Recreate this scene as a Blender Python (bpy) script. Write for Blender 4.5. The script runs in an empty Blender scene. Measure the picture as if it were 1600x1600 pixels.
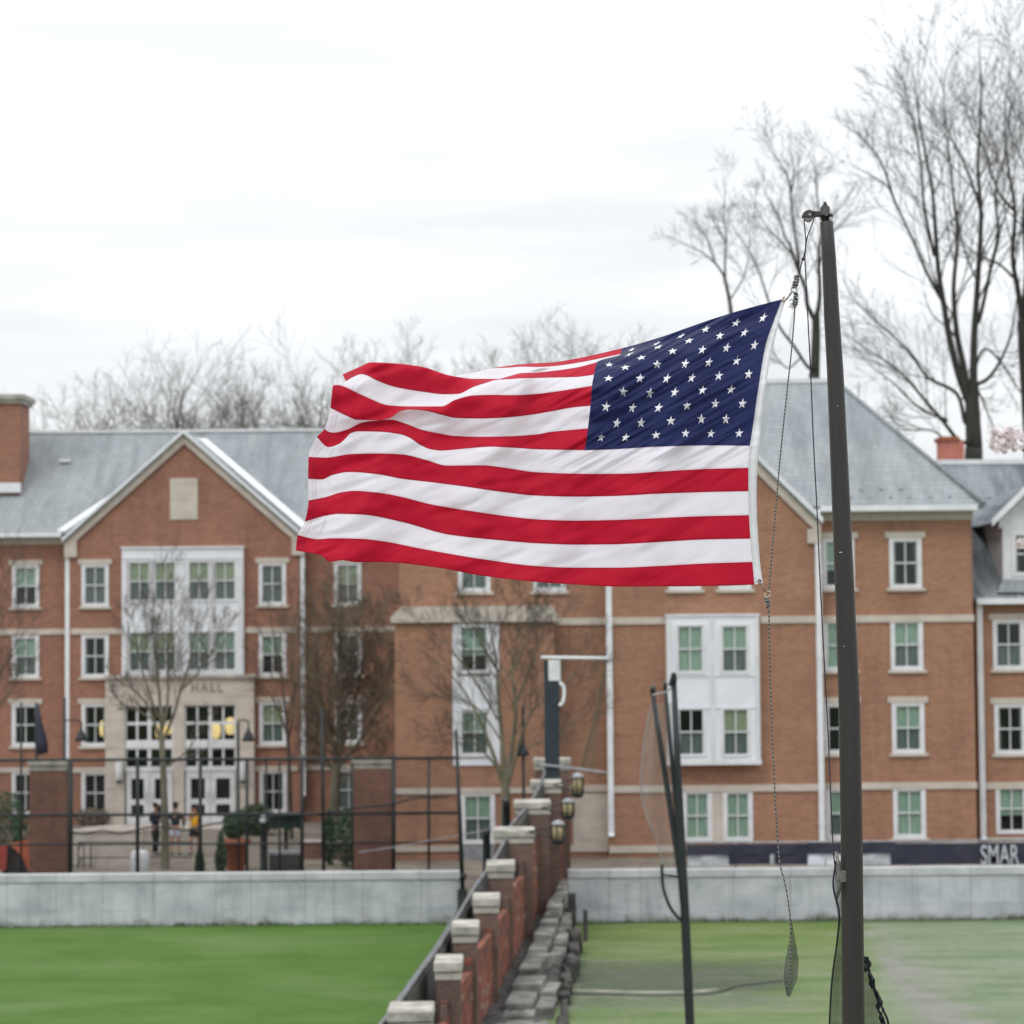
import bpy, bmesh, math, random
from mathutils import Vector, Matrix, noise
random.seed(7)
SC = bpy.context.scene
R_ = math.radians

# ------------------------------------------------------------------ camera
FPX = 3780.0                       # focal length in pixels of the 1600 px picture
CAMZ = 8.4                         # eye height above the playing field
PITCH = math.atan(185 / FPX); ROLL = R_(-0.48)
cam_d = bpy.data.cameras.new('camera'); cam = bpy.data.objects.new('camera', cam_d)
SC.collection.objects.link(cam); SC.camera = cam
cam.location = (0, 0, CAMZ)
CM = Matrix.Rotation(math.pi / 2 + PITCH, 3, 'X') @ Matrix.Rotation(ROLL, 3, 'Z')
cam.rotation_euler = CM.to_euler()
cam_d.sensor_width = 36; cam_d.lens = 36 * FPX / 1600
cam_d.clip_start = 0.5; cam_d.clip_end = 3000
cam_d.dof.use_dof = True; cam_d.dof.focus_distance = 13.0; cam_d.dof.aperture_fstop = 3.3
cam_d.dof.aperture_blades = 9
SC.render.engine = 'CYCLES'
SC.render.resolution_x = 1024; SC.render.resolution_y = 1024
vs = SC.view_settings
vs.view_transform = 'Standard'; vs.look = 'None'; vs.gamma = 1; vs.use_curve_mapping = False
vs.exposure = 0.0

# ------------------------------------------------------------------ overcast sky
SUN_EL, SUN_AZ = R_(52), R_(215)   # azimuth measured clockwise from +Y (north): behind the camera, to the left
W = bpy.data.worlds.new('World'); SC.world = W; W.use_nodes = True
nt = W.node_tree; nt.nodes.clear()
def N(t, tree=None, **kw):
    n = (tree or nt).nodes.new(t)
    for k, v in kw.items(): setattr(n, k, v)
    return n
out = N('ShaderNodeOutputWorld'); add = N('ShaderNodeAddShader')
b1 = N('ShaderNodeBackground'); b2 = N('ShaderNodeBackground')
sky = N('ShaderNodeTexSky', sky_type='NISHITA'); sky.sun_disc = False
sky.sun_elevation = SUN_EL; sky.sun_rotation = SUN_AZ
b1.inputs[1].default_value = 0.012
nt.links.new(sky.outputs[0], b1.inputs[0])
tc = N('ShaderNodeTexCoord'); sep = N('ShaderNodeSeparateXYZ'); nt.links.new(tc.outputs['Generated'], sep.inputs[0])
mp = N('ShaderNodeMapping'); mp.inputs['Scale'].default_value = (2.6, 2.6, 19.0); mp.inputs['Location'].default_value = (3.1, 0.4, 1.7)
nt.links.new(tc.outputs['Generated'], mp.inputs[0])
nz = N('ShaderNodeTexNoise'); nz.inputs['Scale'].default_value = 1.7; nz.inputs['Detail'].default_value = 5; nz.inputs['Roughness'].default_value = 0.5
nt.links.new(mp.outputs[0], nz.inputs['Vector'])
cr = N('ShaderNodeValToRGB'); e = cr.color_ramp.elements
e[0].position = 0.36; e[0].color = (0.865, 0.88, 0.90, 1); e[1].position = 0.60; e[1].color = (1.03, 1.04, 1.05, 1)
nt.links.new(nz.outputs[0], cr.inputs[0])
# CIE overcast luminance: (1 + 2 sin h) / 3, brightest overhead
mx = N('ShaderNodeMath', operation='MAXIMUM'); mx.inputs[1].default_value = 0.0; nt.links.new(sep.outputs[2], mx.inputs[0])
ma = N('ShaderNodeMath', operation='MULTIPLY_ADD'); ma.inputs[1].default_value = 1.15; ma.inputs[2].default_value = 0.82
nt.links.new(mx.outputs[0], ma.inputs[0])
nt.links.new(cr.outputs[0], b2.inputs[0]); nt.links.new(ma.outputs[0], b2.inputs[1])
nt.links.new(b1.outputs[0], add.inputs[0]); nt.links.new(b2.outputs[0], add.inputs[1]); nt.links.new(add.outputs[0], out.inputs[0])
sun_d = bpy.data.lights.new('sun', 'SUN'); sun_d.energy = 0.95; sun_d.angle = R_(18); sun_d.color = (1, 0.97, 0.92)
sun = bpy.data.objects.new('sun', sun_d); SC.collection.objects.link(sun)
sd = Vector((math.sin(SUN_AZ) * math.cos(SUN_EL), math.cos(SUN_AZ) * math.cos(SUN_EL), math.sin(SUN_EL)))
sun.rotation_euler = sd.to_track_quat('Z', 'Y').to_euler(); sun.location = (0, 0, 60)

# ------------------------------------------------------------------ measuring helpers
def ray(px, py):
    return CM @ Vector(((px - 800) / FPX, (800 - py) / FPX, -1))
def P(px, py, Y):
    "point on the upright plane at distance Y that is seen at photo pixel px, py"
    v = ray(px, py); t = Y / v.y
    return Vector((v.x * t, Y, v.z * t + CAMZ))
def PX(px, Y, py=1050): return P(px, py, Y).x
def PZ(py, Y, px=800): return P(px, py, Y).z
def G(px, py, z=0.0):
    v = ray(px, py); t = (z - CAMZ) / v.z
    return Vector((v.x * t, v.y * t, z))

# ------------------------------------------------------------------ materials
def link(nt, a, b): nt.links.new(a, b)
def newmat(name):
    m = bpy.data.materials.new(name); m.use_nodes = True
    t = m.node_tree; b = t.nodes['Principled BSDF']
    return m, t, b
def rgb(c): return (c[0], c[1], c[2], 1)
def coords(t, scale=(1, 1, 1), kind='Object'):
    tc = t.nodes.new('ShaderNodeTexCoord'); m = t.nodes.new('ShaderNodeMapping'); m.inputs['Scale'].default_value = scale
    t.links.new(tc.outputs[kind], m.inputs[0]); return m.outputs[0]
def noisy(t, vec, scale, detail=4, rough=.6):
    n = t.nodes.new('ShaderNodeTexNoise'); n.inputs['Scale'].default_value = scale
    n.inputs['Detail'].default_value = detail; n.inputs['Roughness'].default_value = rough
    t.links.new(vec, n.inputs['Vector']); return n.outputs[0]
def ramp(t, fac, stops):
    r = t.nodes.new('ShaderNodeValToRGB'); el = r.color_ramp.elements
    while len(el) < len(stops): el.new(.5)
    for q, (p, c) in zip(el, stops): q.position = p; q.color = rgb(c)
    t.links.new(fac, r.inputs[0]); return r.outputs[0]
def mixc(t, fac, a, b, mode='MIX'):
    m = t.nodes.new('ShaderNodeMix'); m.data_type = 'RGBA'; m.blend_type = mode
    if isinstance(fac, float): m.inputs[0].default_value = fac
    else: t.links.new(fac, m.inputs[0])
    for s, v in ((6, a), (7, b)):
        if isinstance(v, tuple): m.inputs[s].default_value = rgb(v)
        else: t.links.new(v, m.inputs[s])
    return m.outputs[2]
def bump(t, b, h, strength, dist=.01):
    n = t.nodes.new('ShaderNodeBump'); n.inputs['Strength'].default_value = strength; n.inputs['Distance'].default_value = dist
    t.links.new(h, n.inputs['Height']); t.links.new(n.outputs[0], b.inputs['Normal'])
def simple(name, c1, c2=None, rough=.7, scale=3., stretch=(1, 1, 1), metal=0., bmp=.2, lo=.35, hi=.65, spec=.4, kind='Object'):
    m, t, b = newmat(name)
    b.inputs['Roughness'].default_value = rough; b.inputs['Metallic'].default_value = metal
    b.inputs['Specular IOR Level'].default_value = spec
    v = coords(t, stretch, kind); n = noisy(t, v, scale)
    t.links.new(ramp(t, n, [(lo, c1), (hi, c2 or tuple(x * 1.25 for x in c1))]), b.inputs['Base Color'])
    if bmp: bump(t, b, noisy(t, v, scale * 8), bmp)
    return m
def brickmat(name, c1, c2, mortar, blotch, bw=.21, bh=.071, ms=.009, stain=.5):
    m, t, b = newmat(name); b.inputs['Roughness'].default_value = .85; b.inputs['Specular IOR Level'].default_value = .25
    tc = t.nodes.new('ShaderNodeTexCoord'); geo = t.nodes.new('ShaderNodeNewGeometry')
    sp = t.nodes.new('ShaderNodeSeparateXYZ'); t.links.new(geo.outputs['Position'], sp.inputs[0])
    ad = t.nodes.new('ShaderNodeMath'); ad.operation = 'ADD'; t.links.new(sp.outputs[0], ad.inputs[0]); t.links.new(sp.outputs[1], ad.inputs[1])
    cb = t.nodes.new('ShaderNodeCombineXYZ'); t.links.new(ad.outputs[0], cb.inputs[0]); t.links.new(sp.outputs[2], cb.inputs[1])
    br = t.nodes.new('ShaderNodeTexBrick'); t.links.new(cb.outputs[0], br.inputs['Vector'])
    br.inputs['Scale'].default_value = 1; br.inputs['Brick Width'].default_value = bw; br.inputs['Row Height'].default_value = bh
    br.inputs['Mortar Size'].default_value = ms; br.inputs['Color1'].default_value = rgb(c1); br.inputs['Color2'].default_value = rgb(c2)
    br.inputs['Mortar'].default_value = rgb(mortar); br.inputs['Bias'].default_value = -.1
    n1 = noisy(t, geo.outputs['Position'], .55, 6, .62)
    st = t.nodes.new('ShaderNodeMapping'); st.inputs['Scale'].default_value = (.4, .4, 3.2); t.links.new(geo.outputs['Position'], st.inputs[0])
    n2 = noisy(t, st.outputs[0], 1.1, 5, .65)
    c = mixc(t, stain, br.outputs[0], ramp(t, n1, [(.3, blotch[0]), (.7, blotch[1])]), 'MULTIPLY')
    c = mixc(t, .55, c, ramp(t, n2, [(.3, (.78, .76, .74)), (.5, (1, 1, 1)), (.72, (1.12, 1.08, 1.05))]), 'MULTIPLY')
    s3 = t.nodes.new('ShaderNodeMapping'); s3.inputs['Scale'].default_value = (1.5, 1.5, .16); t.links.new(geo.outputs['Position'], s3.inputs[0])
    c = mixc(t, .5, c, ramp(t, noisy(t, s3.outputs[0], 1.2, 6, .7), [(.34, (.70, .70, .72)), (.5, (1, 1, 1))]), 'MULTIPLY')
    t.links.new(c, b.inputs['Base Color']); bump(t, b, br.outputs[1], -.35, .006)
    return m
M = {}
M['brick_l'] = brickmat('red brick of the left hall', (.325, .138, .084), (.235, .090, .058), (.30, .225, .18), ((.78, .78, .80), (1.06, 1.03, 1.0)))
M['brick_r'] = brickmat('orange brick of the right hall', (.350, .168, .098), (.265, .112, .068), (.34, .26, .20), ((.80, .78, .76), (1.08, 1.05, 1.0)))
M['brick_p'] = brickmat('weathered pillar brick', (.27, .115, .078), (.18, .080, .060), (.22, .18, .15), ((.55, .55, .58), (1.05, .98, .95)), stain=.8)
M['brick_pier'] = brickmat('sooty pier brick', (.20, .115, .090), (.13, .080, .068), (.19, .165, .145), ((.55, .56, .58), (1.0, .97, .95)), stain=.85)
M['stone'] = simple('cast limestone', (.44, .395, .345), (.54, .49, .43), .8, 1.4, (1, 1, 2), bmp=.15)
M['stone_dark'] = simple('weathered limestone', (.22, .21, .19), (.50, .47, .42), .85, 1.8, lo=.3, hi=.7)
M['white'] = simple('white painted trim', (.58, .59, .61), (.70, .71, .73), .5, 2.0, bmp=.05)
M['whitepanel'] = simple('white cladding panel', (.66, .69, .74), (.76, .785, .82), .5, .8, bmp=.05)
M['gutter'] = simple('white aluminium gutter', (.62, .64, .67), (.74, .76, .79), .4, 1.3, bmp=.03)
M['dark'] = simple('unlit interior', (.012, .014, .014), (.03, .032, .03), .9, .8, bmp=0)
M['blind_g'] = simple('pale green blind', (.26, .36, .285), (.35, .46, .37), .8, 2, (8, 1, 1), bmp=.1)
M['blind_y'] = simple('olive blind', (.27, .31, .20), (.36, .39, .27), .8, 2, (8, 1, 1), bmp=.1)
M['blind_d'] = simple('dark grey green blind', (.085, .11, .10), (.14, .165, .155), .8, 2, (8, 1, 1), bmp=.1)  # darker grey green tone for some blinds and the side curtains
def slate(name, c1, c2, stainc, amt):
    m, t, b = newmat(name); b.inputs['Roughness'].default_value = .75; b.inputs['Specular IOR Level'].default_value = .3
    geo = t.nodes.new('ShaderNodeNewGeometry'); sp = t.nodes.new('ShaderNodeSeparateXYZ'); t.links.new(geo.outputs['Position'], sp.inputs[0])
    ad = t.nodes.new('ShaderNodeMath'); ad.operation = 'ADD'; t.links.new(sp.outputs[0], ad.inputs[0]); 
    ml = t.nodes.new('ShaderNodeMath'); ml.operation = 'MULTIPLY'; ml.inputs[1].default_value = .3; t.links.new(sp.outputs[1], ml.inputs[0]); t.links.new(ml.outputs[0], ad.inputs[1])
    cb = t.nodes.new('ShaderNodeCombineXYZ'); t.links.new(ad.outputs[0], cb.inputs[0]); t.links.new(sp.outputs[2], cb.inputs[1])
    br = t.nodes.new('ShaderNodeTexBrick'); t.links.new(cb.outputs[0], br.inputs['Vector'])
    br.inputs['Scale'].default_value = 1; br.inputs['Brick Width'].default_value = .28; br.inputs['Row Height'].default_value = .17
    br.inputs['Mortar Size'].default_value = .008; br.inputs['Color1'].default_value = rgb(c1); br.inputs['Color2'].default_value = rgb(c2)
    br.inputs['Mortar'].default_value = rgb(tuple(x * .6 for x in c1))
    st = t.nodes.new('ShaderNodeMapping'); st.inputs['Scale'].default_value = (1.6, .22, .22); t.links.new(geo.outputs['Position'], st.inputs[0])
    n = noisy(t, st.outputs[0], .9, 7, .72); n2 = noisy(t, geo.outputs['Position'], .35, 3)
    c = mixc(t, amt, br.outputs[0], ramp(t, n, [(.36, stainc), (.58, (1, 1, 1))]), 'MULTIPLY')
    c = mixc(t, .6, c, ramp(t, n2, [(.35, (.82, .84, .86)), (.65, (1.1, 1.1, 1.1))]), 'MULTIPLY')
    t.links.new(c, b.inputs['Base Color']); bump(t, b, br.outputs[1], -.5, .012)
    return m
M['slate'] = slate('pale grey slates', (.258, .283, .296), (.295, .32, .333), (.55, .56, .57), .6)
M['slate2'] = slate('stained grey slates', (.225, .252, .270), (.265, .293, .310), (.30, .32, .35), .95)
def glassmat(name, tint, gloss):
    m = bpy.data.materials.new(name); m.use_nodes = True; t = m.node_tree; t.nodes.clear()
    o = t.nodes.new('ShaderNodeOutputMaterial'); mixn = t.nodes.new('ShaderNodeMixShader')
    tr = t.nodes.new('ShaderNodeBsdfTransparent'); tr.inputs[0].default_value = rgb(tint)
    gl = t.nodes.new('ShaderNodeBsdfGlossy'); gl.inputs['Roughness'].default_value = .08; gl.inputs[0].default_value = (.9, .95, 1, 1)
    v = coords(t, (1, 1, 1)); n = noisy(t, v, 1.5, 2)
    bp = t.nodes.new('ShaderNodeBump'); bp.inputs['Strength'].default_value = .15; t.links.new(n, bp.inputs['Height']); t.links.new(bp.outputs[0], gl.inputs['Normal'])
    mixn.inputs[0].default_value = gloss
    t.links.new(tr.outputs[0], mixn.inputs[1]); t.links.new(gl.outputs[0], mixn.inputs[2]); t.links.new(mixn.outputs[0], o.inputs[0])
    return m
M['glass'] = glassmat('window glass', (.80, .86, .84), .05)
M['black'] = simple('black painted steel', (.009, .013, .015), (.018, .023, .026), .55, 4, bmp=.08)
M['pole'] = simple('dark bronze pole paint', (.026, .022, .022), (.038, .033, .033), .42, 5, (1, 1, .12), bmp=.12)
M['cast'] = simple('dark cast iron', (.040, .038, .040), (.085, .080, .080), .45, 25, bmp=.4, metal=.4)
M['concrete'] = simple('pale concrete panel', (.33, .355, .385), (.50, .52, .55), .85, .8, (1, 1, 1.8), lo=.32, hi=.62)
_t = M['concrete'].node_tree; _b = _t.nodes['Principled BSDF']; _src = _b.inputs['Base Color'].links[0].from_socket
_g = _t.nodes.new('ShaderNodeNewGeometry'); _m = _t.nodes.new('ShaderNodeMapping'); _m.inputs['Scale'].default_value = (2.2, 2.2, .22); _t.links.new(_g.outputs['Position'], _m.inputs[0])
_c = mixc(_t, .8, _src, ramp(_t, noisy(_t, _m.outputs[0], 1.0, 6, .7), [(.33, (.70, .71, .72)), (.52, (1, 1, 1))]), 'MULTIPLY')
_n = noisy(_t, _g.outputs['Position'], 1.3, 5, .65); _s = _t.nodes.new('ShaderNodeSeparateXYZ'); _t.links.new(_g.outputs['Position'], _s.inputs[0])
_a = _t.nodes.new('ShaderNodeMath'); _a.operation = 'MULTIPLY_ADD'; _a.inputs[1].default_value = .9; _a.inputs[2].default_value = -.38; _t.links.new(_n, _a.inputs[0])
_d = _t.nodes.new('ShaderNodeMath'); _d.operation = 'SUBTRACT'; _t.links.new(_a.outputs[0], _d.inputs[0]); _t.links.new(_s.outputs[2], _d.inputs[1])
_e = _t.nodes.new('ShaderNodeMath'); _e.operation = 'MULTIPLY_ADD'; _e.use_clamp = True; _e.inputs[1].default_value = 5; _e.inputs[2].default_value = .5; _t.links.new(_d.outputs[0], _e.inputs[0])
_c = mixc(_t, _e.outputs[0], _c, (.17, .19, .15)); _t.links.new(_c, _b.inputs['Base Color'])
M['concrete_cap'] = simple('pale coping', (.38, .39, .41), (.52, .53, .55), .85, 1.2)
M['rough'] = simple('broken grey concrete', (.12, .12, .11), (.36, .36, .345), .9, 1.1, lo=.36, hi=.64, bmp=.5)
M['ledge'] = simple('dirty grey ledge stone', (.075, .075, .068), (.27, .265, .25), .9, 1.3, lo=.36, hi=.66, bmp=.5)
M['rail'] = simple('dull grey rail', (.10, .105, .115), (.20, .205, .22), .5, 3, metal=.2)
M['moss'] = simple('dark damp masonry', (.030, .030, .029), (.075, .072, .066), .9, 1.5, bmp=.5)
M['paving'] = simple('tan paving', (.13, .112, .09), (.23, .20, .165), .9, .7)
M['bark'] = simple('grey brown bark', (.050, .042, .034), (.10, .086, .070), .9, 3, (1, 1, .3), bmp=.5)
M['bark_dark'] = simple('dark wet bark', (.022, .022, .019), (.048, .046, .038), .9, 3, (1, 1, .3), bmp=.5)
M['twig_far'] = simple('grey twigs', (.062, .056, .050), (.105, .096, .088), .9, 2, bmp=0)
M['twig_brown'] = simple('brown green twigs', (.105, .085, .062), (.18, .150, .11), .9, 1.2, bmp=0)
M['bark_pale'] = simple('pale mossy bark', (.10, .095, .065), (.19, .175, .125), .9, 3, (1, 1, .3), bmp=.4)
M['leaf'] = simple('dark evergreen leaf', (.018, .045, .018), (.045, .095, .035), .6, 3, bmp=0)
M['terracotta'] = simple('terracotta', (.26, .080, .042), (.34, .115, .065), .8, 6)
M['orange'] = simple('orange tarpaulin', (.26, .060, .026), (.34, .09, .04), .7, 3)
M['navy'] = simple('navy banner cloth', (.018, .022, .042), (.035, .034, .050), .7, 1.2)
M['text_white'] = simple('white print', (.36, .38, .41), (.50, .52, .54), .7, 6)
M['engrave'] = simple('engraved lettering', (.20, .18, .155), (.25, .23, .20), .9, 6)
M['metal'] = simple('dull galvanised pipe', (.20, .21, .23), (.33, .34, .36), .45, 3, (1, .3, 1), metal=.2)
M['brass'] = simple('tarnished brass', (.12, .08, .05), (.62, .50, .42), .35, 45, metal=.8, bmp=.3)
M['steel_dark'] = simple('dull dark steel', (.12, .12, .12), (.24, .23, .22), .45, 60, metal=.6, bmp=.3)
M['steel'] = simple('worn steel', (.40, .39, .37), (.60, .58, .55), .35, 60, metal=.9, bmp=.3)

# ------------------------------------------------------------------ mesh helpers
WL = {}                                            # world position of each object's origin
def wl(o): return WL.get(o.name, Vector((0, 0, 0))) if o else Vector((0, 0, 0))
def tag(o, label=None, cat=None, group=None, kind=None):
    if label: o['label'] = label
    if cat: o['category'] = cat
    if group: o['group'] = group
    if kind: o['kind'] = kind
    return o
def put(o, parent, at):
    SC.collection.objects.link(o)
    if parent: o.parent = parent
    o.location = Vector(at) - wl(parent); WL[o.name] = Vector(at); return o
def thing(name, label, cat, at=(0, 0, 0), group=None, rz=0):
    o = bpy.data.objects.new(name, None); o.empty_display_size = .3
    put(o, None, at); o.rotation_euler.z = rz
    return tag(o, label, cat, group)
class MB:
    def __init__(s): s.v = []; s.f = []; s.sm = []
    def quad(s, *p):
        i = len(s.v); s.v += [tuple(q) for q in p]; s.f.append(tuple(range(i, i + len(p)))); s.sm.append(False); return s
    def box(s, x0, x1, y0, y1, z0, z1):
        if x0 > x1: x0, x1 = x1, x0
        if y0 > y1: y0, y1 = y1, y0
        if z0 > z1: z0, z1 = z1, z0
        i = len(s.v)
        s.v += [(x0, y0, z0), (x1, y0, z0), (x1, y1, z0), (x0, y1, z0), (x0, y0, z1), (x1, y0, z1), (x1, y1, z1), (x0, y1, z1)]
        s.f += [(i, i+3, i+2, i+1), (i+4, i+5, i+6, i+7), (i, i+1, i+5, i+4), (i+1, i+2, i+6, i+5), (i+2, i+3, i+7, i+6), (i+3, i, i+4, i+7)]
        s.sm += [False] * 6; return s
    def hexa(s, b, t):
        "b, t: four bottom and four top corners (counter-clockwise from above)"
        i = len(s.v); s.v += [tuple(q) for q in list(b) + list(t)]
        s.f += [(i, i+3, i+2, i+1), (i+4, i+5, i+6, i+7)] + [(i+k, i+(k+1) % 4, i+4+(k+1) % 4, i+4+k) for k in range(4)]
        s.sm += [False] * 6; return s
    def prism(s, poly, y0, y1):
        "poly: [(x,z)..] counter-clockwise seen from the front (-Y), extruded from y0 to y1"
        n = len(poly); i = len(s.v)
        s.v += [(x, y0, z) for x, z in poly] + [(x, y1, z) for x, z in poly]
        s.f += [tuple(range(i, i+n)), tuple(range(i+2*n-1, i+n-1, -1))] + [(i+k, i+n+k, i+n+(k+1) % n, i+(k+1) % n) for k in range(n)]
        s.sm += [False] * (n + 2); return s
    def tube(s, pts, rad, n=8, cap=True, squash=1.0):
        pts = [Vector(p) for p in pts]
        if not isinstance(rad, (list, tuple)): rad = [rad] * len(pts)
        i0 = len(s.v); up = None
        for k, p in enumerate(pts):
            d = (pts[min(k+1, len(pts)-1)] - pts[max(k-1, 0)])
            if d.length < 1e-9: d = Vector((0, 0, 1))
            d.normalize()
            if up is None: up = Vector((0, 1, 0)) if abs(d.y) < .9 else Vector((1, 0, 0))
            a = d.cross(up).normalized(); b = a.cross(d); up = b
            for j in range(n):
                th = 2 * math.pi * j / n
                s.v.append(tuple(p + (a * math.cos(th) + b * math.sin(th) * squash) * rad[k]))
        for k in range(len(pts) - 1):
            for j in range(n):
                a0 = i0 + k*n + j; a1 = i0 + k*n + (j+1) % n
                s.f.append((a0, a1, a1 + n, a0 + n)); s.sm.append(n > 5)
        if cap:
            s.f.append(tuple(range(i0 + n - 1, i0 - 1, -1))); s.f.append(tuple(i0 + (len(pts)-1)*n + j for j in range(n))); s.sm += [False, False]
        return s
    def lathe(s, c, prof, n=16):
        "prof: [(radius, z)..] around the upright axis through c"
        c = Vector(c); i0 = len(s.v)
        for r, z in prof:
            for j in range(n):
                th = 2 * math.pi * j / n; s.v.append((c.x + r*math.cos(th), c.y + r*math.sin(th), c.z + z))
        for k in range(len(prof) - 1):
            for j in range(n):
                a0 = i0 + k*n + j; a1 = i0 + k*n + (j+1) % n
                s.f.append((a0, a1, a1 + n, a0 + n)); s.sm.append(True)
        s.f.append(tuple(range(i0 + n - 1, i0 - 1, -1))); s.f.append(tuple(i0 + (len(prof)-1)*n + j for j in range(n))); s.sm += [False, False]
        return s
    def ball(s, c, r, n=10, m=7, sc=(1, 1, 1)):
        c = Vector(c); prof = []
        i0 = len(s.v)
        for k in range(m + 1):
            a = math.pi * k / m
            for j in range(n):
                th = 2*math.pi*j/n
                s.v.append((c.x + r*sc[0]*math.sin(a)*math.cos(th), c.y + r*sc[1]*math.sin(a)*math.sin(th), c.z - r*sc[2]*math.cos(a)))
        for k in range(m):
            for j in range(n):
                a0 = i0 + k*n + j; a1 = i0 + k*n + (j+1) % n
                s.f.append((a0, a1, a1+n, a0+n)); s.sm.append(True)
        return s
    def mesh(s, name, mat, at=(0, 0, 0)):
        me = bpy.data.meshes.new(name); a = Vector(at)
        me.from_pydata([tuple(Vector(q) - a) for q in s.v], [], s.f); me.validate()
        if len(me.polygons) == len(s.sm): me.polygons.foreach_set('use_smooth', s.sm)
        if mat: me.materials.append(mat)
        me.update(); return me
    def build(s, name, mat, parent=None, at=None):
        if at is None: at = wl(parent)
        me = s.mesh(name, mat, at); o = bpy.data.objects.new(name, me); return put(o, parent, at)
def ref(name, me, parent, at):
    "one more object that shares a mesh"
    return put(bpy.data.objects.new(name, me), parent, at)
def bevel(o, w, seg=2):
    m = o.modifiers.new('bevel', 'BEVEL'); m.width = w; m.segments = seg; m.limit_method = 'ANGLE'; return o

# ------------------------------------------------------------------ ground
def groundmat(name, c1, c2, c3, sc, patch):
    m, t, b = newmat(name); b.inputs['Roughness'].default_value = .95; b.inputs['Specular IOR Level'].default_value = .12
    geo = t.nodes.new('ShaderNodeNewGeometry')
    st = t.nodes.new('ShaderNodeMapping'); st.inputs['Scale'].default_value = (.6, 1.0, 1); t.links.new(geo.outputs['Position'], st.inputs[0])
    n1 = noisy(t, st.outputs[0], sc, 6, .6); n2 = noisy(t, geo.outputs['Position'], 9, 4, .7); n3 = noisy(t, st.outputs[0], sc * .35, 4, .55)
    c = ramp(t, n1, [(.32, c1), (.66, c2)])
    c = mixc(t, ramp(t, n3, [(patch, (0, 0, 0)), (patch + .16, (1, 1, 1))]), c, c3)
    c = mixc(t, .5, c, ramp(t, n2, [(.3, (.72, .74, .70)), (.7, (1.2, 1.2, 1.2))]), 'MULTIPLY')
    t.links.new(c, b.inputs['Base Color']); bump(t, b, n2, .5, .03)
    return m
M['lawn'] = groundmat('deep green turf', (.058, .122, .024), (.082, .150, .034), (.100, .160, .050), .8, .50)
M['lawn_worn'] = groundmat('worn pale turf', (.085, .165, .055), (.13, .215, .085), (.17, .22, .135), .6, .46)
M['lawn_pale'] = groundmat('dusty pale turf', (.13, .185, .10), (.185, .225, .15), (.23, .235, .20), .5, .45)
M['dust'] = groundmat('grey dust track', (.20, .20, .18), (.27, .27, .25), (.22, .24, .19), .9, .5)
M['earth'] = groundmat('far ground', (.06, .09, .035), (.09, .11, .05), (.10, .10, .07), .2, .5)
def sheet(name, pts, mat, z, label=None):
    o = MB().quad(*[(x, y, z) for x, y in pts]).build(name, mat); return tag(o, label, None, None, 'structure')
sheet('ground', [(-900, -300), (900, -300), (900, 1500), (-900, 1500)], M['earth'], -.02, 'ground running out to the horizon')
WY = 70.0                                                   # front of the pale field wall
def XR(y): return -.974 + .0941 * (y - 46)                  # right face of the stepped brick wall
def XL(y): return -1.83 + .112 * (y - 46)                   # its left edge
sheet('playing_field', [(-60, 12), (XL(12), 12), (XL(WY), WY), (-60, WY)], M['lawn'], 0.0, 'deep green artificial turf left of the stepped brick wall')
M['weeds'] = simple('weedy dirt', (.035, .06, .02), (.09, .11, .05), .95, 3, bmp=.5)
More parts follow.
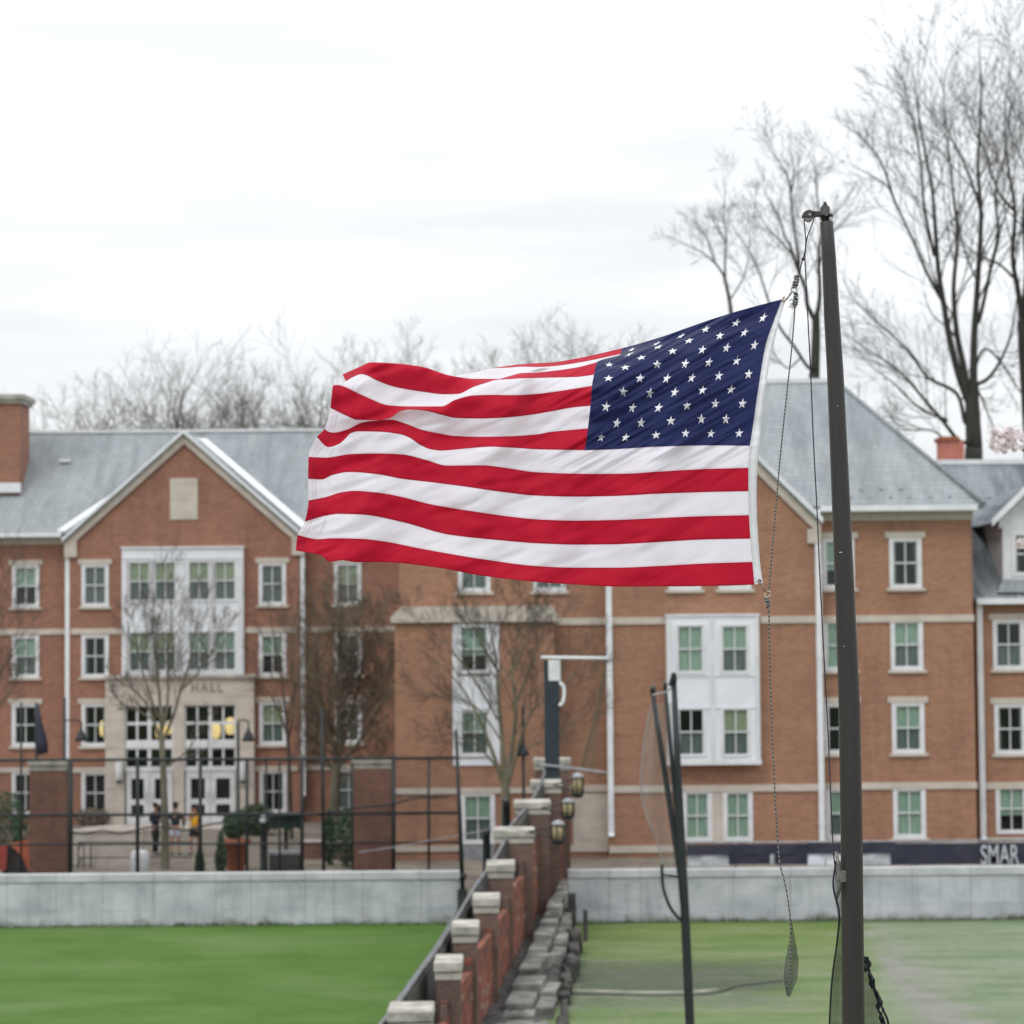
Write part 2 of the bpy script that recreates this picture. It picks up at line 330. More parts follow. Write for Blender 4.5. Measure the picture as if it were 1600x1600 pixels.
def worn_field():
    m, t, b = newmat('worn turf blending to dusty ground'); b.inputs['Roughness'].default_value = .95; b.inputs['Specular IOR Level'].default_value = .12
    geo = t.nodes.new('ShaderNodeNewGeometry'); sp = t.nodes.new('ShaderNodeSeparateXYZ'); t.links.new(geo.outputs['Position'], sp.inputs[0])
    def mth(op, a, b_=None, c=None, clamp=False):
        n = t.nodes.new('ShaderNodeMath'); n.operation = op; n.use_clamp = clamp
        for k, v in enumerate((a, b_, c)):
            if v is None: continue
            if isinstance(v, (int, float)): n.inputs[k].default_value = v
            else: t.links.new(v, n.inputs[k])
        return n.outputs[0]
    X, Y = sp.outputs[0], sp.outputs[1]
    st = t.nodes.new('ShaderNodeMapping'); st.inputs['Scale'].default_value = (.35, 1.0, 1); t.links.new(geo.outputs['Position'], st.inputs[0])
    n1 = noisy(t, st.outputs[0], .75, 6, .62); n2 = noisy(t, geo.outputs['Position'], 7, 5, .7); n3 = noisy(t, geo.outputs['Position'], .9, 5, .6); n4 = noisy(t, st.outputs[0], .3, 4, .6)
    def mask(e, w, amp, nn): # 0..1 as e crosses zero, edge broken up by noise
        return mth('MULTIPLY_ADD', mth('ADD', e, mth('MULTIPLY', mth('SUBTRACT', nn, .5), amp)), 1 / w, .5, True)
    green = ramp(t, n1, [(.34, (.088, .140, .036)), (.52, (.128, .176, .058)), (.66, (.162, .192, .098))])
    pale = ramp(t, n1, [(.34, (.115, .165, .085)), (.5, (.165, .205, .130)), (.66, (.215, .228, .175))])
    dust = ramp(t, n3, [(.3, (.17, .175, .15)), (.7, (.25, .245, .225))])
    band = ramp(t, n3, [(.3, (.085, .115, .070)), (.7, (.165, .180, .135))])
    c = mixc(t, mask(mth('SUBTRACT', Y, 63.5), 9, 10, n4), mixc(t, .45, green, pale), green)
    b1_ = mth('MULTIPLY', mask(mth('SUBTRACT', Y, 54.0), 1.2, 5, n3), mask(mth('SUBTRACT', 60.0, Y), 2.0, 5, n3)); b1_ = mth('MULTIPLY', b1_, mask(mth('SUBTRACT', 6.1, X), 1.2, 4, n3))
    c = mixc(t, mth('MULTIPLY', b1_, .85), c, band)
    line = mth('MULTIPLY', Y, (1352 - 800) / FPX)
    c = mixc(t, mask(mth('SUBTRACT', X, line), .8, 2.0, n3), c, pale)
    dx = mth('SUBTRACT', X, mth('ADD', line, mth('MULTIPLY', mth('SUBTRACT', 66, Y), .07)))
    dm_ = mth('MULTIPLY', mask(mth('ADD', dx, .1), .5, 1.2, n3), mask(mth('SUBTRACT', mth('MULTIPLY', mth('SUBTRACT', 68, Y), .09), dx), 1.3, 3.0, n3))
    c = mixc(t, mth('MULTIPLY', dm_, .85), c, dust)
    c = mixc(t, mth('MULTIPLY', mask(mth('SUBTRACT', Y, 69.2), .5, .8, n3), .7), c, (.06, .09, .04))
    c = mixc(t, .6, c, ramp(t, n2, [(.3, (.70, .72, .68)), (.7, (1.22, 1.22, 1.22))]), 'MULTIPLY')
    t.links.new(c, b.inputs['Base Color']); bump(t, b, n2, .6, .04); return m
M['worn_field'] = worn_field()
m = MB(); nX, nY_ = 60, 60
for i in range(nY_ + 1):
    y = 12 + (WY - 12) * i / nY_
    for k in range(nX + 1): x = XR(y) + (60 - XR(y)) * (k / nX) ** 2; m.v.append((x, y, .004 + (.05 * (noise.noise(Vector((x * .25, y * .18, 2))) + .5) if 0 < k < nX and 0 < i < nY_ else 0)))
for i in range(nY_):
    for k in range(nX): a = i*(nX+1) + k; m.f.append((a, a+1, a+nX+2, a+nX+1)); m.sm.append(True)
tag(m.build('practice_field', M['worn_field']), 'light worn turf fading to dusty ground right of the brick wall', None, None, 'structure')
TZ = .75                                                    # terrace level behind the field wall
o = MB().box(-60, 60, WY + .32, 112, -.01, TZ).build('terrace', M['paving']); tag(o, 'tan paved terrace in front of the halls', None, None, 'structure')

# ------------------------------------------------------------------ pale field wall
def field_wall(label, x0, x1, joints, at):
    t = thing('field_wall', label, 'wall', at)
    zt = 1.5
    tag(MB().box(x0, x1, WY + .06, WY + .30, 0, zt - .22).build('wall_core', M['rough'], t), None)
    js = [x0] + [j for j in joints if x0 < j < x1] + [x1]
    cm = {}
    for k, (a, b) in enumerate(zip(js[:-1], js[1:])):
        g = .005; r = random.Random(k)
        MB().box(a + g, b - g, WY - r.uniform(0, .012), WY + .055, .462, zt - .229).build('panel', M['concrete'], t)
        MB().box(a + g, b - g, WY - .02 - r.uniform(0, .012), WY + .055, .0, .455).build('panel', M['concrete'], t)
        bevel(MB().box(a + .004, b - .004, WY - .045, WY + .34, zt - .225, zt).build('coping', M['concrete_cap'], t), .012)
    return t
jl = [PX(p, WY) for p in (-330, -230, -130, -60, 12, 88, 160, 240, 336, 391, 475, 520, 565, 655)]
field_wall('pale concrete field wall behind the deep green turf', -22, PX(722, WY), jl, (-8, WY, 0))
jr = [PX(p, WY) for p in (948, 997, 1060, 1142, 1230, 1330, 1420, 1510, 1610, 1700, 1800)]
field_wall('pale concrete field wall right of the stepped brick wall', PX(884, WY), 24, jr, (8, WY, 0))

wd = MB(); r = random.Random(8)
for k in range(2600):
    x = r.uniform(-21, 23)
    if XL(WY) - .1 < x < XR(WY) + .7: continue
    y = WY - .03 - abs(r.gauss(0, .07)); hgt = r.uniform(.03, .12) * (1.6 if noise.noise(Vector((x*.6, 0, 3))) > .1 else .7)
    a = r.uniform(0, 6.28); dx, dy = math.cos(a)*.02, math.sin(a)*.02
    wd.quad((x - dx, y - dy, 0), (x + dx, y + dy, 0), (x + r.gauss(0, .03), y + r.gauss(0, .03) - .02, hgt))
tag(wd.build('weeds', M['weeds']), 'thin line of weeds along the foot of the field wall', 'weeds', None, 'stuff')

# ------------------------------------------------------------------ windows
WW, WH, CS = 1.10, 1.70, .135                               # casing size and width
cache = {}
def cached(key, fn):
    if key not in cache: cache[key] = fn()
    return cache[key]
def window(parent, x, z0, y, w=WW, h=WH, upper='g', lower='d', lintel=True, sill=True, gap=False, cs=CS, sillmat='stone'):
    """x, z0: middle and bottom of the casing in the plane y"""
    at = (x, y, z0)
    def casing():
        m = MB(); a = w / 2
        m.box(-a, -a + cs, -.035, .10, 0, h); m.box(a - cs, a, -.035, .10, 0, h)
        m.box(-a + cs, a - cs, -.034, .099, 0, cs * .75); m.box(-a + cs, a - cs, -.034, .099, h - cs * .75, h)
        return m.mesh('window', M['white'])
    win = ref('window', cached(('c', w, h, cs), casing), parent, at)
    gw = w / 2 - cs; gz0 = cs * .75; gz1 = h - cs * .75; mid = (gz0 + gz1) / 2
    def sash(z0_, z1_, yy):
        m = MB(); r = .035
        m.box(-gw, gw, yy, yy + .03, z0_, z0_ + r); m.box(-gw, gw, yy, yy + .03, z1_ - r, z1_)
        m.box(-gw, -gw + r, yy + .001, yy + .029, z0_ + r, z1_ - r); m.box(gw - r, gw, yy + .001, yy + .029, z0_ + r, z1_ - r)
        m.box(-.02, .02, yy + .002, yy + .028, z0_ + r, z1_ - r)
        return m.mesh('sash', M['white'])
    ref('sash', cached(('s1', w, h, cs), lambda: sash(mid - .02, gz1, .005)), win, at)
    ref('sash', cached(('s2', w, h, cs), lambda: sash(gz0, mid + .035, .040)), win, at)
    def pane(z0_, z1_, yy): return MB().quad((-gw, yy, z0_), (gw, yy, z0_), (gw, yy, z1_), (-gw, yy, z1_)).mesh('pane', M['glass'])
    ref('pane', cached(('p1', w, h, cs), lambda: pane(mid, gz1, .020)), win, at)
    ref('pane', cached(('p2', w, h, cs), lambda: pane(gz0, mid, .055)), win, at)
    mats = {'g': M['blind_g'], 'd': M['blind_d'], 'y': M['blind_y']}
    wr = random.Random(int(x * 97 + z0 * 31)); drop = 0.0
    if lower == 'n' and upper in mats: drop = wr.choice((0, 0, .12, .22, .35))
    if lower == 'n' and upper == 'n' and wr.random() < .45:
        def cur(): return MB().quad((-gw, .07, gz0), (-gw + .13, .08, gz0), (-gw + .10, .08, gz1), (-gw, .07, gz1)).quad((gw - .09, .08, gz0), (gw, .07, gz0), (gw, .07, gz1), (gw - .12, .08, gz1)).mesh('curtain', M['blind_d'])
        ref('curtain', cached(('cu', w, h, cs), cur), win, at)
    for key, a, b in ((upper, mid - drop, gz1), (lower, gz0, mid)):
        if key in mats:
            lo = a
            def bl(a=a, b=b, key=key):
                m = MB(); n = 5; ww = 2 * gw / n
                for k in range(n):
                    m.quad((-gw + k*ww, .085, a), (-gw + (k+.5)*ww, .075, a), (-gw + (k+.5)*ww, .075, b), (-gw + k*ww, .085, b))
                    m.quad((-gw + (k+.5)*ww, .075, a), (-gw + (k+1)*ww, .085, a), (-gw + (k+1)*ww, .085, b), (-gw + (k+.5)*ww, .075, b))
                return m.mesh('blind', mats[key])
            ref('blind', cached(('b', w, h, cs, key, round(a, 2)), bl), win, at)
    if lintel: ref('lintel', cached(('l', w), lambda: MB().box(-w/2 - .13, w/2 + .13, -.06, .03, h, h + .21).mesh('lintel', M['stone'])), win, at)
    if sill: ref('sill', cached(('si', w, sillmat), lambda: MB().box(-w/2 - .11, w/2 + .11, -.10, .02, -.10, 0).mesh('sill', M[sillmat])), win, at)
    return win, (x - w/2 + .05, x + w/2 - .05, z0 + .05, z0 + h - .05)
def wall_holes(x0, x1, z0, z1, y, holes, mat, parent, name='wall', gable=None, depth=None):
    hs = [h for h in holes if h[1] > x0 and h[0] < x1]
    xs = sorted({x0, x1} | {q for h in hs for q in h[:2] if x0 < q < x1})
    zs = sorted({z0, z1} | {q for h in hs for q in h[2:] if z0 < q < z1})
    m = MB()
    for a, b in zip(xs[:-1], xs[1:]):
        for c, d in zip(zs[:-1], zs[1:]):
            cx, cz = (a+b)/2, (c+d)/2
            if any(h[0] < cx < h[1] and h[2] < cz < h[3] for h in hs): continue
            m.quad((a, y, c), (b, y, c), (b, y, d), (a, y, d))
    if gable: m.quad((x0, y, z1), (x1, y, z1), *gable)
    if depth:
        m.quad((x0, y + depth, z0), (x0, y, z0), (x0, y, z1), (x0, y + depth, z1))
        m.quad((x1, y, z0), (x1, y + depth, z0), (x1, y + depth, z1), (x1, y, z1))
    return m.build(name, mat, parent)
def band(parent, x0, x1, z0, z1, y, mat='stone', name='string_course', d=.06, n=1):
    xs = [x0 + (x1-x0)*k/n for k in range(n+1)]
    for a, b in zip(xs[:-1], xs[1:]):
        MB().box(a + .003, b - .003, y - d, y + .02, z0, z1).build(name, M[mat], parent)
def downpipe(parent, x, z0, z1, y, w=.17):
    p = MB().box(x - w/2, x + w/2, y - .16, y - .03, z0 + .12, z1)
    p.hexa([(x - w/2, y - .30, z0), (x + w/2, y - .30, z0), (x + w/2, y - .17, z0), (x - w/2, y - .17, z0)],
           [(x - w/2, y - .16, z0 + .12), (x + w/2, y - .16, z0 + .12), (x + w/2, y - .03, z0 + .121), (x - w/2, y - .03, z0 + .121)])
    o = p.build('downpipe', M['gutter'], parent)
    k = z0 + .8
    while k < z1: MB().box(x - w/2 - .02, x + w/2 + .02, y - .17, y, k, k + .05).build('bracket', M['gutter'], o); k += 2.8
    return o

# ------------------------------------------------------------------ left hall
LY = 98.0
LH = thing('residence_hall', 'red brick hall with limestone HALL doorway under a tall gable, left', 'building', (PX(288, LY), LY, TZ))
lz = lambda py, px=150: PZ(py, LY, px)
lx = lambda px, py=1050: PX(px, LY, py)
LROW = [(884, 948), (992, 1058), (1099, 1165), (1207, 1271)]
LB = [lz(b) for a, b in LROW]
GF = LY - .5                                               # gable bay stands forward
holes = []; gholes = []
def addw(lst, *a, **k):
    w, h = window(*a, **k); lst.append(h); return w
SPEC = {40: ['gn', 'gd', 'nn', 'nn'], 152: ['dd', 'nn', 'nn', 'nn'], 428: ['dd', 'gn', 'yd', 'nn'], 544: ['yd', 'dd', 'dd', 'dd'], -75: ['gd', 'gd', 'nd', 'nn'], -190: ['gd', 'nn', 'gd', 'nn']}
for px, sp in SPEC.items():
    for r in range(4):
        y = GF if px in (152, 428) else LY
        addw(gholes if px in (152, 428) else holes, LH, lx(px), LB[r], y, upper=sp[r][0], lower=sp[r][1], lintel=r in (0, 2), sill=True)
xg0, xg1 = lx(109), lx(470)
zeave = lz(850, 50)
pk = P(288, 681, GF); 
wall_holes(-40, xg0, 0, zeave, LY, holes, M['brick_l'], LH)
wall_holes(xg1, lx(640), 0, zeave, LY, holes, M['brick_l'], LH)
# entrance portal and white bay openings
bx0, bx1 = lx(195), lx(384); bz0, bz1 = lz(1056, 290), lz(858, 290)
ex0, ex1 = lx(170), lx(400); ez1 = lz(1059, 285)
gholes += [(bx0 + .1, bx1 - .1, bz0 + .1, bz1 - .1), (ex0 + .1, ex1 - .1, 0, ez1 - .05)]
zg = lz(842, 288)
wall_holes(xg0, xg1, 0, zg, GF, gholes, M['brick_l'], LH, 'gable_wall', gable=[(pk.x, GF, pk.z)], depth=.5)
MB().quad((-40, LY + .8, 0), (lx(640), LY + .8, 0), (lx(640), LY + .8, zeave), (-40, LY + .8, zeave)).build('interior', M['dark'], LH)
# white bay over the door
BF = GF - .25
WBh = []
bay = None
for px in (222.5, 262.5, 315, 355.5):
    for r in (0, 1):
        w, h = window(LH, lx(px), LB[r] + (.18 if r else .16), BF, w=.98, h=1.66, upper='y' if px in (222.5, 262.5) or r == 0 else 'g', lower='d', lintel=False, sill=False, cs=.085)
        WBh.append(h)
bay = wall_holes(bx0, bx1, bz0, bz1, BF, WBh, M['whitepanel'], LH, 'bay_cladding', depth=.25)
MB().box(bx0 - .04, bx1 + .04, BF - .06, GF, bz1, bz1 + .08).build('bay_cap', M['white'], LH)
MB().box(bx0 - .04, bx1 + .04, BF - .06, GF, bz0 - .14, bz0 - .0).build('bay_sill', M['moss'], LH)
for px in (202, 242.5, 289, 336, 378):
    MB().box(lx(px) - .09, lx(px) + .09, BF - .035, BF - .002, bz0 + .02, bz1 - .45).build('bay_trim', M['white'], LH)
MB().box(bx0 + .02, bx1 - .02, BF - .036, BF - .002, bz1 - .43, bz1 - .36).build('bay_trim', M['white'], LH)
# limestone portal
EY = GF - .35
dz = TZ + .02
gr = []
groups = [(lx(200), lx(275)), (lx(292), lx(372))]
u1, u0 = lz(1101, 285), lz(1157, 285); t1, t0 = lz(1167, 285), lz(1198, 285); dtop = lz(1203, 285)
eh = [(a, b, dz, u1) for a, b in groups]
wall_holes(ex0, ex1, dz, ez1 + .0, EY, eh, M['stone'], LH, 'portal', depth=.5)
MB().box(ex0 - .08, ex1 + .08, EY - .12, GF, ez1, ez1 + .13).build('portal_cornice', M['stone_dark'], LH)
for z in (lz(1101, 285) + .35, lz(1167, 285), lz(1230, 285)):   # stone courses
    for a, b in ((ex0, groups[0][0]), (groups[1][1], ex1)):
        MB().box(a, b, EY - .012, EY - .002, z, z + .025).build('joint', M['stone_dark'], LH)
def grid(name, x0, x1, z0, z1, y, nx, nz, fw, parent, mat='white'):
    m = MB()
    for k in range(nx + 1):
        x = x0 + (x1 - x0) * k / nx; ww = fw if k in (0, nx, nx // 2) else fw * .55
        m.box(max(x0, x - ww), min(x1, x + ww), y, y + .07, z0, z1)
    for k in range(nz + 1):
        z = z0 + (z1 - z0) * k / nz
        m.box(x0, x1, y + .002, y + .068, max(z0, z - fw * .8), min(z1, z + fw * .8))
    return m.build(name, M[mat], parent)
for a, b in groups:
    f = grid('window', a, b, u0, u1, EY + .10, 4, 2, .07, LH)
    f2 = grid('transom_window', a, b, t0, t1, EY + .10, 4, 1, .07, LH)
    MB().box(a, b, EY + .06, EY + .2, t1, u0).build('spandrel', M['white'], LH)
    MB().box(a, b, EY + .06, EY + .2, dtop, t0).build('spandrel', M['white'], LH)
    MB().quad((a, EY + .14, u0), (b, EY + .14, u0), (b, EY + .14, u1), (a, EY + .14, u1)).build('pane', M['glass'], f)
    MB().quad((a, EY + .14, t0), (b, EY + .14, t0), (b, EY + .14, t1), (a, EY + .14, t1)).build('pane', M['glass'], f2)
    mid = (a + b) / 2
    for c, d in ((a + .04, mid - .01), (mid + .01, b - .04)):
        dr = MB(); w = .21
        dr.box(c, c + w, EY + .10, EY + .16, dz, dtop); dr.box(d - w, d, EY + .10, EY + .16, dz, dtop)
        dr.box(c + w, d - w, EY + .101, EY + .159, dtop - .30, dtop); dr.box(c + w, d - w, EY + .101, EY + .159, dz + .78, dz + 1.0)
        dr.box(c + w, d - w, EY + .101, EY + .159, dz, dz + .30)
        door = dr.build('door', M['white'], LH)
        MB().quad((c + w, EY + .13, dz + .3), (d - w, EY + .13, dz + .3), (d - w, EY + .13, dtop - .3), (c + w, EY + .13, dtop - .3)).build('pane', M['glass'], door)
        hx = c + w * .5 if c > mid else d - w * .5
        MB().tube([(hx, EY + .06, dz + .85), (hx, EY + .04, dz + .9), (hx, EY + .04, dz + 1.25), (hx, EY + .06, dz + 1.3)], .014, 6).build('handle', M['steel'], door)
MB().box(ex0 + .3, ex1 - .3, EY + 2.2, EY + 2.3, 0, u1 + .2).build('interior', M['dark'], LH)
MB().box(groups[0][1], groups[1][0], EY + .03, EY + .3, dz, u1).build('mullion', M['stone'], LH)
# warm lamps glowing inside
def emis(name, c, s):
    m, t, b = newmat(name); b.inputs['Base Color'].default_value = rgb(c); b.inputs['Emission Color'].default_value = rgb(c); b.inputs['Emission Strength'].default_value = s
    v = coords(t, (1, 1, 1)); n = noisy(t, v, 9, 2)
    t.links.new(ramp(t, n, [(.3, tuple(q*.8 for q in c)), (.7, c)]), b.inputs['Emission Color']); return m
M['lamp'] = emis('warm lamp shade', (1.0, .74, .34), .8)
for px, py, s in ((163, 1138, 1.3), (250, 1141, 1.25), (263, 1137, 1.0), (337, 1141, 1.3), (360, 1134, 1.35)):
    yy = (GF if px == 163 else EY) + .55; p = P(px, py, yy)
    l = thing('pendant_lamp', {163: 'lit yellow lamp shining in the window left of the doorway', 250: 'lit yellow lamp behind the left group of entrance panes, its left one', 263: 'lit yellow lamp behind the left group of entrance panes, its right one',
        337: 'taller lit yellow lamp behind the right group of entrance panes', 360: 'rounder lit yellow lamp at the right end of the entrance panes'}[px], 'lamp', p, 'lamps glowing inside the hall')
    MB().lathe(p, [(.06, .26*s), (.13*s, .20*s), (.16*s, 0), (.13*s, -.22*s), (.05, -.27*s)], 12).build('shade', M['lamp'], l)
    MB().tube([p + Vector((0, 0, .26*s)), p + Vector((0, 0, .9))], .012, 5).build('cord', M['black'], l)
# lettering
def text(body, size, at, mat, parent, name, depth=.01, spacing=1.0, cond=1.0, off=.018):
    cu = bpy.data.curves.new(name, 'FONT'); cu.body = body; cu.size = size; cu.extrude = depth; cu.space_character = spacing; cu.align_x = 'CENTER'; cu.align_y = 'CENTER'; cu.offset = size * off
    tmp = bpy.data.objects.new('tmp', cu); SC.collection.objects.link(tmp)
    dg = bpy.context.evaluated_depsgraph_get(); me = bpy.data.meshes.new_from_object(tmp.evaluated_get(dg)); me.name = name
    bpy.data.objects.remove(tmp); me.materials.clear(); me.materials.append(mat)
    me.transform(Matrix.Rotation(math.pi/2, 4, 'X') @ Matrix.Diagonal((cond, 1, 1, 1)))
    o = bpy.data.objects.new(name, me); return put(o, parent, at)
p = P(323, 1075, EY - .012)
text('HALL', .52, (p.x, p.y, p.z), M['engrave'], LH, 'lettering', spacing=1.35, cond=.85)
# sconces
for px in (186, 379):
    p = P(px, 1205, EY - .12)
    s = thing('wall_light', 'white cylinder wall light %s of the entrance doors' % ('left' if px == 186 else 'right'), 'lamp', p, 'white cylinder lights on the limestone portal')
    MB().lathe(p, [(.13, -.36), (.15, -.33), (.15, .33), (.13, .36)], 14).build('cylinder', M['white'], s)
    MB().lathe(p + Vector((0, 0, -.46)), [(.09, 0), (.11, .10)], 12).build('base', M['black'], s)
    MB().box(p.x - .05, p.x + .05, p.y + .10, EY - .001, p.z - .1, p.z + .1).build('bracket', M['black'], s)
# string courses, frieze, gutter
band(LH, -40, xg0 - .15, lz(991), lz(982), LY, n=8); band(LH, xg1 + .15, lx(640), lz(991), lz(982), LY, n=3)
band(LH, xg0 + .15, bx0 - .04, lz(991), lz(982), GF, n=2); band(LH, bx1 + .05, xg1 - .1, lz(991), lz(982), GF, n=2)
band(LH, -40, xg0 - .15, lz(1206), lz(1198), LY, n=8); band(LH, xg1 + .15, lx(640), lz(1206), lz(1198), LY, n=3)
band(LH, xg0 + .15, ex0 - .01, lz(1206), lz(1198), GF, n=2); band(LH, ex1 + .01, xg1 - .1, lz(1206), lz(1198), GF, n=2)
band(LH, -40, xg0 - .1, zeave - .02, zeave + .25, LY, name='frieze', n=10); band(LH, xg1 + .3, lx(640), zeave - .02, zeave + .25, LY, name='frieze', n=4)
for a, b in ((-40, xg0 - .25), (xg1 + .25, lx(640))):
    MB().box(a, b, LY - .60, LY - .462, zeave + .26, zeave + .42).build('gutter', M['gutter'], LH)
    MB().box(a, b, LY - .50, LY - .0, zeave + .255, zeave + .27).build('soffit', M['white'], LH)
downpipe(LH, lx(108.5, 1080), TZ + .1, zeave + .3, LY - .35); downpipe(LH, lx(475, 1080), TZ + 1.1, zeave + .3, LY - .35)
# gable panel
p0, p1 = P(266, 812, GF), P(309, 747, GF)
MB().box(p0.x, p1.x, GF - .04, GF + .01, p0.z, p1.z).build('gable_tablet', M['stone'], LH)
# roof planes
RY = LY + 5.2; rz = PZ(673, RY, 480)
def slab(name, quad, mat, parent, th=.14):
    q = [Vector(v) for v in quad]; nrm = (q[1]-q[0]).cross(q[-1]-q[0]).normalized()
    if nrm.z < 0: nrm = -nrm
    m = MB(); n = len(q); i = 0
    m.v = [tuple(v) for v in q] + [tuple(v - nrm*th) for v in q]
    m.f = [tuple(range(n)), tuple(range(2*n-1, n-1, -1))] + [(k, n+k, n+(k+1) % n, (k+1) % n) for k in range(n)]; m.sm = [False]*len(m.f)
    return m.build(name, mat, parent)
ze = zeave + .42
slab('roof', [(-40, LY - .46, ze), (lx(640), LY - .46, ze), (lx(640), RY, rz), (-40, RY, rz)], M['slate'], LH)
slab('roof', [(-40, RY, rz), (lx(640), RY, rz), (lx(640), RY + 6, ze), (-40, RY + 6, ze)], M['slate'], LH)
MB().box(-40, lx(640), RY - .12, RY + .12, rz - .03, rz + .09).build('ridge_cap', M['white'], LH)
# gable roof: two slopes running back into the main roof, with rake boards and a white valley flashing
gy0 = GF - .25
hw = (xg1 - xg0) / 2; gz = pk.z + .18; zl = zg + .0
def main_y(z): return LY - .46 + (z - ze) / (rz - ze) * (RY - LY + .46)
for s in (-1, 1):
    xe = pk.x + s * (hw + .18)
    slab('gable_roof', [(pk.x, gy0, gz), (xe, gy0, zl), (xe, main_y(max(zl, ze)), zl), (pk.x, main_y(gz), gz)], M['slate'], LH, .10)
    a0 = Vector((pk.x, gy0, gz)); a1 = Vector((xe, gy0, zl))
    d = (a1 - a0).normalized(); nn = Vector((-d.z * s, 0, d.x * s)) * -1
    if nn.z > 0: nn = -nn
    # stone rake with its kneeler
    m = MB(); w1 = .30
    q = [a0 + Vector((0, 0, -.10)), a1 + Vector((0, 0, -.10)), a1 + Vector((-s*.0, 0, -.10)) + nn * w1, a0 + Vector((0, 0, -.10 - w1 / abs(nn.z)))]
    pts = [(v.x, v.z) for v in q]
    if s < 0: pts = pts[::-1]
    pts = pts[::-1]
    m.prism(pts, GF - .12, GF + .02); m.build('rake_stone', M['stone'], LH)
    MB().box(xe - s*.52, xe - s*.02, GF - .13, GF + .02, zl - .72, zl - .05).build('kneeler', M['stone'], LH)
    q = [a0 + Vector((0, 0, .06)), a1 + Vector((s*.05, 0, .04)), a1 + Vector((s*.05, 0, -.10)), a0 + Vector((0, 0, -.10))]
    pts = [(v.x, v.z) for v in q]
    if s > 0: pts = pts[::-1]
    MB().prism(pts, gy0 - .05, gy0 + .10).build('rake_board', M['gutter'], LH)
    # valley
    va = Vector((pk.x + s*.1, main_y(gz) - .1, gz + .06)); vb = Vector((xe + s * .1, main_y(ze) - .1, ze + .06))
    MB().hexa([vb + Vector((-.16, 0, -.04)), vb + Vector((.16, 0, -.04)), va + Vector((.16, 0, -.04)), va + Vector((-.16, 0, -.04))],
              [vb + Vector((-.16, 0, .06)), vb + Vector((.16, 0, .06)), va + Vector((.16, 0, .06)), va + Vector((-.16, 0, .06))]).build('valley_flashing', M['gutter'], LH)
# chimney
cY = LY + 1.6
c0, c1 = P(-28, 770, cY), P(31, 630, cY)
ch = MB().box(c0.x, c1.x, cY, cY + 2.0, c0.z - 1, c1.z).build('chimney', M['brick_l'], LH)
MB().box(c0.x - .12, c1.x + .12, cY - .12, cY + 2.12, c1.z, c1.z + .16).build('corbel', M['stone_dark'], ch)
MB().box(c0.x - .22, c1.x + .22, cY - .22, cY + 2.22, c1.z + .16, c1.z + .36).build('cap', M['stone_dark'], ch)
MB().box(c0.x - .1, c1.x + .06, cY - .2, cY - .02, P(0, 770, cY).z, P(0, 755, cY).z).build('flashing', M['gutter'], ch)
p = P(103, 719, LY + 3.6); MB().box(p.x - .22, p.x + .22, p.y - .3, p.y, p.z - .1, p.z + .03).build('roof_vent', M['gutter'], LH)

# ------------------------------------------------------------------ right hall
RYW = 82.0
RH = thing('residence_hall', 'orange brick hall with a hipped slate roof behind the flagpole', 'building', (PX(1280, RYW), RYW, TZ))
qz = lambda py, px=1417: PZ(py, RYW, px)
qx = lambda px, py=1050, Y=RYW: PX(px, Y, py)
RB = [qz(b) for b in (919, 1047, 1177, 1312)]; RB[3] = RB[2] - 2.86
holes = []; gh = []; bh = []
for px, sp in {1312: ['gn', 'gg', 'nn', 'gd'], 1417.5: ['nn', 'gd', 'gd', 'gg']}.items():
    for r in range(4):
        addw(holes, RH, qx(px), RB[r], RYW, upper=sp[r][0], lower=sp[r][1], lintel=r in (0, 2), sill=True)
RG = RYW - .5
x0g, x1g = qx(948), qx(1278); xm = qx(1112)
xl, xr = qx(624), qx(1522)
for px, r in ((1070, 0), (1148, 0)): addw(gh, RH, qx(px), RB[0], RG, upper='g', lower='g', lintel=True)
for px in (1085, 1148): addw(gh, RH, qx(px), RB[3], RG, w=1.0, upper='g', lower='g', lintel=False, sill=False)
MB().box(qx(1108), qx(1125), RG - .02, RG + .01, RB[3] - .05, RB[3] + WH).build('stone_panel', M['stone'], RH)
addw(holes, RH, qx(742), RB[0], RYW, upper='d', lower='d')
addw(holes, RH, qx(860), RB[0], RYW, upper='g', lower='d')
BY = RYW - .9                                              # two-storey projecting bay
b0x, b1x = PX(617, BY), PX(866, BY)
for r in (1, 2): addw(bh, RH, PX(741, BY), PZ((1053, 1183)[r - 1], BY, 741), BY - .06, upper='g', lower='n' if r == 1 else 'd', lintel=False, sill=False, w=1.14, h=1.66)
addw(bh, RH, PX(745, BY), PZ(1319, BY, 745), BY, upper='g', lower='d', lintel=False, sill=False, w=1.14)
zre = qz(812)
wall_holes(xl, x0g, 0, zre, RYW, holes, M['brick_r'], RH); wall_holes(x1g, xr, 0, zre, RYW, holes, M['brick_r'], RH)
MB().quad((xr, RYW, 0), (xr, RYW + 12, 0), (xr, RYW + 12, zre), (xr, RYW, zre)).quad((xl, RYW + 12, 0), (xl, RYW, 0), (xl, RYW, zre), (xl, RYW + 12, zre)).build('wall', M['brick_r'], RH)
pk2 = Vector((xm, RG, P(1112, 652, RG).z)); zg2 = P(1270, 815, RG).z
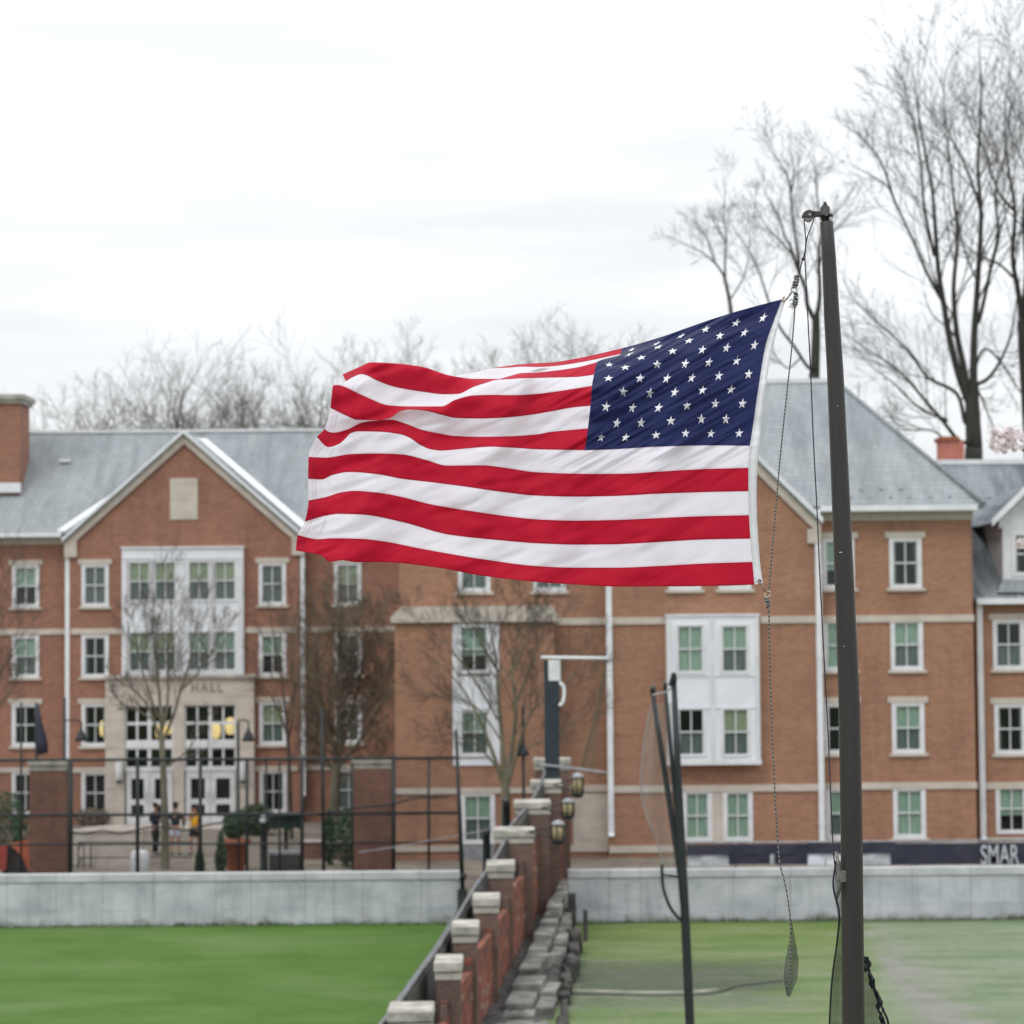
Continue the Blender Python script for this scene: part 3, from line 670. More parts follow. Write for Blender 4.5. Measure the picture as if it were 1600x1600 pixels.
# white two-storey bay on the gable
wb0, wb1 = PX(1042, RG), PX(1187, RG); wz0, wz1 = PZ(1194, RG, 1115), PZ(963, RG, 1115)
gh.append((wb0 + .1, wb1 - .1, wz0 + .1, wz1 - .1))
wall_holes(x0g, x1g, 0, zg2, RG, gh, M['brick_r'], RH, 'gable_wall', gable=[(pk2.x, RG, pk2.z)], depth=.5)
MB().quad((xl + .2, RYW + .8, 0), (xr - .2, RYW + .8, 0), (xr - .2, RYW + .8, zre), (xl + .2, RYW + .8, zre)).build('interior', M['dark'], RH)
WBY = RG - .45; wh2 = []
for px, ul in ((1079, ('gg', 'nd')), (1148.5, ('gd', 'yd'))):
    for r in (0, 1):
        w, h = window(RH, PX(px, WBY), PZ((1053, 1183)[r], WBY, px), WBY, w=1.0, h=1.66, upper=ul[r][0], lower=ul[r][1], lintel=False, sill=False, cs=.09); wh2.append(h)
wall_holes(PX(1042, WBY), PX(1187, WBY), wz0, wz1, WBY, wh2, M['whitepanel'], RH, 'bay_cladding', depth=.45)
MB().quad((PX(1042, WBY), WBY, wz0), (PX(1042, WBY), RG, wz0), (PX(1187, WBY), RG, wz0), (PX(1187, WBY), WBY, wz0)).build('bay_soffit', M['white'], RH)
MB().box(PX(1042, WBY) - .03, PX(1187, WBY) + .03, WBY - .05, WBY + .45, wz1, wz1 + .08).build('bay_cap', M['white'], RH)
MB().box(PX(1042, WBY) - .03, PX(1187, WBY) + .03, WBY - .04, WBY - .002, wz0, wz0 + .16).build('bay_trim', M['white'], RH)
for px in (1046, 1113, 1183): MB().box(PX(px, WBY) - .07, PX(px, WBY) + .07, WBY - .035, WBY - .002, wz0 + .17, wz1 - .01).build('bay_trim', M['white'], RH)
for z in (PZ(1053, WBY, 1115) - .05, PZ(1108, WBY, 1115) + .06): MB().box(PX(1050, WBY), PX(1180, WBY), WBY - .028, WBY - .002, z - .04, z).build('bay_trim', M['white'], RH)
# brick bay and its big stone cornice
bt = PZ(972, BY, 742)
wall_holes(b0x, b1x, 0, bt, BY, bh, M['brick_r'], RH, 'bay_wall', depth=.9)
for px0, px1, p0_, p1_ in ((707, 714, 975, 1196), (766, 780, 975, 1196), (714, 766, 1056, 1114), (714, 766, 1185, 1196), (714, 766, 974, 981)):
    MB().box(PX(px0, BY), PX(px1, BY), BY - .05, BY - .003, PZ(p1_, BY, 742), PZ(p0_, BY, 742)).build('panel', M['whitepanel'], RH)
cz0, cz1 = PZ(972, BY, 742), PZ(947, BY, 742)
MB().prism([(b0x - .12, cz0), (b1x + .12, cz0), (b1x + .12, cz0 + .22), (b1x - .05, cz1), (b0x + .25, cz1), (b0x - .12, cz0 + .22)], BY - .16, RYW - .0).build('cornice', M['stone'], RH)
band(RH, b0x - .02, b1x + .02, PZ(1240, BY, 742), PZ(1231, BY, 742), BY, n=4); band(RH, b0x - .02, PX(716, BY), PZ(1330, BY, 742), PZ(1321, BY, 742), BY, n=2)
MB().box(PX(722, BY), PX(770, BY), BY - .1, BY - .002, TZ, PZ(1321, BY, 745)).build('vent_panel', M['metal'], RH)
# bands
for a, b, y in ((b1x + .02, x0g, RYW), (x0g, PX(1041, RG), RG), (PX(1188, RG), x1g, RG), (x1g, xr + .04, RYW)):
    n = max(1, int((b - a) / 1.8)); band(RH, a + .01, b - .01, qz(972), qz(961), y, n=n)
for a, b, y in ((b1x + .02, x0g, RYW), (x0g, x1g, RG), (x1g, xr + .04, RYW)):
    n = max(1, int((b - a) / 1.8)); band(RH, a + .01, b - .01, qz(1233), qz(1222.5), y, n=n); band(RH, a + .01, b - .01, RB[3] - .35, RB[3] - .12, y, n=n, name='plinth_course')
MB().box(PX(893, RYW), PX(948, RYW), RYW - .05, RYW - .002, PZ(1326, RYW, 920), PZ(1240, RYW, 920)).build('stone_panel', M['stone'], RH)
MB().box(PX(905, RYW), PX(938, RYW), RYW - .062, RYW - .052, PZ(1310, RYW, 920), PZ(1262, RYW, 920)).build('stone_panel', M['stone'], RH)
band(RH, x1g + .15, xr + .05, zre - .02, zre + .27, RYW, name='frieze', n=6); band(RH, xl, x0g - .1, zre - .02, zre + .27, RYW, name='frieze', n=5)
for a, b in ((x1g + .1, xr + .1), (xl - .1, x0g - .1)):
    MB().box(a, b, RYW - .60, RYW - .462, zre + .28, zre + .46).build('gutter', M['gutter'], RH)
    MB().box(a, b, RYW - .48, RYW, zre + .27, zre + .285).build('soffit', M['white'], RH)
downpipe(RH, PX(1277.5, RYW, 1050), TZ + .3, zre + .35, RG + .05, .19); downpipe(RH, PX(951.5, RYW, 1050), TZ + .75, zre + .35, RG + .05, .19)
rY = RYW + 6.2; rZ = PZ(597, rY, 1260); rze = zre + .46
rl, rr = PX(1306, rY, 600), xr + .35
slab('roof', [(xl - .3, RYW - .46, rze), (rr, RYW - .46, rze), (rl, rY, rZ), (xl + 3.6, rY, rZ)], M['slate'], RH)
slab('roof', [(rr, RYW - .46, rze), (rr, RYW + 13, rze), (rl, rY, rZ)], M['slate'], RH)
slab('roof', [(xl - .3, RYW + 13, rze), (xl - .3, RYW - .46, rze), (xl + 3.6, rY, rZ)], M['slate'], RH)
slab('roof', [(rr, RYW + 13, rze), (xl - .3, RYW + 13, rze), (xl + 3.6, rY, rZ), (rl, rY, rZ)], M['slate'], RH)
MB().box(xl + 3.6, rl, rY - .12, rY + .12, rZ - .04, rZ + .12).build('ridge_cap', M['white'], RH)
MB().tube([(rr, RYW - .55, rze + .03), (rl, rY, rZ + .03)], .07, 6).build('hip_cap', M['slate'], RH)
for row in range(2):
    for k in range(8):
        fx = 1360 + k * 31 + row * 15
        if row == 0 and fx > 1480: continue
        p = P(fx - 46, (767, 780)[row], RYW + (.35, .0)[row] ); MB().box(p.x - .05, p.x + .05, p.y - .12, p.y + .05, p.z - .02, p.z + .10).build('snow_guard', M['metal'], RH)
def main_y2(z): return RYW - .46 + (z - rze) / (rZ - rze) * (rY - RYW + .46)
gz2 = pk2.z + .2; zl2 = zg2 + .05; hw2 = (x1g - x0g) / 2; gy0 = RG - .25
for s in (-1, 1):
    xe = xm + s * (hw2 + .12)
    slab('gable_roof', [(xm, gy0, gz2), (xe, gy0, zl2), (xe, main_y2(max(zl2, rze)), zl2), (xm, main_y2(gz2), gz2)], M['slate'], RH, .10)
    a0 = Vector((xm, gy0, gz2)); a1 = Vector((xe, gy0, zl2))
    q = [a0 + Vector((0, 0, -.1)), a1 + Vector((0, 0, -.1)), a1 + Vector((0, 0, -.55)), a0 + Vector((0, 0, -.55))]
    pts = [(v.x, v.z) for v in q]; pts = pts if s < 0 else pts[::-1]
    MB().prism(pts, RG - .12, RG + .02).build('rake_stone', M['stone'], RH)
    MB().box(xe - s*.46, xe - s*.02, RG - .13, RG + .02, zl2 - .78, zl2 - .3).build('kneeler', M['stone'], RH)
    q = [a0 + Vector((0, 0, .08)), a1 + Vector((s*.05, 0, .08)), a1 + Vector((s*.05, 0, -.12)), a0 + Vector((0, 0, -.12))]
    pts = [(v.x, v.z) for v in q]; pts = pts if s < 0 else pts[::-1]
    MB().prism(pts, gy0 - .06, gy0 + .10).build('rake_board', M['gutter'], RH)

# ------------------------------------------------------------------ lower wing at the far right
DY = 83.0
DH = thing('brick_wing', 'lower brick wing with a white dormer at the right edge', 'building', (PX(1570, DY), DY, TZ))
dh = []
x0d, x1d = PX(1524, DY), 34
DB = [PZ(b, DY, 1577) for b in (1046, 1178)] + [PZ(1303, DY, 1577)]
for px, sp in {1577: ['nd', 'nn', 'gn'], 1690: ['gd', 'gd', 'nn'], 1800: ['gd', 'nn', 'gd']}.items():
    for r in range(3): addw(dh, DH, PX(px, DY), DB[r], DY, upper=sp[r][0], lower=sp[r][1], lintel=r != 2, sill=r != 2)
zde = PZ(944, DY, 1560)
wall_holes(x0d, x1d, 0, zde, DY, dh, M['brick_r'], DH)
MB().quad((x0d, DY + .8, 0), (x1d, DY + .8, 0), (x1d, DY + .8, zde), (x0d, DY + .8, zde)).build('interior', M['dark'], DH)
MB().box(x0d, x1d, DY - .5, DY - .36, zde, zde + .2).build('gutter', M['gutter'], DH); MB().box(x0d, x1d, DY - .36, DY, zde + .0, zde + .02).build('soffit', M['white'], DH)
band(DH, x0d, x1d, PZ(1233, DY, 1560), PZ(1222, DY, 1560), DY, n=6); band(DH, x0d, x1d, DB[2] - .33, DB[2] - .12, DY, n=6, name='plinth_course')
downpipe(DH, PX(1531, DY, 1100), TZ + .4, zde + .15, DY - .1, .19)
dY = DY + 7.5; dZ = PZ(724, dY, 1500); xdl = PX(1440, dY, 720)
slab('roof', [(x0d - .1, DY - .42, zde + .2), (x1d, DY - .42, zde + .2), (x1d, dY, dZ), (x0d - .1, dY, dZ)], M['slate2'], DH)
slab('roof', [(x0d - 3.0, dY - 2.2, dZ - 1.9), (x0d - .1, dY - 2.2, dZ - 1.9), (x0d - .1, dY, dZ), (x0d - 3.0, dY, dZ)], M['slate2'], DH)
slab('roof', [(x0d - 3, dY, dZ), (x1d, dY, dZ), (x1d, dY + 7, zde), (x0d - 3, dY + 7, zde)], M['slate2'], DH)
MB().box(x0d - 3.0, x1d, dY - .14, dY + .14, dZ - .05, dZ + .13).build('ridge_cap', M['white'], DH)
# dormer
dmx = PX(1612, DY); dw0 = PX(1570, DY)
hwd = dmx - dw0; dzb = PZ(905, DY, 1590); dze = PZ(812, DY, 1560)
win, hh = window(DH, PX(1608, DY), PZ(900, DY, 1600), DY - .02, w=1.06, h=1.5, upper='n', lower='n', lintel=False, sill=False)
dm = wall_holes(dw0, dmx + hwd, dzb, dze, DY - .02, [hh], M['white'], DH, 'dormer', gable=[(dmx, DY - .02, dze + hwd)], depth=6)
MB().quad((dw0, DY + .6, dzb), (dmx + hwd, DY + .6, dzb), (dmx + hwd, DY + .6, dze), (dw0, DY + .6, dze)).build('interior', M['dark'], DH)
for s in (-1, 1):
    a0 = Vector((dmx, DY - .4, dze + hwd + .25)); a1 = Vector((dmx + s*(hwd + .42), DY - .4, dze - .12))
    slab('roof', [a0, a1, a1 + Vector((0, 6, 0)), a0 + Vector((0, 6, 0))], M['slate2'], dm, .08)
    q = [a0 + Vector((0, 0, .1)), a1 + Vector((0, 0, .1)), a1 + Vector((0, 0, -.12)), a0 + Vector((0, 0, -.12))]
    pts = [(v.x, v.z) for v in q]; pts = pts if s < 0 else pts[::-1]
    MB().prism(pts, DY - .46, DY - .28).build('rake_board', M['gutter'], dm)
    q = [a0 + Vector((0, 0, -.14)), a1 + Vector((-s*.3, 0, .12)), a1 + Vector((-s*.3, 0, -.2)), a0 + Vector((0, 0, -.5))]
    pts = [(v.x, v.z) for v in q]; pts = pts if s < 0 else pts[::-1]
    MB().prism(pts, DY - .1, DY - .03).build('rake_board', M['white'], dm)
MB().hexa([(dw0 - .25, DY - .3, dzb - .45), (dmx + hwd, DY - .3, dzb - .45), (dmx + hwd, DY, dzb - .45), (dw0 - .25, DY, dzb - .45)],
          [(dw0 - .05, DY - .1, dzb), (dmx + hwd, DY - .1, dzb), (dmx + hwd, DY, dzb), (dw0 - .05, DY, dzb)]).build('apron', M['slate'], dm)
# chimney beyond
c0, c1 = P(1472, 722, 97), P(1506, 682, 97)
ch = MB().box(c0.x, c1.x, 97, 98.2, zde, c1.z - .15).build('chimney', simple('red chimney brick', (.42, .15, .11), (.50, .19, .14), .85, 3), DH)
MB().box(c0.x - .08, c1.x - .2, 96.9, 98.3, c1.z - .15, c1.z).build('cap', M['terracotta'], ch)

# ------------------------------------------------------------------ flag (real cloth shape, about 13 m from the camera)
FY = 13.0; PXM = FPX / FY                                   # 291 px per metre there
def pl(pts, n=None):
    return pts
def interp(xs, ys, x):
    "monotone cubic (Fritsch-Carlson) interpolation"
    n = len(xs)
    if x <= xs[0]: return ys[0]
    if x >= xs[-1]: return ys[-1]
    k = 0
    while xs[k + 1] < x: k += 1
    d = [(ys[i+1] - ys[i]) / (xs[i+1] - xs[i]) for i in range(n - 1)]
    def m(i):
        if i == 0: return d[0]
        if i == n - 1: return d[-1]
        if d[i-1] * d[i] <= 0: return 0.0
        w1 = 2*(xs[i+1]-xs[i]) + (xs[i]-xs[i-1]); w2 = (xs[i+1]-xs[i]) + 2*(xs[i]-xs[i-1])
        return (w1 + w2) / (w1 / d[i-1] + w2 / d[i])
    h = xs[k+1] - xs[k]; t = (x - xs[k]) / h
    return ((1+2*t)*(1-t)**2)*ys[k] + t*(1-t)**2*h*m(k) + t*t*(3-2*t)*ys[k+1] + t*t*(t-1)*h*m(k+1)
# canton: eleven lines (edges and nine rows of stars); each from hoist to fly side, (k/12 of the canton width, x, y)
CL = [
 [(0,1222,467.5),(1,1201,473),(3,1160,484),(5,1119,496.5),(7,1077,511),(9,1036,525.5),(11,991,539),(12,971,544.5)],
 [(0,1213,491),(1,1192.5,497.5),(3,1150,505),(5,1102,515.5),(7,1064,526),(9,1026,538),(11,987,547.5),(12,970,551)],
 [(0,1205,513),(2,1163,520),(4,1125,525),(6,1076,533),(8,1027.5,543),(10,982,554.5),(12,955,558.5)],
 [(0,1197.5,536),(1,1179,540),(3,1135,544),(5,1097.5,547),(7,1051,549),(9,1002.5,559.5),(11,952,571),(12,932.5,568)],
 [(0,1192.5,560),(2,1151,564),(4,1107,566.6),(6,1070.6,569),(8,1027,570),(10,977,575),(12,928.5,583)],
 [(0,1189,582),(1,1170,585),(3,1123,587.5),(5,1080.6,591),(7,1041.6,592),(9,1000,592),(11,951,592.5),(12,926.5,595)],
 [(0,1185.5,605),(2,1142,609),(4,1097.5,610),(6,1054,614),(8,1015.6,615.6),(10,974,614),(12,924.5,611)],
 [(0,1182,628),(1,1160,631),(3,1117.5,631),(5,1073,634),(7,1029,638),(9,988,638),(11,947,637),(12,922.8,632)],
 [(0,1179,651),(2,1134,655),(4,1096,655),(6,1048,658),(8,1001.6,661),(10,964,662),(12,920,656)],
 [(0,1175.5,674),(1,1155,677.5),(3,1110.6,678),(5,1071,677.5),(7,1025,680),(9,977,684),(11,939,684),(12,916.5,680)],
 [(0,1172,696.5),(3,1109,696),(7,1027,698),(10,950,702.5),(12,913,703.5)],
]
# stripe edges 0..13 from the canton (or the hoist) to the fly end
EDGE = [(971,544.5),(970,553),(933,566),(928,585.5),(925,603),(922.5,634),(918.5,669.5),(913,703.5)]
BL = {
 0: [(902,560),(860,566.5),(840,567.5),(815,569),(790,572),(771,575)],
 1: [(902,567),(860,572.5),(840,573.5),(815,573),(793,574.5),(771,575.5)],
 2: [(902,574),(860,580),(840,582),(815,583),(795,588),(777,592),(742,592),(705,587),(659,573),(620,568),(596,566.5),(580.6,566),(560,574),(535,585)],
 3: [(900,589),(860,590),(840,590.5),(815,591),(795,592.5),(777,593.5),(757,599),(740,604.5),(715,615.5),(696,616),(660,612),(615,604),(590,595),(565,584.5),(552,589),(540,596)],
 4: [(900,607),(860,613),(840,615.5),(800,617.5),(770,617),(740,618),(712,624.5),(690,635),(640,635),(609,633.5),(565,617),(526,602),(521,602)],
 5: [(900,636),(860,643),(840,646.5),(800,651.5),(750,654),(712,653),(690,648),(660,641),(640,640),(624,643.5),(609,653),(590,656.5),(559,656),(540,649),(516,637)],
 6: [(890,672),(860,675),(840,678.5),(800,681.5),(750,682.5),(709,681),(685,677),(659,671.5),(634,662),(609,655.5),(590,657),(565,660.5),(543,671),(521,676),(511,673.5),(507,670)],
 7: [(890,703),(860,702.5),(840,702),(800,699.5),(768,698),(721,701.5),(690,704),(673,702),(659,696.5),(640,684),(627.5,679),(590,674.5),(560,674),(549,676.5),(538,687),(531,693),(513,698.5),(495,683)],
 8: [(1169.7,731),(1100,733),(1027.5,737),(980,740),(934,740.5),(840,738),(790,731),(752.5,727),(699,727.5),(665,718.5),(627.5,710),(590,708.5),(549,709.5),(509,715),(482,714)],
 9: [(1169.7,767.5),(1100,769),(1027.5,771.5),(960,775),(900,776),(840,774.5),(780,768),(721,759.5),(670,753),(627.5,748),(590,741),(546,737.5),(520,742),(502.5,749),(481.5,748)],
 10: [(1170.6,805),(1100,806.5),(1027.5,809.5),(960,812.5),(900,813.5),(840,811.5),(795,807),(752.5,801),(671,787.5),(630,777),(596,770.5),(552.5,767),(530,770),(512,776),(482,782)],
 11: [(1173,841.6),(1100,843),(1027.5,847),(960,850.5),(900,851),(840,849),(780,844),(702.5,835.5),(627.5,815.5),(565,804),(530,803),(515,804.5),(476,815)],
 12: [(1176,878),(1100,880.5),(1027.5,884.5),(960,887),(900,887),(840,884.5),(752.5,873.5),(659,857.5),(600,846),(565,842),(520,841),(496,842.5),(465,836)],
 13: [(1179,913.5),(1120,915.5),(1059,916.3),(965,916.6),(900,913.5),(840,909.5),(752.5,899.5),(677.5,886),(596,878.5),(559,878.5),(534,875.5),(515,878),(502.5,868.5),(462,860)],
}
HOIST = [(1222,467.5),(1209,500),(1198.5,533),(1191.5,565.5),(1186.6,598),(1182,631),(1177,663),(1172,696.5)]
XF = {}
def line_uv(b):
    "u positions for the points of stripe edge b"
    p = BL[b]
    if b <= 7: s = EDGE[b]; us0 = .4; xs = [s] + p
    else: us0 = 0.0; xs = p
    x0 = xs[0][0]; xe = {0: 505, 1: 508}.get(b, xs[-1][0])
    return [(us0 + (1 - us0) * (x0 - x) / (x0 - xe), x, y) for x, y in xs]
LN = {b: line_uv(b) for b in BL}
LN[4] = LN[4][:-1] + [(1.0, 521, 602)]; LN[4][-2] = (.992, 526, 601.5)
# the two top stripes fold away behind the crest beyond x = 771
for b, dy in ((0, 22), (1, 11)):
    u0 = LN[b][-1][0]
    for x, y in ((735, 577), (690, 578), (640, 572), (600, 573), (570, 582), (548, 592)):
        s = EDGE[b]; u = .4 + .6 * (s[0] - x) / (s[0] - 520)
        if u > u0 + .02: LN[b].append((min(u, .985), x, y + dy * min(1, (771 - x) / 60)))
    LN[b].append((1.0, 541, 597 + dy))
HU = [0, .4]
def flag_xy_canton(u, v):
    r = v / .7; k = u / .4 * 12
    xs, ys = [], []
    for row in CL:
        ks = [q[0] for q in row]
        xs.append(interp(ks, [q[1] for q in row], k)); ys.append(interp(ks, [q[2] for q in row], k))
    return interp(list(range(11)), xs, r), interp(list(range(11)), ys, r)
def edge_xy(v):
    return interp(list(range(8)), [q[0] for q in EDGE], v), interp(list(range(8)), [q[1] for q in EDGE], v)
NU = 320; SUB = 12
US = [i / NU for i in range(NU + 1)]; VS = [j / SUB for j in range(13 * SUB + 1)]
colx = {}; 
def bpos(b, u):
    L = LN[b]; us = [q[0] for q in L]
    return interp(us, [q[1] for q in L], u), interp(us, [q[2] for q in L], u)
XY = []
for i, u in enumerate(US):
    col = []
    low = {b: bpos(b, u) for b in range(8, 14)}
    if u < .4:
        can = [flag_xy_canton(u, v) for v in VS if v <= 7]
        e7 = can[-1]; s7 = list(range(7, 14))
        lx_ = [e7[0]] + [low[b][0] for b in range(8, 14)]; ly_ = [e7[1]] + [low[b][1] for b in range(8, 14)]
        ce = (u / .4) ** 3
        for v in VS:
            if v <= 7:
                x, y = can[int(round(v * SUB))]
                if ce > .01:
                    a = flag_xy_canton(.4, v); e_ = edge_xy(v); x += (e_[0] - a[0]) * ce; y += (e_[1] - a[1]) * ce
            else: x, y = interp(s7, lx_, v), interp(s7, ly_, v)
            col.append((x, y))
    else:
        bs = list(range(14)); pp = [bpos(b, u) for b in range(8)] + [low[b] for b in range(8, 14)]
        bx_ = [q[0] for q in pp]; by_ = [q[1] for q in pp]
        for v in VS: col.append((interp(bs, bx_, v), interp(bs, by_, v)))
    XY.append(col)
# depth: cloth that looks squeezed is tilted; the waves come towards us and go back
NV = len(VS); DEP = [[0.0] * NV for _ in US]
STEP = 36.6 / SUB
for i, u in enumerate(US):
    d = 0.0
    for j in range(NV - 1, 0, -1):
        h = math.hypot(XY[i][j][1] - XY[i][j-1][1], 0)
        up = XY[i][j][1] - XY[i][j-1][1]
        s = math.sqrt(max(0.0, 1 - min(1, h / STEP) ** 2)) * STEP
        v = VS[j]
        if v > 7: sg = .22
        elif v > 6: sg = .45
        elif v > 5: sg = -.75 if u > .55 else .25
        elif v > 4: sg = .35
        else: sg = .80
        DEP[i][j] = d; d += s * sg / PXM
    DEP[i][0] = d
for _ in range(14):                                            # smooth along the fly and a little along the hoist
    D2 = [r[:] for r in DEP]
    for i in range(NU + 1):
        a, b = max(i - 2, 0), min(i + 2, NU)
        for j in range(NV):
            c, d = max(j - 1, 0), min(j + 1, NV - 1)
            DEP[i][j] = (D2[a][j] + D2[b][j] + D2[i][j] * 2 + D2[i][c] + D2[i][d]) / 6
FD = []
for i, u in enumerate(US):
    row = []
    for j, v in enumerate(VS):
        x, y = XY[i][j]
        env = min(1, u / .25)
        w = .065 * env * math.sin(u * 15 + v * .16 + .4) + .026 * env * math.sin(u * 31 - v * .35 + 1)
        # taut diagonal wrinkles running to the top hoist corner, and soft ripples elsewhere
        q = (y - 470) * .93 + (x - 1225) * .50
        r_ = (x - 1225) * .93 - (y - 470) * .35
        wr = noise.noise(Vector((q * .060, r_ * .009, 2.0))) * .026 + noise.noise(Vector((q * .17, r_ * .013, 5.0))) * .012 + noise.noise(Vector((q * .34, r_ * .020, 11.0))) * .0045 + max(0, noise.noise(Vector((q * .13, r_ * .010, 8.0)))) ** 2 * .045
        can = 1.0 if (u < .4 and v < 7) else max(.10, 1 - max(0, (u - .4) * 7) - max(0, (v - 7) * .5))
        soft = noise.noise(Vector((x * .012, y * .03 + x * .014, 9))) * .020 + noise.noise(Vector((x * .03 + y * .02, y * .05, 3))) * .006 + noise.noise(Vector((x * .02 + y * .05, y * .012 - x * .03, 6))) * .006 * (1 + u) + noise.noise(Vector((x * .05 + y * .11, y * .03 - x * .03, 21))) * .0016 + max(0, noise.noise(Vector((x * .018 + y * .06, y * .01 - x * .012, 16)))) ** 2 * .035 * (.4 + u)
        if u > .95: soft += .012 * math.sin((u - .95) * 60 + v * 2.1)
        row.append(FY + DEP[i][j] + w + wr * can * min(1, u * 14 + .15) + soft * env - .02)
    FD.append(row)
FP = [[P(XY[i][j][0], XY[i][j][1], FD[i][j]) for j in range(NV)] for i in range(NU + 1)]
def fpos(u, v):
    a = min(max(u * NU, 0), NU - 1e-6); b = min(max(v * SUB, 0), NV - 1 - 1e-6); i, j = int(a), int(b); s, t = a - i, b - j
    return (FP[i][j] * (1-s) + FP[i+1][j] * s) * (1-t) + (FP[i][j+1] * (1-s) + FP[i+1][j+1] * s) * t
def fnor(u, v):
    e = .004; a = fpos(min(u + e, 1), v) - fpos(max(u - e, 0), v); b = fpos(u, min(v + e * 13, 13)) - fpos(u, max(v - e * 13, 0))
    n = a.cross(b).normalized(); return n if n.y < 0 else -n
def cloth(name, c, c2, seam=None, trans=.38, edge=None, sheen=.12):
    m = bpy.data.materials.new(name); m.use_nodes = True; t = m.node_tree; t.nodes.clear()
    o = t.nodes.new('ShaderNodeOutputMaterial'); mx = t.nodes.new('ShaderNodeMixShader'); mx.inputs[0].default_value = trans
    df = t.nodes.new('ShaderNodeBsdfPrincipled'); df.inputs['Roughness'].default_value = .75; df.inputs['Specular IOR Level'].default_value = .22
    df.inputs['Sheen Weight'].default_value = sheen; df.inputs['Sheen Roughness'].default_value = .4
    tr = t.nodes.new('ShaderNodeBsdfTranslucent')
    uv = t.nodes.new('ShaderNodeUVMap'); uv.uv_map = 'uv'
    mp_ = t.nodes.new('ShaderNodeMapping'); mp_.inputs['Scale'].default_value = (1, 1, 1); t.links.new(uv.outputs[0], mp_.inputs[0])
    n = noisy(t, mp_.outputs[0], 6, 5, .6); col = ramp(t, n, [(.3, c2), (.7, c)])
    mp2 = t.nodes.new('ShaderNodeMapping'); mp2.inputs['Scale'].default_value = (260, 130, 1); t.links.new(uv.outputs[0], mp2.inputs[0])
    wv = noisy(t, mp2.outputs[0], 3, 2, .5)
    if seam:                                                   # stitched double hem at the fly end
        sp = t.nodes.new('ShaderNodeSeparateXYZ'); t.links.new(uv.outputs[0], sp.inputs[0])
        r = t.nodes.new('ShaderNodeValToRGB'); r.color_ramp.interpolation = 'CONSTANT'; el = r.color_ramp.elements
        stops = [(0, 0), (.9800, .55), (.9815, .22), (.9870, .5), (.9885, .22)]
        while len(el) < len(stops): el.new(.5)
        for q, (p_, v_) in zip(el, stops): q.position = p_; q.color = (v_, v_, v_, 1)
        t.links.new(sp.outputs[0], r.inputs[0]); col = mixc(t, r.outputs[0], col, seam)
    if edge:                                                   # felled seam along each stripe edge
        fr = t.nodes.new('ShaderNodeMath'); fr.operation = 'MULTIPLY'; fr.inputs[1].default_value = 13; t.links.new(sp.outputs[1], fr.inputs[0])
        f2 = t.nodes.new('ShaderNodeMath'); f2.operation = 'FRACT'; t.links.new(fr.outputs[0], f2.inputs[0])
        r2 = t.nodes.new('ShaderNodeValToRGB'); r2.color_ramp.interpolation = 'LINEAR'; el = r2.color_ramp.elements
        stops = [(0, .8), (.035, .55), (.05, 0), (.90, 0), (.91, .3), (.96, .5), (.98, .9)]
        while len(el) < len(stops): el.new(.5)
        for q, (p_, v_) in zip(el, stops): q.position = p_; q.color = (v_, v_, v_, 1)
        t.links.new(f2.outputs[0], r2.inputs[0]); col = mixc(t, r2.outputs[0], col, edge)
    t.links.new(col, df.inputs['Base Color']); t.links.new(col, tr.inputs[0])
    bp = t.nodes.new('ShaderNodeBump'); bp.inputs['Strength'].default_value = .12; bp.inputs['Distance'].default_value = .001
    t.links.new(wv, bp.inputs['Height']); t.links.new(bp.outputs[0], df.inputs['Normal'])
    t.links.new(df.outputs[0], mx.inputs[1]); t.links.new(tr.outputs[0], mx.inputs[2]); t.links.new(mx.outputs[0], o.inputs[0])
    return m
M['f_red'] = cloth('red flag nylon', (.56, .010, .037), (.48, .008, .031), (.36, .008, .03), edge=(.30, .004, .022))
M['f_white'] = cloth('white flag nylon', (.90, .865, .955), (.87, .83, .93), (.70, .56, .64), .45, edge=(.80, .62, .72))
M['f_blue'] = cloth('navy flag nylon', (.020, .027, .108), (.015, .021, .088), None, .36, sheen=.28)
M['f_star'] = cloth('white star embroidery', (.78, .77, .82), (.66, .65, .72), None, .1)
flag = thing('flag', 'American flag streaming left from the flagpole, seen from its back', 'flag', tuple(fpos(0, 0)))
def patch(name, i0, i1, j0, j1, mat, parent, label=None, off=0):
    vs_, fs, uvs = [], [], []; org = wl(parent)
    for i in range(i0, i1 + 1):
        for j in range(j0, j1 + 1):
            vs_.append(tuple(FP[i][j] - org)); uvs.append((US[i], VS[j] / 13))
    w = j1 - j0 + 1
    for i in range(i1 - i0):
        for j in range(j1 - j0):
            a = i * w + j; fs.append((a, a + 1, a + w + 1, a + w))
    me = bpy.data.meshes.new(name); me.from_pydata(vs_, [], fs); me.materials.append(mat)
    me.polygons.foreach_set('use_smooth', [True] * len(fs))
    ul = me.uv_layers.new(name='uv')
    for lp in me.loops: ul.data[lp.index].uv = uvs[lp.vertex_index]
    me.update(); o = bpy.data.objects.new(name, me); put(o, parent, org)
    # normals taken from the whole cloth, so that stripes join without a crease
    nn = []
    for i in range(i0, i1 + 1):
        for j in range(j0, j1 + 1):
            a = FP[min(i+1, NU)][j] - FP[max(i-1, 0)][j]; b = FP[i][min(j+1, NV-1)] - FP[i][max(j-1, 0)]
            n = b.cross(a); nn.append(tuple(n.normalized()) if n.length > 1e-9 else (0, -1, 0))
    me.normals_split_custom_set_from_vertices(nn)
    if label: o['label'] = label
    return o
CI = int(.4 * NU)
for k in range(13):
    patch('stripe', 0 if k >= 7 else CI, NU, k * SUB, (k + 1) * SUB, M['f_red'] if k % 2 == 0 else M['f_white'], flag, 'red stripe' if k % 2 == 0 else 'white stripe')
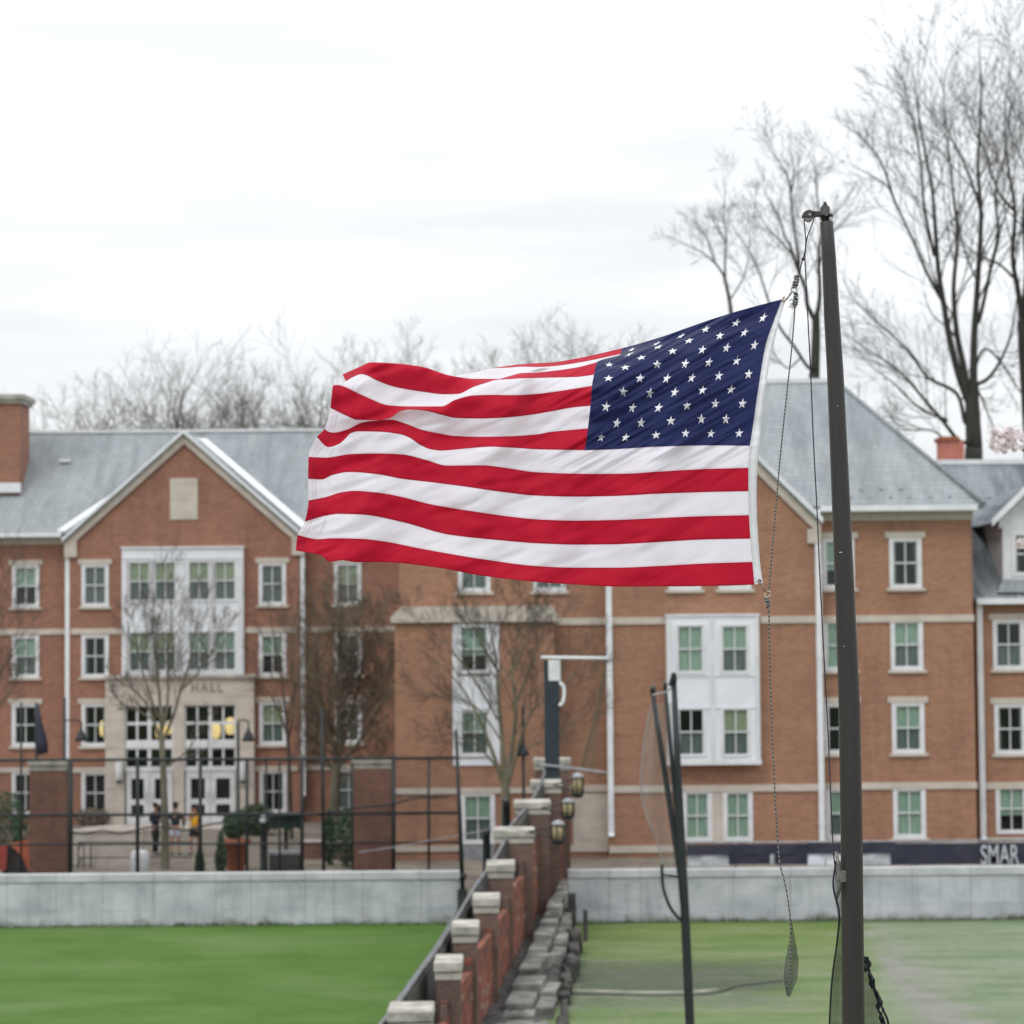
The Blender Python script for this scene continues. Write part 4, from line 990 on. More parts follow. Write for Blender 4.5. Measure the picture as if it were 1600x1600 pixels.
canton = patch('canton', 0, CI, 0, 7 * SUB, M['f_blue'], flag, 'navy field with white stars')
# the top hem is turned over to the far side, so the cloth is double there
org = wl(canton); fl = MB()
for i in range(CI + 1):
    uu = i / NU
    for q in range(5):
        vv_ = .35 + (1.55 * min(1, uu / .16) + .1) * q / 4
        fl.v.append(tuple(fpos(uu, vv_) + Vector((0, .012 + .004 * math.sin(uu * 60), 0))))
for i in range(CI):
    for q in range(4): a = i*5 + q; fl.f.append((a, a+1, a+6, a+5)); fl.sm.append(True)
fl.build('turned_hem', simple('doubled navy cloth', (.018, .022, .07), (.03, .035, .09), .9, 20), canton)
# star directions follow the cloth; the true star is 0.0308 of the hoist in radius
rs = .0308 * 1.0
for r in range(9):
    ks = range(1, 12, 2) if r % 2 == 0 else range(2, 11, 2)
    for k in ks:
        cu, cv = k / 12 * .4, .7 * (r + 1)
        vs_ = []; org = wl(canton)
        # local metric of the cloth in the plane of the picture
        c0_ = fpos(cu, cv); n_ = fnor(cu, cv)
        pts2 = []
        for q in range(10):
            ang = math.pi / 2 + q * math.pi / 5; rr_ = (1.0 if q % 2 == 0 else .40)
            du = rr_ * math.cos(ang) * .0108; dv = -rr_ * math.sin(ang) * .262
            pts2.append((cu - du * 1.0, cv + dv))
        ring = [(cu, cv)] + pts2
        front = [fpos(*q) + fnor(*q) * .0022 for q in ring]; back = [fpos(*q) - fnor(*q) * .0022 for q in ring]
        mids = [((cu + a) / 2, (cv + b) / 2) for a, b in pts2]
        fm = [fpos(*q) + fnor(*q) * .0024 for q in mids]; bm_ = [fpos(*q) - fnor(*q) * .0024 for q in mids]
        V_ = front + fm + back + bm_; F_ = []
        for q in range(10):
            q1 = (q + 1) % 10
            F_ += [(0, 11 + q1, 11 + q), (11 + q, 11 + q1, 1 + q1, 1 + q), (21, 32 + q, 32 + q1), (32 + q, 22 + q, 22 + q1, 32 + q1)]
        me = bpy.data.meshes.new('star'); me.from_pydata([tuple(p_ - org) for p_ in V_], [], F_); me.materials.append(M['f_star'])
        ul = me.uv_layers.new(name='uv'); me.update()
        put(bpy.data.objects.new('star', me), canton, org)
# heading tape, grommets
OUT = [(1228,467.5),(1218,500),(1210,533),(1202.5,565.5),(1197.5,598),(1193,631),(1189.5,663),(1186.5,696),(1183.5,731),(1182.3,767.5),(1182.8,805),(1185,841.6),(1187.5,878),(1192,911)]
mb = MB(); n = NV - 1
vv = []
for side in (0, 1):
    for j in range(NV):
        v = VS[j]; b = interp(list(range(14)), [q[0] for q in OUT], v), interp(list(range(14)), [q[1] for q in OUT], v)
        a = FP[0][j]; dd = -.004 if side == 0 else .004
        for f in (-.03, .5, 1.0):
            x = XY[0][j][0] * (1 - f) + b[0] * f; y = XY[0][j][1] * (1 - f) + b[1] * f
            mb.v.append(tuple(P(x, y, FD[0][j] + dd + (.0015 if f == 1 else 0)*(1 if side == 0 else -1))))
for side in (0, 1):
    o_ = side * NV * 3
    for j in range(n):
        for c in range(2):
            a = o_ + j*3 + c; f = (a, a + 1, a + 4, a + 3); mb.f.append(f if side else f[::-1]); mb.sm.append(True)
for j in range(n):
    for c in (0, 2):
        a = j*3 + c; b = NV*3 + j*3 + c; mb.f.append((a, a + 3, b + 3, b)); mb.sm.append(False)
M['canvas'] = simple('white canvas heading', (.66, .66, .70), (.74, .74, .78), .8, 30, bmp=.1)
mb.build('heading', M['canvas'], flag)
def ring(c, R, r, nrm=(0, -1, 0), n=18, m=6, sc=(1, 1)):
    nrm = Vector(nrm).normalized(); a = nrm.orthogonal().normalized(); b = nrm.cross(a); mb = MB()
    mb.v = []; 
    for i in range(n):
        th = 2*math.pi*i/n; rd = a*math.cos(th)*sc[0] + b*math.sin(th)*sc[1]
        for j in range(m):
            ph = 2*math.pi*j/m; mb.v.append(tuple(Vector(c) + rd*(R + r*math.cos(ph)) + nrm*r*math.sin(ph)))
    for i in range(n):
        for j in range(m):
            mb.f.append((i*m + j, i*m + (j+1) % m, ((i+1) % n)*m + (j+1) % m, ((i+1) % n)*m + j)); mb.sm.append(True)
    return mb
ring(P(1186.5, 908, FD[0][-1] - .006), .008, .003).build('grommet', M['brass'], flag)
ring(P(1224, 470, FD[0][0] - .006), .008, .003).build('grommet', M['brass'], flag)

# ------------------------------------------------------------------ flagpole
pole = thing('flagpole', 'tapered dark bronze flagpole with a pulley truck on top', 'flagpole', (P(1333, 1600, FY).x, FY, 0))
cl = [(1291.5, 344, 10.3), (1295, 400, 11.0), (1300, 500, 12.4), (1305, 580, 13.0), (1313, 760, 14.2), (1321.5, 960, 15.4), (1327, 1100, 16.6), (1330.5, 1300, 17.0), (1333.5, 1600, 17.4), (1337, 1900, 17.8), (1340, 2200, 18.2)]
pts, rad = [], []
for x, y, r in cl: pts.append(P(x, y, FY)); rad.append(r / PXM)
pts.append(Vector((pts[-1].x + .01, FY, 0))); rad.append(rad[-1])
pts = [P(1291.4, 345.9, FY), P(1291.45, 346.3, FY), P(1291.5, 347.5, FY)] + pts[1:]; rad = [8.0 / PXM, 9.6 / PXM, 10.3 / PXM] + rad[1:]
sh = MB().tube(pts, rad, 40).build('shaft', M['pole'], pole)
for px, py, s in ((1313.5, 863, 4.6), (1328, 853, 2.0), (1309, 634, 1.4), (1326, 960, 1.2), (1311, 500, 1.0), (1319, 1010, 1.1)):
    p = P(px, py, FY); k = interp([q[1] for q in cl], [q[0] for q in cl], py); rr = interp([q[1] for q in cl], [q[2] for q in cl], py)
    dx = (px - k) / rr; yy = FY - math.sqrt(max(0, 1 - dx*dx)) * rr / PXM - .0004
    p = P(px, py, yy); MB().ball(p, .0022, 6, 4, (s, .25, .9)).build('paint_chip', M['canvas'], sh)
def pp(x, y, d=0): return P(x, y, FY + d)
px_ = 1 / PXM
c = pp(1289.5, 346)
def zz(y): return (346 - y) * px_
MB().lathe(c, [(5.0*px_, zz(347)), (5.0*px_, zz(344.4)), (6.9*px_, zz(344)), (6.9*px_, zz(338.6)), (10.6*px_, zz(338.3)), (10.8*px_, zz(334.2)), (8.4*px_, zz(333.2)), (7.6*px_, zz(332.6)), (7.6*px_, zz(324.2)), (6.6*px_, zz(322.6)), (3*px_, zz(322.5))], 24).build('truck', M['cast'], pole)
MB().lathe(c, [(4.6*px_, zz(322.6)), (4.7*px_, zz(319.8)), (2.7*px_, zz(319.4))], 6).lathe(c, [(2.6*px_, zz(319.6)), (2.7*px_, zz(316)), (2.0*px_, zz(315.2))], 10).build('bolt', M['cast'], pole)
a = MB(); z0, z1 = pp(1289, 339).z, pp(1289, 330).z
xa, xb = pp(1301, 335).x, pp(1268, 335).x
a.hexa([(xb, FY - .017, z0), (xa - .035, FY - .017, z0 + .004), (xa - .035, FY + .017, z0 + .004), (xb, FY + .017, z0)], [(xb, FY - .017, z1), (xa - .035, FY - .017, z1 - .002), (xa - .035, FY + .017, z1 - .002), (xb, FY + .017, z1)])
bevel(a.build('arm', M['cast'], pole), .005, 3)
MB().tube([pp(1291, 335, -.052), pp(1291, 335, .04)], .0085, 10).tube([pp(1296, 336, 0), pp(1301.5, 336.3, 0)], .008, 8).build('bolt', M['steel_dark'], pole)
# half-round pulley hood and its sheave
hc = pp(1263.5, 340.5)
hd = MB(); n = 16; R0 = .0375
for s in (-.017, .017):
    i0 = len(hd.v); hd.v += [(hc.x + R0*math.cos(math.pi*k/n), FY + s, hc.z + R0*1.12*math.sin(math.pi*k/n)) for k in range(n + 1)]; hd.f.append(tuple(range(i0, i0+n+1)) if s < 0 else tuple(range(i0+n, i0-1, -1))); hd.sm.append(False)
for k in range(n): hd.f.append((k, n+1+k, n+2+k, k+1)); hd.sm.append(True)
hd.f.append((n, 2*n+1, n+1, 0)); hd.sm.append(False)
hood = hd.build('pulley_hood', M['cast'], pole); bevel(hood, .003)
MB().tube([hc + Vector((0, -.013, .001)), hc + Vector((0, -.006, .001)), hc + Vector((0, 0, .001)), hc + Vector((0, .006, .001)), hc + Vector((0, .013, .001))], [.0235, .0235, .018, .0235, .0235], 24).build('sheave', M['steel_dark'], hood)
MB().tube([hc + Vector((.004, -.022, .016)), hc + Vector((.004, .022, .016))], .006, 8).build('bolt', M['steel'], hood)
cle = MB(); 
for y, hgt in ((1345, 0), (1400, 0)): pass
q = pp(1309, 1368); cle.tube([pp(1306, 1330, -.03), pp(1310, 1350, -.035), pp(1311, 1390, -.035), pp(1307, 1405, -.03)], [.006, .012, .012, .006], 10); cle.box(q.x - .005, q.x + .05, FY - .045, FY - .02, q.z - .03, q.z + .03)
cle.build('cleat', M['steel_dark'], pole)

# ------------------------------------------------------------------ halyard
def ropemat(name, c1, c2):
    m, t, b = newmat(name); b.inputs['Roughness'].default_value = .9
    v = coords(t, (1, 1, 1)); w = t.nodes.new('ShaderNodeTexWave'); w.inputs['Scale'].default_value = 28; w.inputs['Distortion'].default_value = 1.5
    w.bands_direction = 'DIAGONAL'; t.links.new(v, w.inputs[0])
    t.links.new(ramp(t, w.outputs[1], [(.3, c1), (.6, c2)]), b.inputs['Base Color']); return m
M['rope'] = ropemat('black and grey braided rope', (.03, .03, .028), (.24, .24, .22))
M['rope_dark'] = ropemat('dark braided rope', (.018, .014, .024), (.07, .055, .075))
M['frayed'] = simple('grey frayed rope', (.10, .10, .105), (.38, .38, .39), .9, 90, bmp=.8)
hal = thing('halyard', 'dark braided flag halyard running over the pulley and down beside the pole', 'rope', tuple(pp(1262, 345)))
def spline(pts, n=8):
    out = []; P_ = [Vector(p) for p in pts]; P_ = [P_[0]*2 - P_[1]] + P_ + [P_[-1]*2 - P_[-2]]
    for k in range(1, len(P_) - 2):
        for s in range(n):
            t = s / n; a, b, c_, d = P_[k-1:k+3]
            out.append(.5*((2*b) + (c_-a)*t + (2*a-5*b+4*c_-d)*t*t + (3*b-a-3*c_+d)*t*t*t))
    out.append(P_[-2]); return out
MB().tube(spline([pp(1256.3, 342), pp(1257.5, 358), pp(1259, 374, -.005), pp(1258.5, 390), pp(1257.5, 402)]), .0032, 6).tube(spline([pp(1257.5, 402), pp(1258.5, 420), pp(1261, 470), pp(1264, 530), pp(1266.6, 580), pp(1271, 690), pp(1276.5, 795), pp(1281, 900), pp(1286.5, 1010), pp(1294, 1150), pp(1300, 1290), pp(1303, 1340), pp(1307, 1368)]), .0034, 6).build('line', M['rope_dark'], hal)
MB().tube(spline([pp(1272, 342), pp(1266, 358), pp(1260.5, 374), pp(1258.5, 390), pp(1255, 403), pp(1251, 418), pp(1248, 430)]), .0032, 6).build('line', M['rope_dark'], hal)
MB().ball(pp(1254.5, 405), .009, 8, 6, (.9, .9, 1.2)).build('knot', M['rope_dark'], hal)
def knots(pts, r0, seed, mat, parent):
    rnd = random.Random(seed); m = MB()
    for (x, y, r) in pts:
        c = pp(x, y)
        m.v, m.f, m.sm = m.v, m.f, m.sm
        k = ring(c, r / PXM * .75, r / PXM * .48, (rnd.uniform(-.5, .5), rnd.uniform(-.3, .3), 1), 10, 5)
        i = len(m.v); m.v += k.v; m.f += [tuple(q + i for q in f) for f in k.f]; m.sm += k.sm
    return m.build('knot', mat, parent)
knots([(1245, 432, 4.3), (1244.5, 436, 4.2), (1243.5, 440.5, 4.6), (1242.5, 445, 4.4), (1241.5, 448.5, 3.8)], 1, 1, M['frayed'], hal)
knots([(1243.5, 459, 3.6), (1243.5, 463, 3.8), (1243.5, 467, 3.6), (1243, 471, 4.0), (1242.5, 475, 3.9), (1242, 479, 2.8)], 1, 2, M['frayed'], hal)
t = MB()
for x, y in ((1233, 470), (1236, 482), (1231.5, 480), (1238, 474), (1234, 476)): t.tube(spline([pp(1242, 472, -.01), pp((1242 + x)/2, y - 2, -.015), pp(x, y, -.012)], 3), [.003]*6 + [.0012], 4)
t.build('frayed_end', M['frayed'], hal)
ring(pp(1240.5, 452, -.004), .017, .0048, (0.25, -1, .1), sc=(.9, 1.05)).build('ring', M['steel'], hal)
MB().tube(spline([pp(1237, 456, -.01), pp(1233, 462, -.012), pp(1229, 467.5, -.012), pp(1225, 470, -.012), pp(1223, 467, -.01), pp(1226, 464, -.01)], 5), .0052, 7).build('snap_hook', M['brass'], hal)
MB().tube(spline([pp(1242, 479), pp(1240, 510), pp(1235.5, 560), pp(1231, 600), pp(1219, 715), pp(1210, 820), pp(1203, 905), pp(1201.5, 926)]), .0038, 6).build('line', M['rope'], hal)
ring(pp(1199.5, 929, -.004), .016, .0050, (.1, -1, .1), sc=(1.15, .8)).build('ring', M['brass'], hal)
MB().tube(spline([pp(1188.2, 909, -.012), pp(1185.3, 905.8, -.014), pp(1184.8, 908.5, -.014), pp(1187.4, 911, -.012), pp(1190.5, 915.5, -.01), pp(1195, 922, -.008), pp(1197.5, 926.5, -.004)], 5), .0042, 7).build('snap_hook', M['brass'], hal)
knots([(1198.5, 935, 3.8), (1199.2, 939, 3.9), (1200, 943, 3.4), (1200.2, 947, 3.2), (1200.8, 950.5, 2.4)], 1, 3, M['frayed'], hal)
MB().tube(spline([pp(1201, 951), pp(1202, 980), pp(1204, 1080), pp(1208, 1180), pp(1213, 1280), pp(1218, 1345), pp(1226, 1378), pp(1231, 1405), pp(1235, 1440), pp(1237, 1480), pp(1234, 1530), pp(1229, 1545)]), .0038, 6).build('line', M['rope'], hal)
def netmat(name, c, alpha):
    m = bpy.data.materials.new(name); m.use_nodes = True; t = m.node_tree; b = t.nodes['Principled BSDF']
    b.inputs['Base Color'].default_value = rgb(c); b.inputs['Roughness'].default_value = .9
    geo = coords(t, (1, 1, 1)); n = noisy(t, geo, 4, 3)
    t.links.new(ramp(t, n, [(.3, (alpha*.6,)*3), (.7, (alpha,)*3)]), b.inputs['Alpha']); return m
M['net_black'] = netmat('fine black netting', (.02, .02, .022), .75)
M['net_grey'] = netmat('fine grey netting', (.05, .054, .058), .85)
M['net_pale'] = netmat('fine pale netting', (.30, .29, .28), .36)
# small mesh pouch held in the end of the halyard
def pouch(pl_, pr_, d=0.0, mat='net_grey', name='net', parent=None, wav=.02):
    m = MB(); L = len(pl_); C = 6
    for k in range(L):
        for c in range(C + 1):
            f = c / C; x = pl_[k][0]*(1-f) + pr_[k][0]*f; y = pl_[k][1]*(1-f) + pr_[k][1]*f
            m.v.append(tuple(pp(x, y, d + wav*math.sin(f*9 + k*.8))))
    for k in range(L - 1):
        for c in range(C): a = k*(C+1) + c; m.f.append((a, a+1, a+C+2, a+C+1)); m.sm.append(True)
    return m.build(name, M[mat], parent)
pouch([(1235, 1438), (1233, 1470), (1227, 1500), (1224, 1530), (1229, 1556)], [(1237, 1438), (1243, 1470), (1248, 1500), (1246, 1530), (1234, 1558)], .01, 'net_grey', 'mesh_pouch', hal)
# dark netting drawn up behind the foot of the pole
nt1 = thing('black_net', 'black netting hanging bunched against the lower flagpole', 'net', tuple(pp(1310, 1500, .2)))
pouch([(1306, 1345), (1303, 1400), (1311, 1440), (1306, 1490), (1299, 1540), (1295, 1600), (1292, 1700), (1288, 1850), (1286, 2000)], [(1314, 1345), (1317, 1400), (1320, 1440), (1320, 1490), (1320, 1540), (1322, 1600), (1322, 1700), (1322, 1850), (1322, 2000)], .16, 'net_black', 'netting', nt1, .03)
MB().tube(spline([pp(1306, 1345, .15), pp(1302, 1385, .15), pp(1311, 1425, .15), pp(1308, 1470, .15), pp(1300, 1530, .15), pp(1296, 1600, .15), pp(1292, 1700, .15), pp(1286, 2000, .15)]), .005, 6).build('edge_rope', M['black'], nt1)
pouch([(1340, 1480), (1342, 1520), (1344, 1560), (1346, 1600), (1350, 1700), (1350, 2000)], [(1350, 1490), (1358, 1520), (1368, 1560), (1380, 1600), (1405, 1700), (1470, 2000)], .22, 'net_black', 'netting', nt1, .03)
m = MB(); rnd = random.Random(5)
for k in range(60):
    y = 1500 + k * 6; x = 1352 + (y - 1500) * .31 + rnd.uniform(-4, 4)
    m.ball(pp(x, y, .2 + rnd.uniform(-.02, .02)), rnd.uniform(.006, .017), 6, 4, (1, 1, 1.5))
for s in (0, 5): m.tube([pp(1350 + s + (y - 1500)*.31 + rnd.uniform(-3, 3), y, .2) for y in range(1495, 2000, 12)], .007, 5)
m.build('edge_lacing', M['black'], nt1)

# ------------------------------------------------------------------ stepped brick wall with capped piers
BW = thing('brick_wall', 'stepped red brick wall with capped piers running to the halls', 'wall', (XR(46), 46, 0))
PIERS = [(640, 1580, 70, 42.5), (700, 1503, 43, 46), (726.5, 1447, 42, 50), (759.5, 1403, 42, 54), (782, 1350, 44, 58), (803, 1297, 64, 62), (832, 1253, 57, 66), (853.5, 1221, 48, 70), (863, 1186, 58, 75)]
M['pier_cap'] = simple('weathered cream coping', (.17, .165, .15), (.46, .44, .39), .85, 2.2, lo=.3, hi=.62, bmp=.4)
tops = []
for k, (cx, ty, wpx, Y) in enumerate(PIERS):
    c = P(cx, ty, Y); hw_ = wpx / FPX * Y / 2; zt = c.z; dp = 1.15
    tops.append((Y, zt, c.x - hw_, c.x + hw_))
    body = MB().box(c.x - hw_ + .04, c.x + hw_ - .04, Y + .04, Y + dp - .04, 0, zt - .21).build('pier', M['brick_pier'], BW)
    MB().box(c.x - hw_ + .015, c.x + hw_ - .015, Y + .015, Y + dp - .015, zt - .34, zt - .212).build('neck', M['stone_dark'], body)
    cap = MB().box(c.x - hw_ - .01, c.x + hw_ + .01, Y - .02, Y + dp + .02, zt - .20, zt).build('cap', M['pier_cap'], body); bevel(cap, .035, 3)
def ztop(y):
    return interp([t_[0] for t_ in tops], [t_[1] - 1.15 for t_ in tops], y)
def zface(y):
    "stepped top of the brick face: level from each pier to the next"
    z = tops[0][1] - .26
    for t_ in tops:
        if y > t_[0] - .3: z = t_[1] - .62
    return z
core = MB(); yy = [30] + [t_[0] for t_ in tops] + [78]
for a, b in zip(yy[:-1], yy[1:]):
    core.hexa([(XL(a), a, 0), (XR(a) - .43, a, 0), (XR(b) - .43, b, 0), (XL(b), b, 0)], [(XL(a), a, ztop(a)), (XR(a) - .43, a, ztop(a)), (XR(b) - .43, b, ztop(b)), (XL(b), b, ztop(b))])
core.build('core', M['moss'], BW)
# the brick face, brick by brick: nearest 300 are parts, the rest one piece
bricks = []; rnd = random.Random(3)
course = .12; bl = .44; INS = .30
M['mortar'] = simple('grey mortar', (.09, .065, .055), (.15, .11, .095), .95, 3)
bmats = [simple('red face brick', (.16, .050, .034), (.27, .095, .060), .9, 2), simple('dark face brick', (.095, .048, .038), (.15, .068, .052), .9, 2), simple('pale face brick', (.22, .135, .105), (.29, .19, .15), .9, 2)]
for r in range(38):
    z = .02 + r * course; y = 42.5 + (r % 2) * bl / 2
    while y < 75:
        if z + course < zface(y): bricks.append((y, z))
        y += bl
def brick_mesh(mi):
    return MB().box(-.13, 0, 0.006, bl - .006, .005, course - .008).mesh('brick', bmats[mi])
bme = [brick_mesh(i) for i in range(3)]
def vis(b): return G_px(b)
near = [b for b in bricks if 50 < b[0] < 60 and b[1] > .9]
near.sort(key=lambda b: (-b[1] + .25 * (b[0] - 53)))
near = set(near[:296]); rest = {0: MB(), 1: MB(), 2: MB()}
ang = math.atan(.0941)
for (y, z) in bricks:
    mi = 0 if rnd.random() < .66 else (1 if rnd.random() < .8 else 2)
    off = rnd.uniform(-.004, .009) - INS
    if (y, z) in near:
        o = ref('brick', bme[mi], BW, (XR(y) + off, y, z)); o.rotation_euler.z = -ang
    else:
        x = XR(y) + off; x2 = XR(y + bl) + off
        rest[mi].hexa([(x - .13, y + .006, z + .005), (x, y + .006, z + .005), (x2, y + bl - .006, z + .005), (x2 - .13, y + bl - .006, z + .005)],
                      [(x - .13, y + .006, z + course - .008), (x, y + .006, z + course - .008), (x2, y + bl - .006, z + course - .008), (x2 - .13, y + bl - .006, z + course - .008)])
for mi in rest: tag(rest[mi].build('brickwork', bmats[mi], BW), None, None, None, 'stuff')
m = MB(); yf = [42.5] + [t_[0] - .3 for t_ in tops] + [75.4]
for a, b in zip(yf[:-1], yf[1:]):
    if b - a < .05: continue
    zt = zface((a + b)/2) - .16; m.hexa(*[[(XR(a) - INS - .12, a, q_), (XR(a) - INS - .012, a, q_), (XR(b) - INS - .012, b, q_), (XR(b) - INS - .12, b, q_)] for q_ in (0, zt)])
m.build('mortar', M['mortar'], BW)
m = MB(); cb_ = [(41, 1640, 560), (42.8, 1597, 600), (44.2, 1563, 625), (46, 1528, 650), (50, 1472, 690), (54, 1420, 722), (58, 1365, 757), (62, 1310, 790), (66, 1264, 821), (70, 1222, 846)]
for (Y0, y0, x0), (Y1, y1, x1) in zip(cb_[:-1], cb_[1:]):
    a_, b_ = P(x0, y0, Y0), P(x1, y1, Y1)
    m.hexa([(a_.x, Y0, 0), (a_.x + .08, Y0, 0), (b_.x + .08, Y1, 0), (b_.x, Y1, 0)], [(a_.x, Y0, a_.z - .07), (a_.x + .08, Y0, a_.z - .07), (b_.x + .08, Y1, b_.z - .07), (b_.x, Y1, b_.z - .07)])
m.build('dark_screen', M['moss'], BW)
# grey rubble ledge along its right side
LG = thing('stone_ledge', 'uneven grey stone ledge along the right foot of the brick wall', 'ledge', (XR(58) + .6, 58, 0))
m = MB(); ny, nx_ = 200, 12; 
def led(y): return interp([44, 50, 53, 58, 63, 67, 69.6], [.05, .12, .3, .75, 1.1, 1.35, 1.4], y)
def ledw(y): return interp([44, 50, 56, 62, 69.6], [1.9, 1.65, 1.3, 1.0, .62], y)
r = random.Random(77)
for i in range(ny + 1):
    y = 44 + i * (69.6 - 44) / ny; h = led(y) * .55; w_ = ledw(y) * .8
    for j in range(nx_ + 1):
        f = j / nx_; zz = h * (1 - .6 * f) + .10 * noise.noise(Vector((y*.9, f*3, 1))) + .05 * noise.noise(Vector((y*3.2, f*8, 1)))
        if j == nx_: zz = -.02
        m.v.append((XR(y) - .29 + (w_ + .31) * f, y, max(-.02, zz)))
for i in range(ny):
    for j in range(nx_): a = i*(nx_+1) + j; m.f.append((a, a+1, a+nx_+2, a+nx_+1)); m.sm.append(False)
m.build('footing', M['moss'], LG)
y = 43.5
while y < 69.3:                                     # uneven flat stones, one after the other
    sy = r.uniform(.7, 1.9); sy = min(sy, 69.55 - y); z = led(y) * .86; y2 = y + sy - .05
    for q in range(2):
        w0_ = ledw(y) * (.44 if q == 0 else .26) * r.uniform(.85, 1.12); x0 = XR(y) + .03 + (0 if q == 0 else ledw(y) * .45); zq = z * (1 if q == 0 else .72) + r.uniform(-.05, .05)
        if q == 1 and r.random() < .35: continue
        if y2 - y < .2: continue
        dx = (XR(y2) - XR(y))
        co = [(x0, y), (x0 + w0_, y + r.uniform(-.04, .1)), (x0 + w0_ * r.uniform(.9, 1.1) + dx, y2 - r.uniform(0, .12)), (x0 + dx, y2)]
        tz = [zq + r.uniform(-.03, .03) for _ in range(4)]
        s_ = MB().hexa([(a, b, max(0, zq - .35)) for a, b in co], [(a, b, t_) for (a, b), t_ in zip(co, tz)]).build('stone', M['ledge'], LG); bevel(s_, .035)
    y += sy
y = 46.5
for k in range(26):
    sy = r.uniform(.5, 1.3); x = XR(y) + ledw(y) * (.86 + r.uniform(-.04, .06)); sx = r.uniform(.10, .26)
    s_ = MB().hexa(*[[(x + a * sx + r.uniform(-.05, .05), y + b * sy + r.uniform(-.12, .12), c + (r.uniform(-.06, .06) if c else 0)) for a, b in ((0, 0), (1, 0), (1, 1), (0, 1))] for c in (0, led(y) * r.uniform(.35, .6) + .06)]).build('kerb_stone', M['moss'], LG); bevel(s_, .04); y += sy * .78
p = P(893, 1420, 66)
st_ = thing('post_stump', 'short dark weathered post at the end of the grey ledge', 'post', (p.x, 66, 0))
MB().box(p.x - .10, p.x + .12, 66, 66.3, 0, 1.25).build('post', M['moss'], st_); MB().box(p.x + .30, p.x + .42, 65.6, 65.8, 0, .85).build('post', M['moss'], st_)
# pipe rail
rail = thing('pipe_rail', 'long grey pipe rail curving down beside the stepped piers', 'rail', tuple(P(650, 1530, 46)))
rp = [(560, 1640, 41), (600, 1597, 42.8), (625, 1563, 44.2), (650, 1528, 46), (690, 1472, 50), (722, 1420, 54), (744, 1383, 56.5), (757, 1365, 58), (776, 1337, 60), (790, 1310, 62), (800, 1288, 64), (821, 1264, 66), (834, 1245, 68), (846, 1222, 70), (851, 1205, 72.5)]
MB().tube(spline([P(*q) for q in rp], 5), .046, 8).build('pipe', M['rail'], rail)
MB().tube(spline([P(q[0] - 9, q[1] + 6, q[2]) for q in rp[:6]], 5), .026, 6).build('pipe', M['rail'], rail)
for q in rp[2:-1:2]:
    a = P(*q); MB().tube([a, Vector((a.x + .05, a.y, ztop(a.y) - .05))], .03, 6).build('post', M['black'], rail)
for (x, y, Y, lab) in ((739, 1352, 59, 0), (742, 1345, 59.5, 1)): pass
# lanterns on the right of the wall
for (cx, y0, y1, Y, lab) in ((872.5, 1281, 1320, 60, 'nearest and lowest of the three amber wall lanterns'), (888, 1247, 1280, 64, 'middle one of the three amber wall lanterns'), (903, 1207, 1247, 68, 'farthest and highest of the three amber wall lanterns')):
    a, b = P(cx, y1, Y), P(cx, y0, Y); h = b.z - a.z; r = .17
    L = thing('wall_lantern', lab + ' on the brick piers', 'lantern', tuple(a), 'lanterns along the brick wall')
    MB().lathe(a, [(.03, 0), (r*.7, .03*h), (r*.95, .12*h), (r, .22*h)], 12).build('base', M['black'], L)
    M.setdefault('amber', simple('clouded amber glass', (.17, .145, .07), (.32, .27, .14), .35, 9))
    MB().lathe(a, [(r*.9, .22*h), (r*.92, .45*h), (r*.86, .78*h)], 12).build('glass', M['amber'], L)
    MB().lathe(a, [(r, .78*h), (r*.98, .85*h), (r*.75, .94*h), (.03, h)], 12).build('hood', M['metal'], L)
    fr = MB()
    for k in range(6):
        th = k * math.pi/3 + .3; fr.tube([a + Vector((r*math.cos(th), r*math.sin(th), .2*h)), a + Vector((r*math.cos(th), r*math.sin(th), .8*h))], .014, 4)
    fr.build('cage', M['black'], L)
    xw = XR(Y) + .0
    MB().tube(spline([a + Vector((-r*.8, 0, .3*h)), a + Vector((-r - .12, 0, .35*h)), Vector((min(xw, a.x - r - .16), Y + .3, a.z + .5*h))], 4), .022, 6).tube(spline([a + Vector((-r*.8, 0, .7*h)), a + Vector((-r - .1, 0, .68*h)), Vector((min(xw, a.x - r - .16), Y + .3, a.z + .5*h))], 4), .018, 6).build('bracket', M['black'], L)

# ------------------------------------------------------------------ dark mast with its net frame
mY = 73.0
ms = thing('net_mast', 'thick black square mast with white bars and a drawn-up net at the wall end', 'mast', (P(862, 1200, mY).x, mY, TZ))
a, b = P(851.5, 1215, mY), P(873, 1032, mY)
MB().box(a.x, b.x, mY, mY + .42, TZ, b.z).build('mast', simple('blue black mast paint', (.014, .024, .034), (.026, .038, .052), .5, 3), ms)
a, b = P(857, 1064, mY), P(875.5, 1031, mY)
bevel(MB().box(a.x, b.x, mY - .06, mY + .0, a.z, b.z).build('white_box', M['white'], ms), .02)
a, b = P(845, 1027, mY), P(950, 1028.5, mY); MB().tube([a + Vector((0, -.05, 0)), b + Vector((0, -.05, 0))], .045, 8).build('bar', M['whitepanel'], ms)
a, b = P(843, 1195, mY), P(950, 1208, mY); MB().tube(spline([a + Vector((0, -.05, 0)), P(885, 1199, mY) + Vector((0, -.05, 0)), b + Vector((0, -.05, 0))], 4), .04, 8).build('bar', M['metal'], ms)
MB().tube(spline([P(874, 1066, mY), P(881, 1075, mY), P(880, 1095, mY), P(874, 1103, mY)], 4), .05, 8).build('bracket', M['whitepanel'], ms)
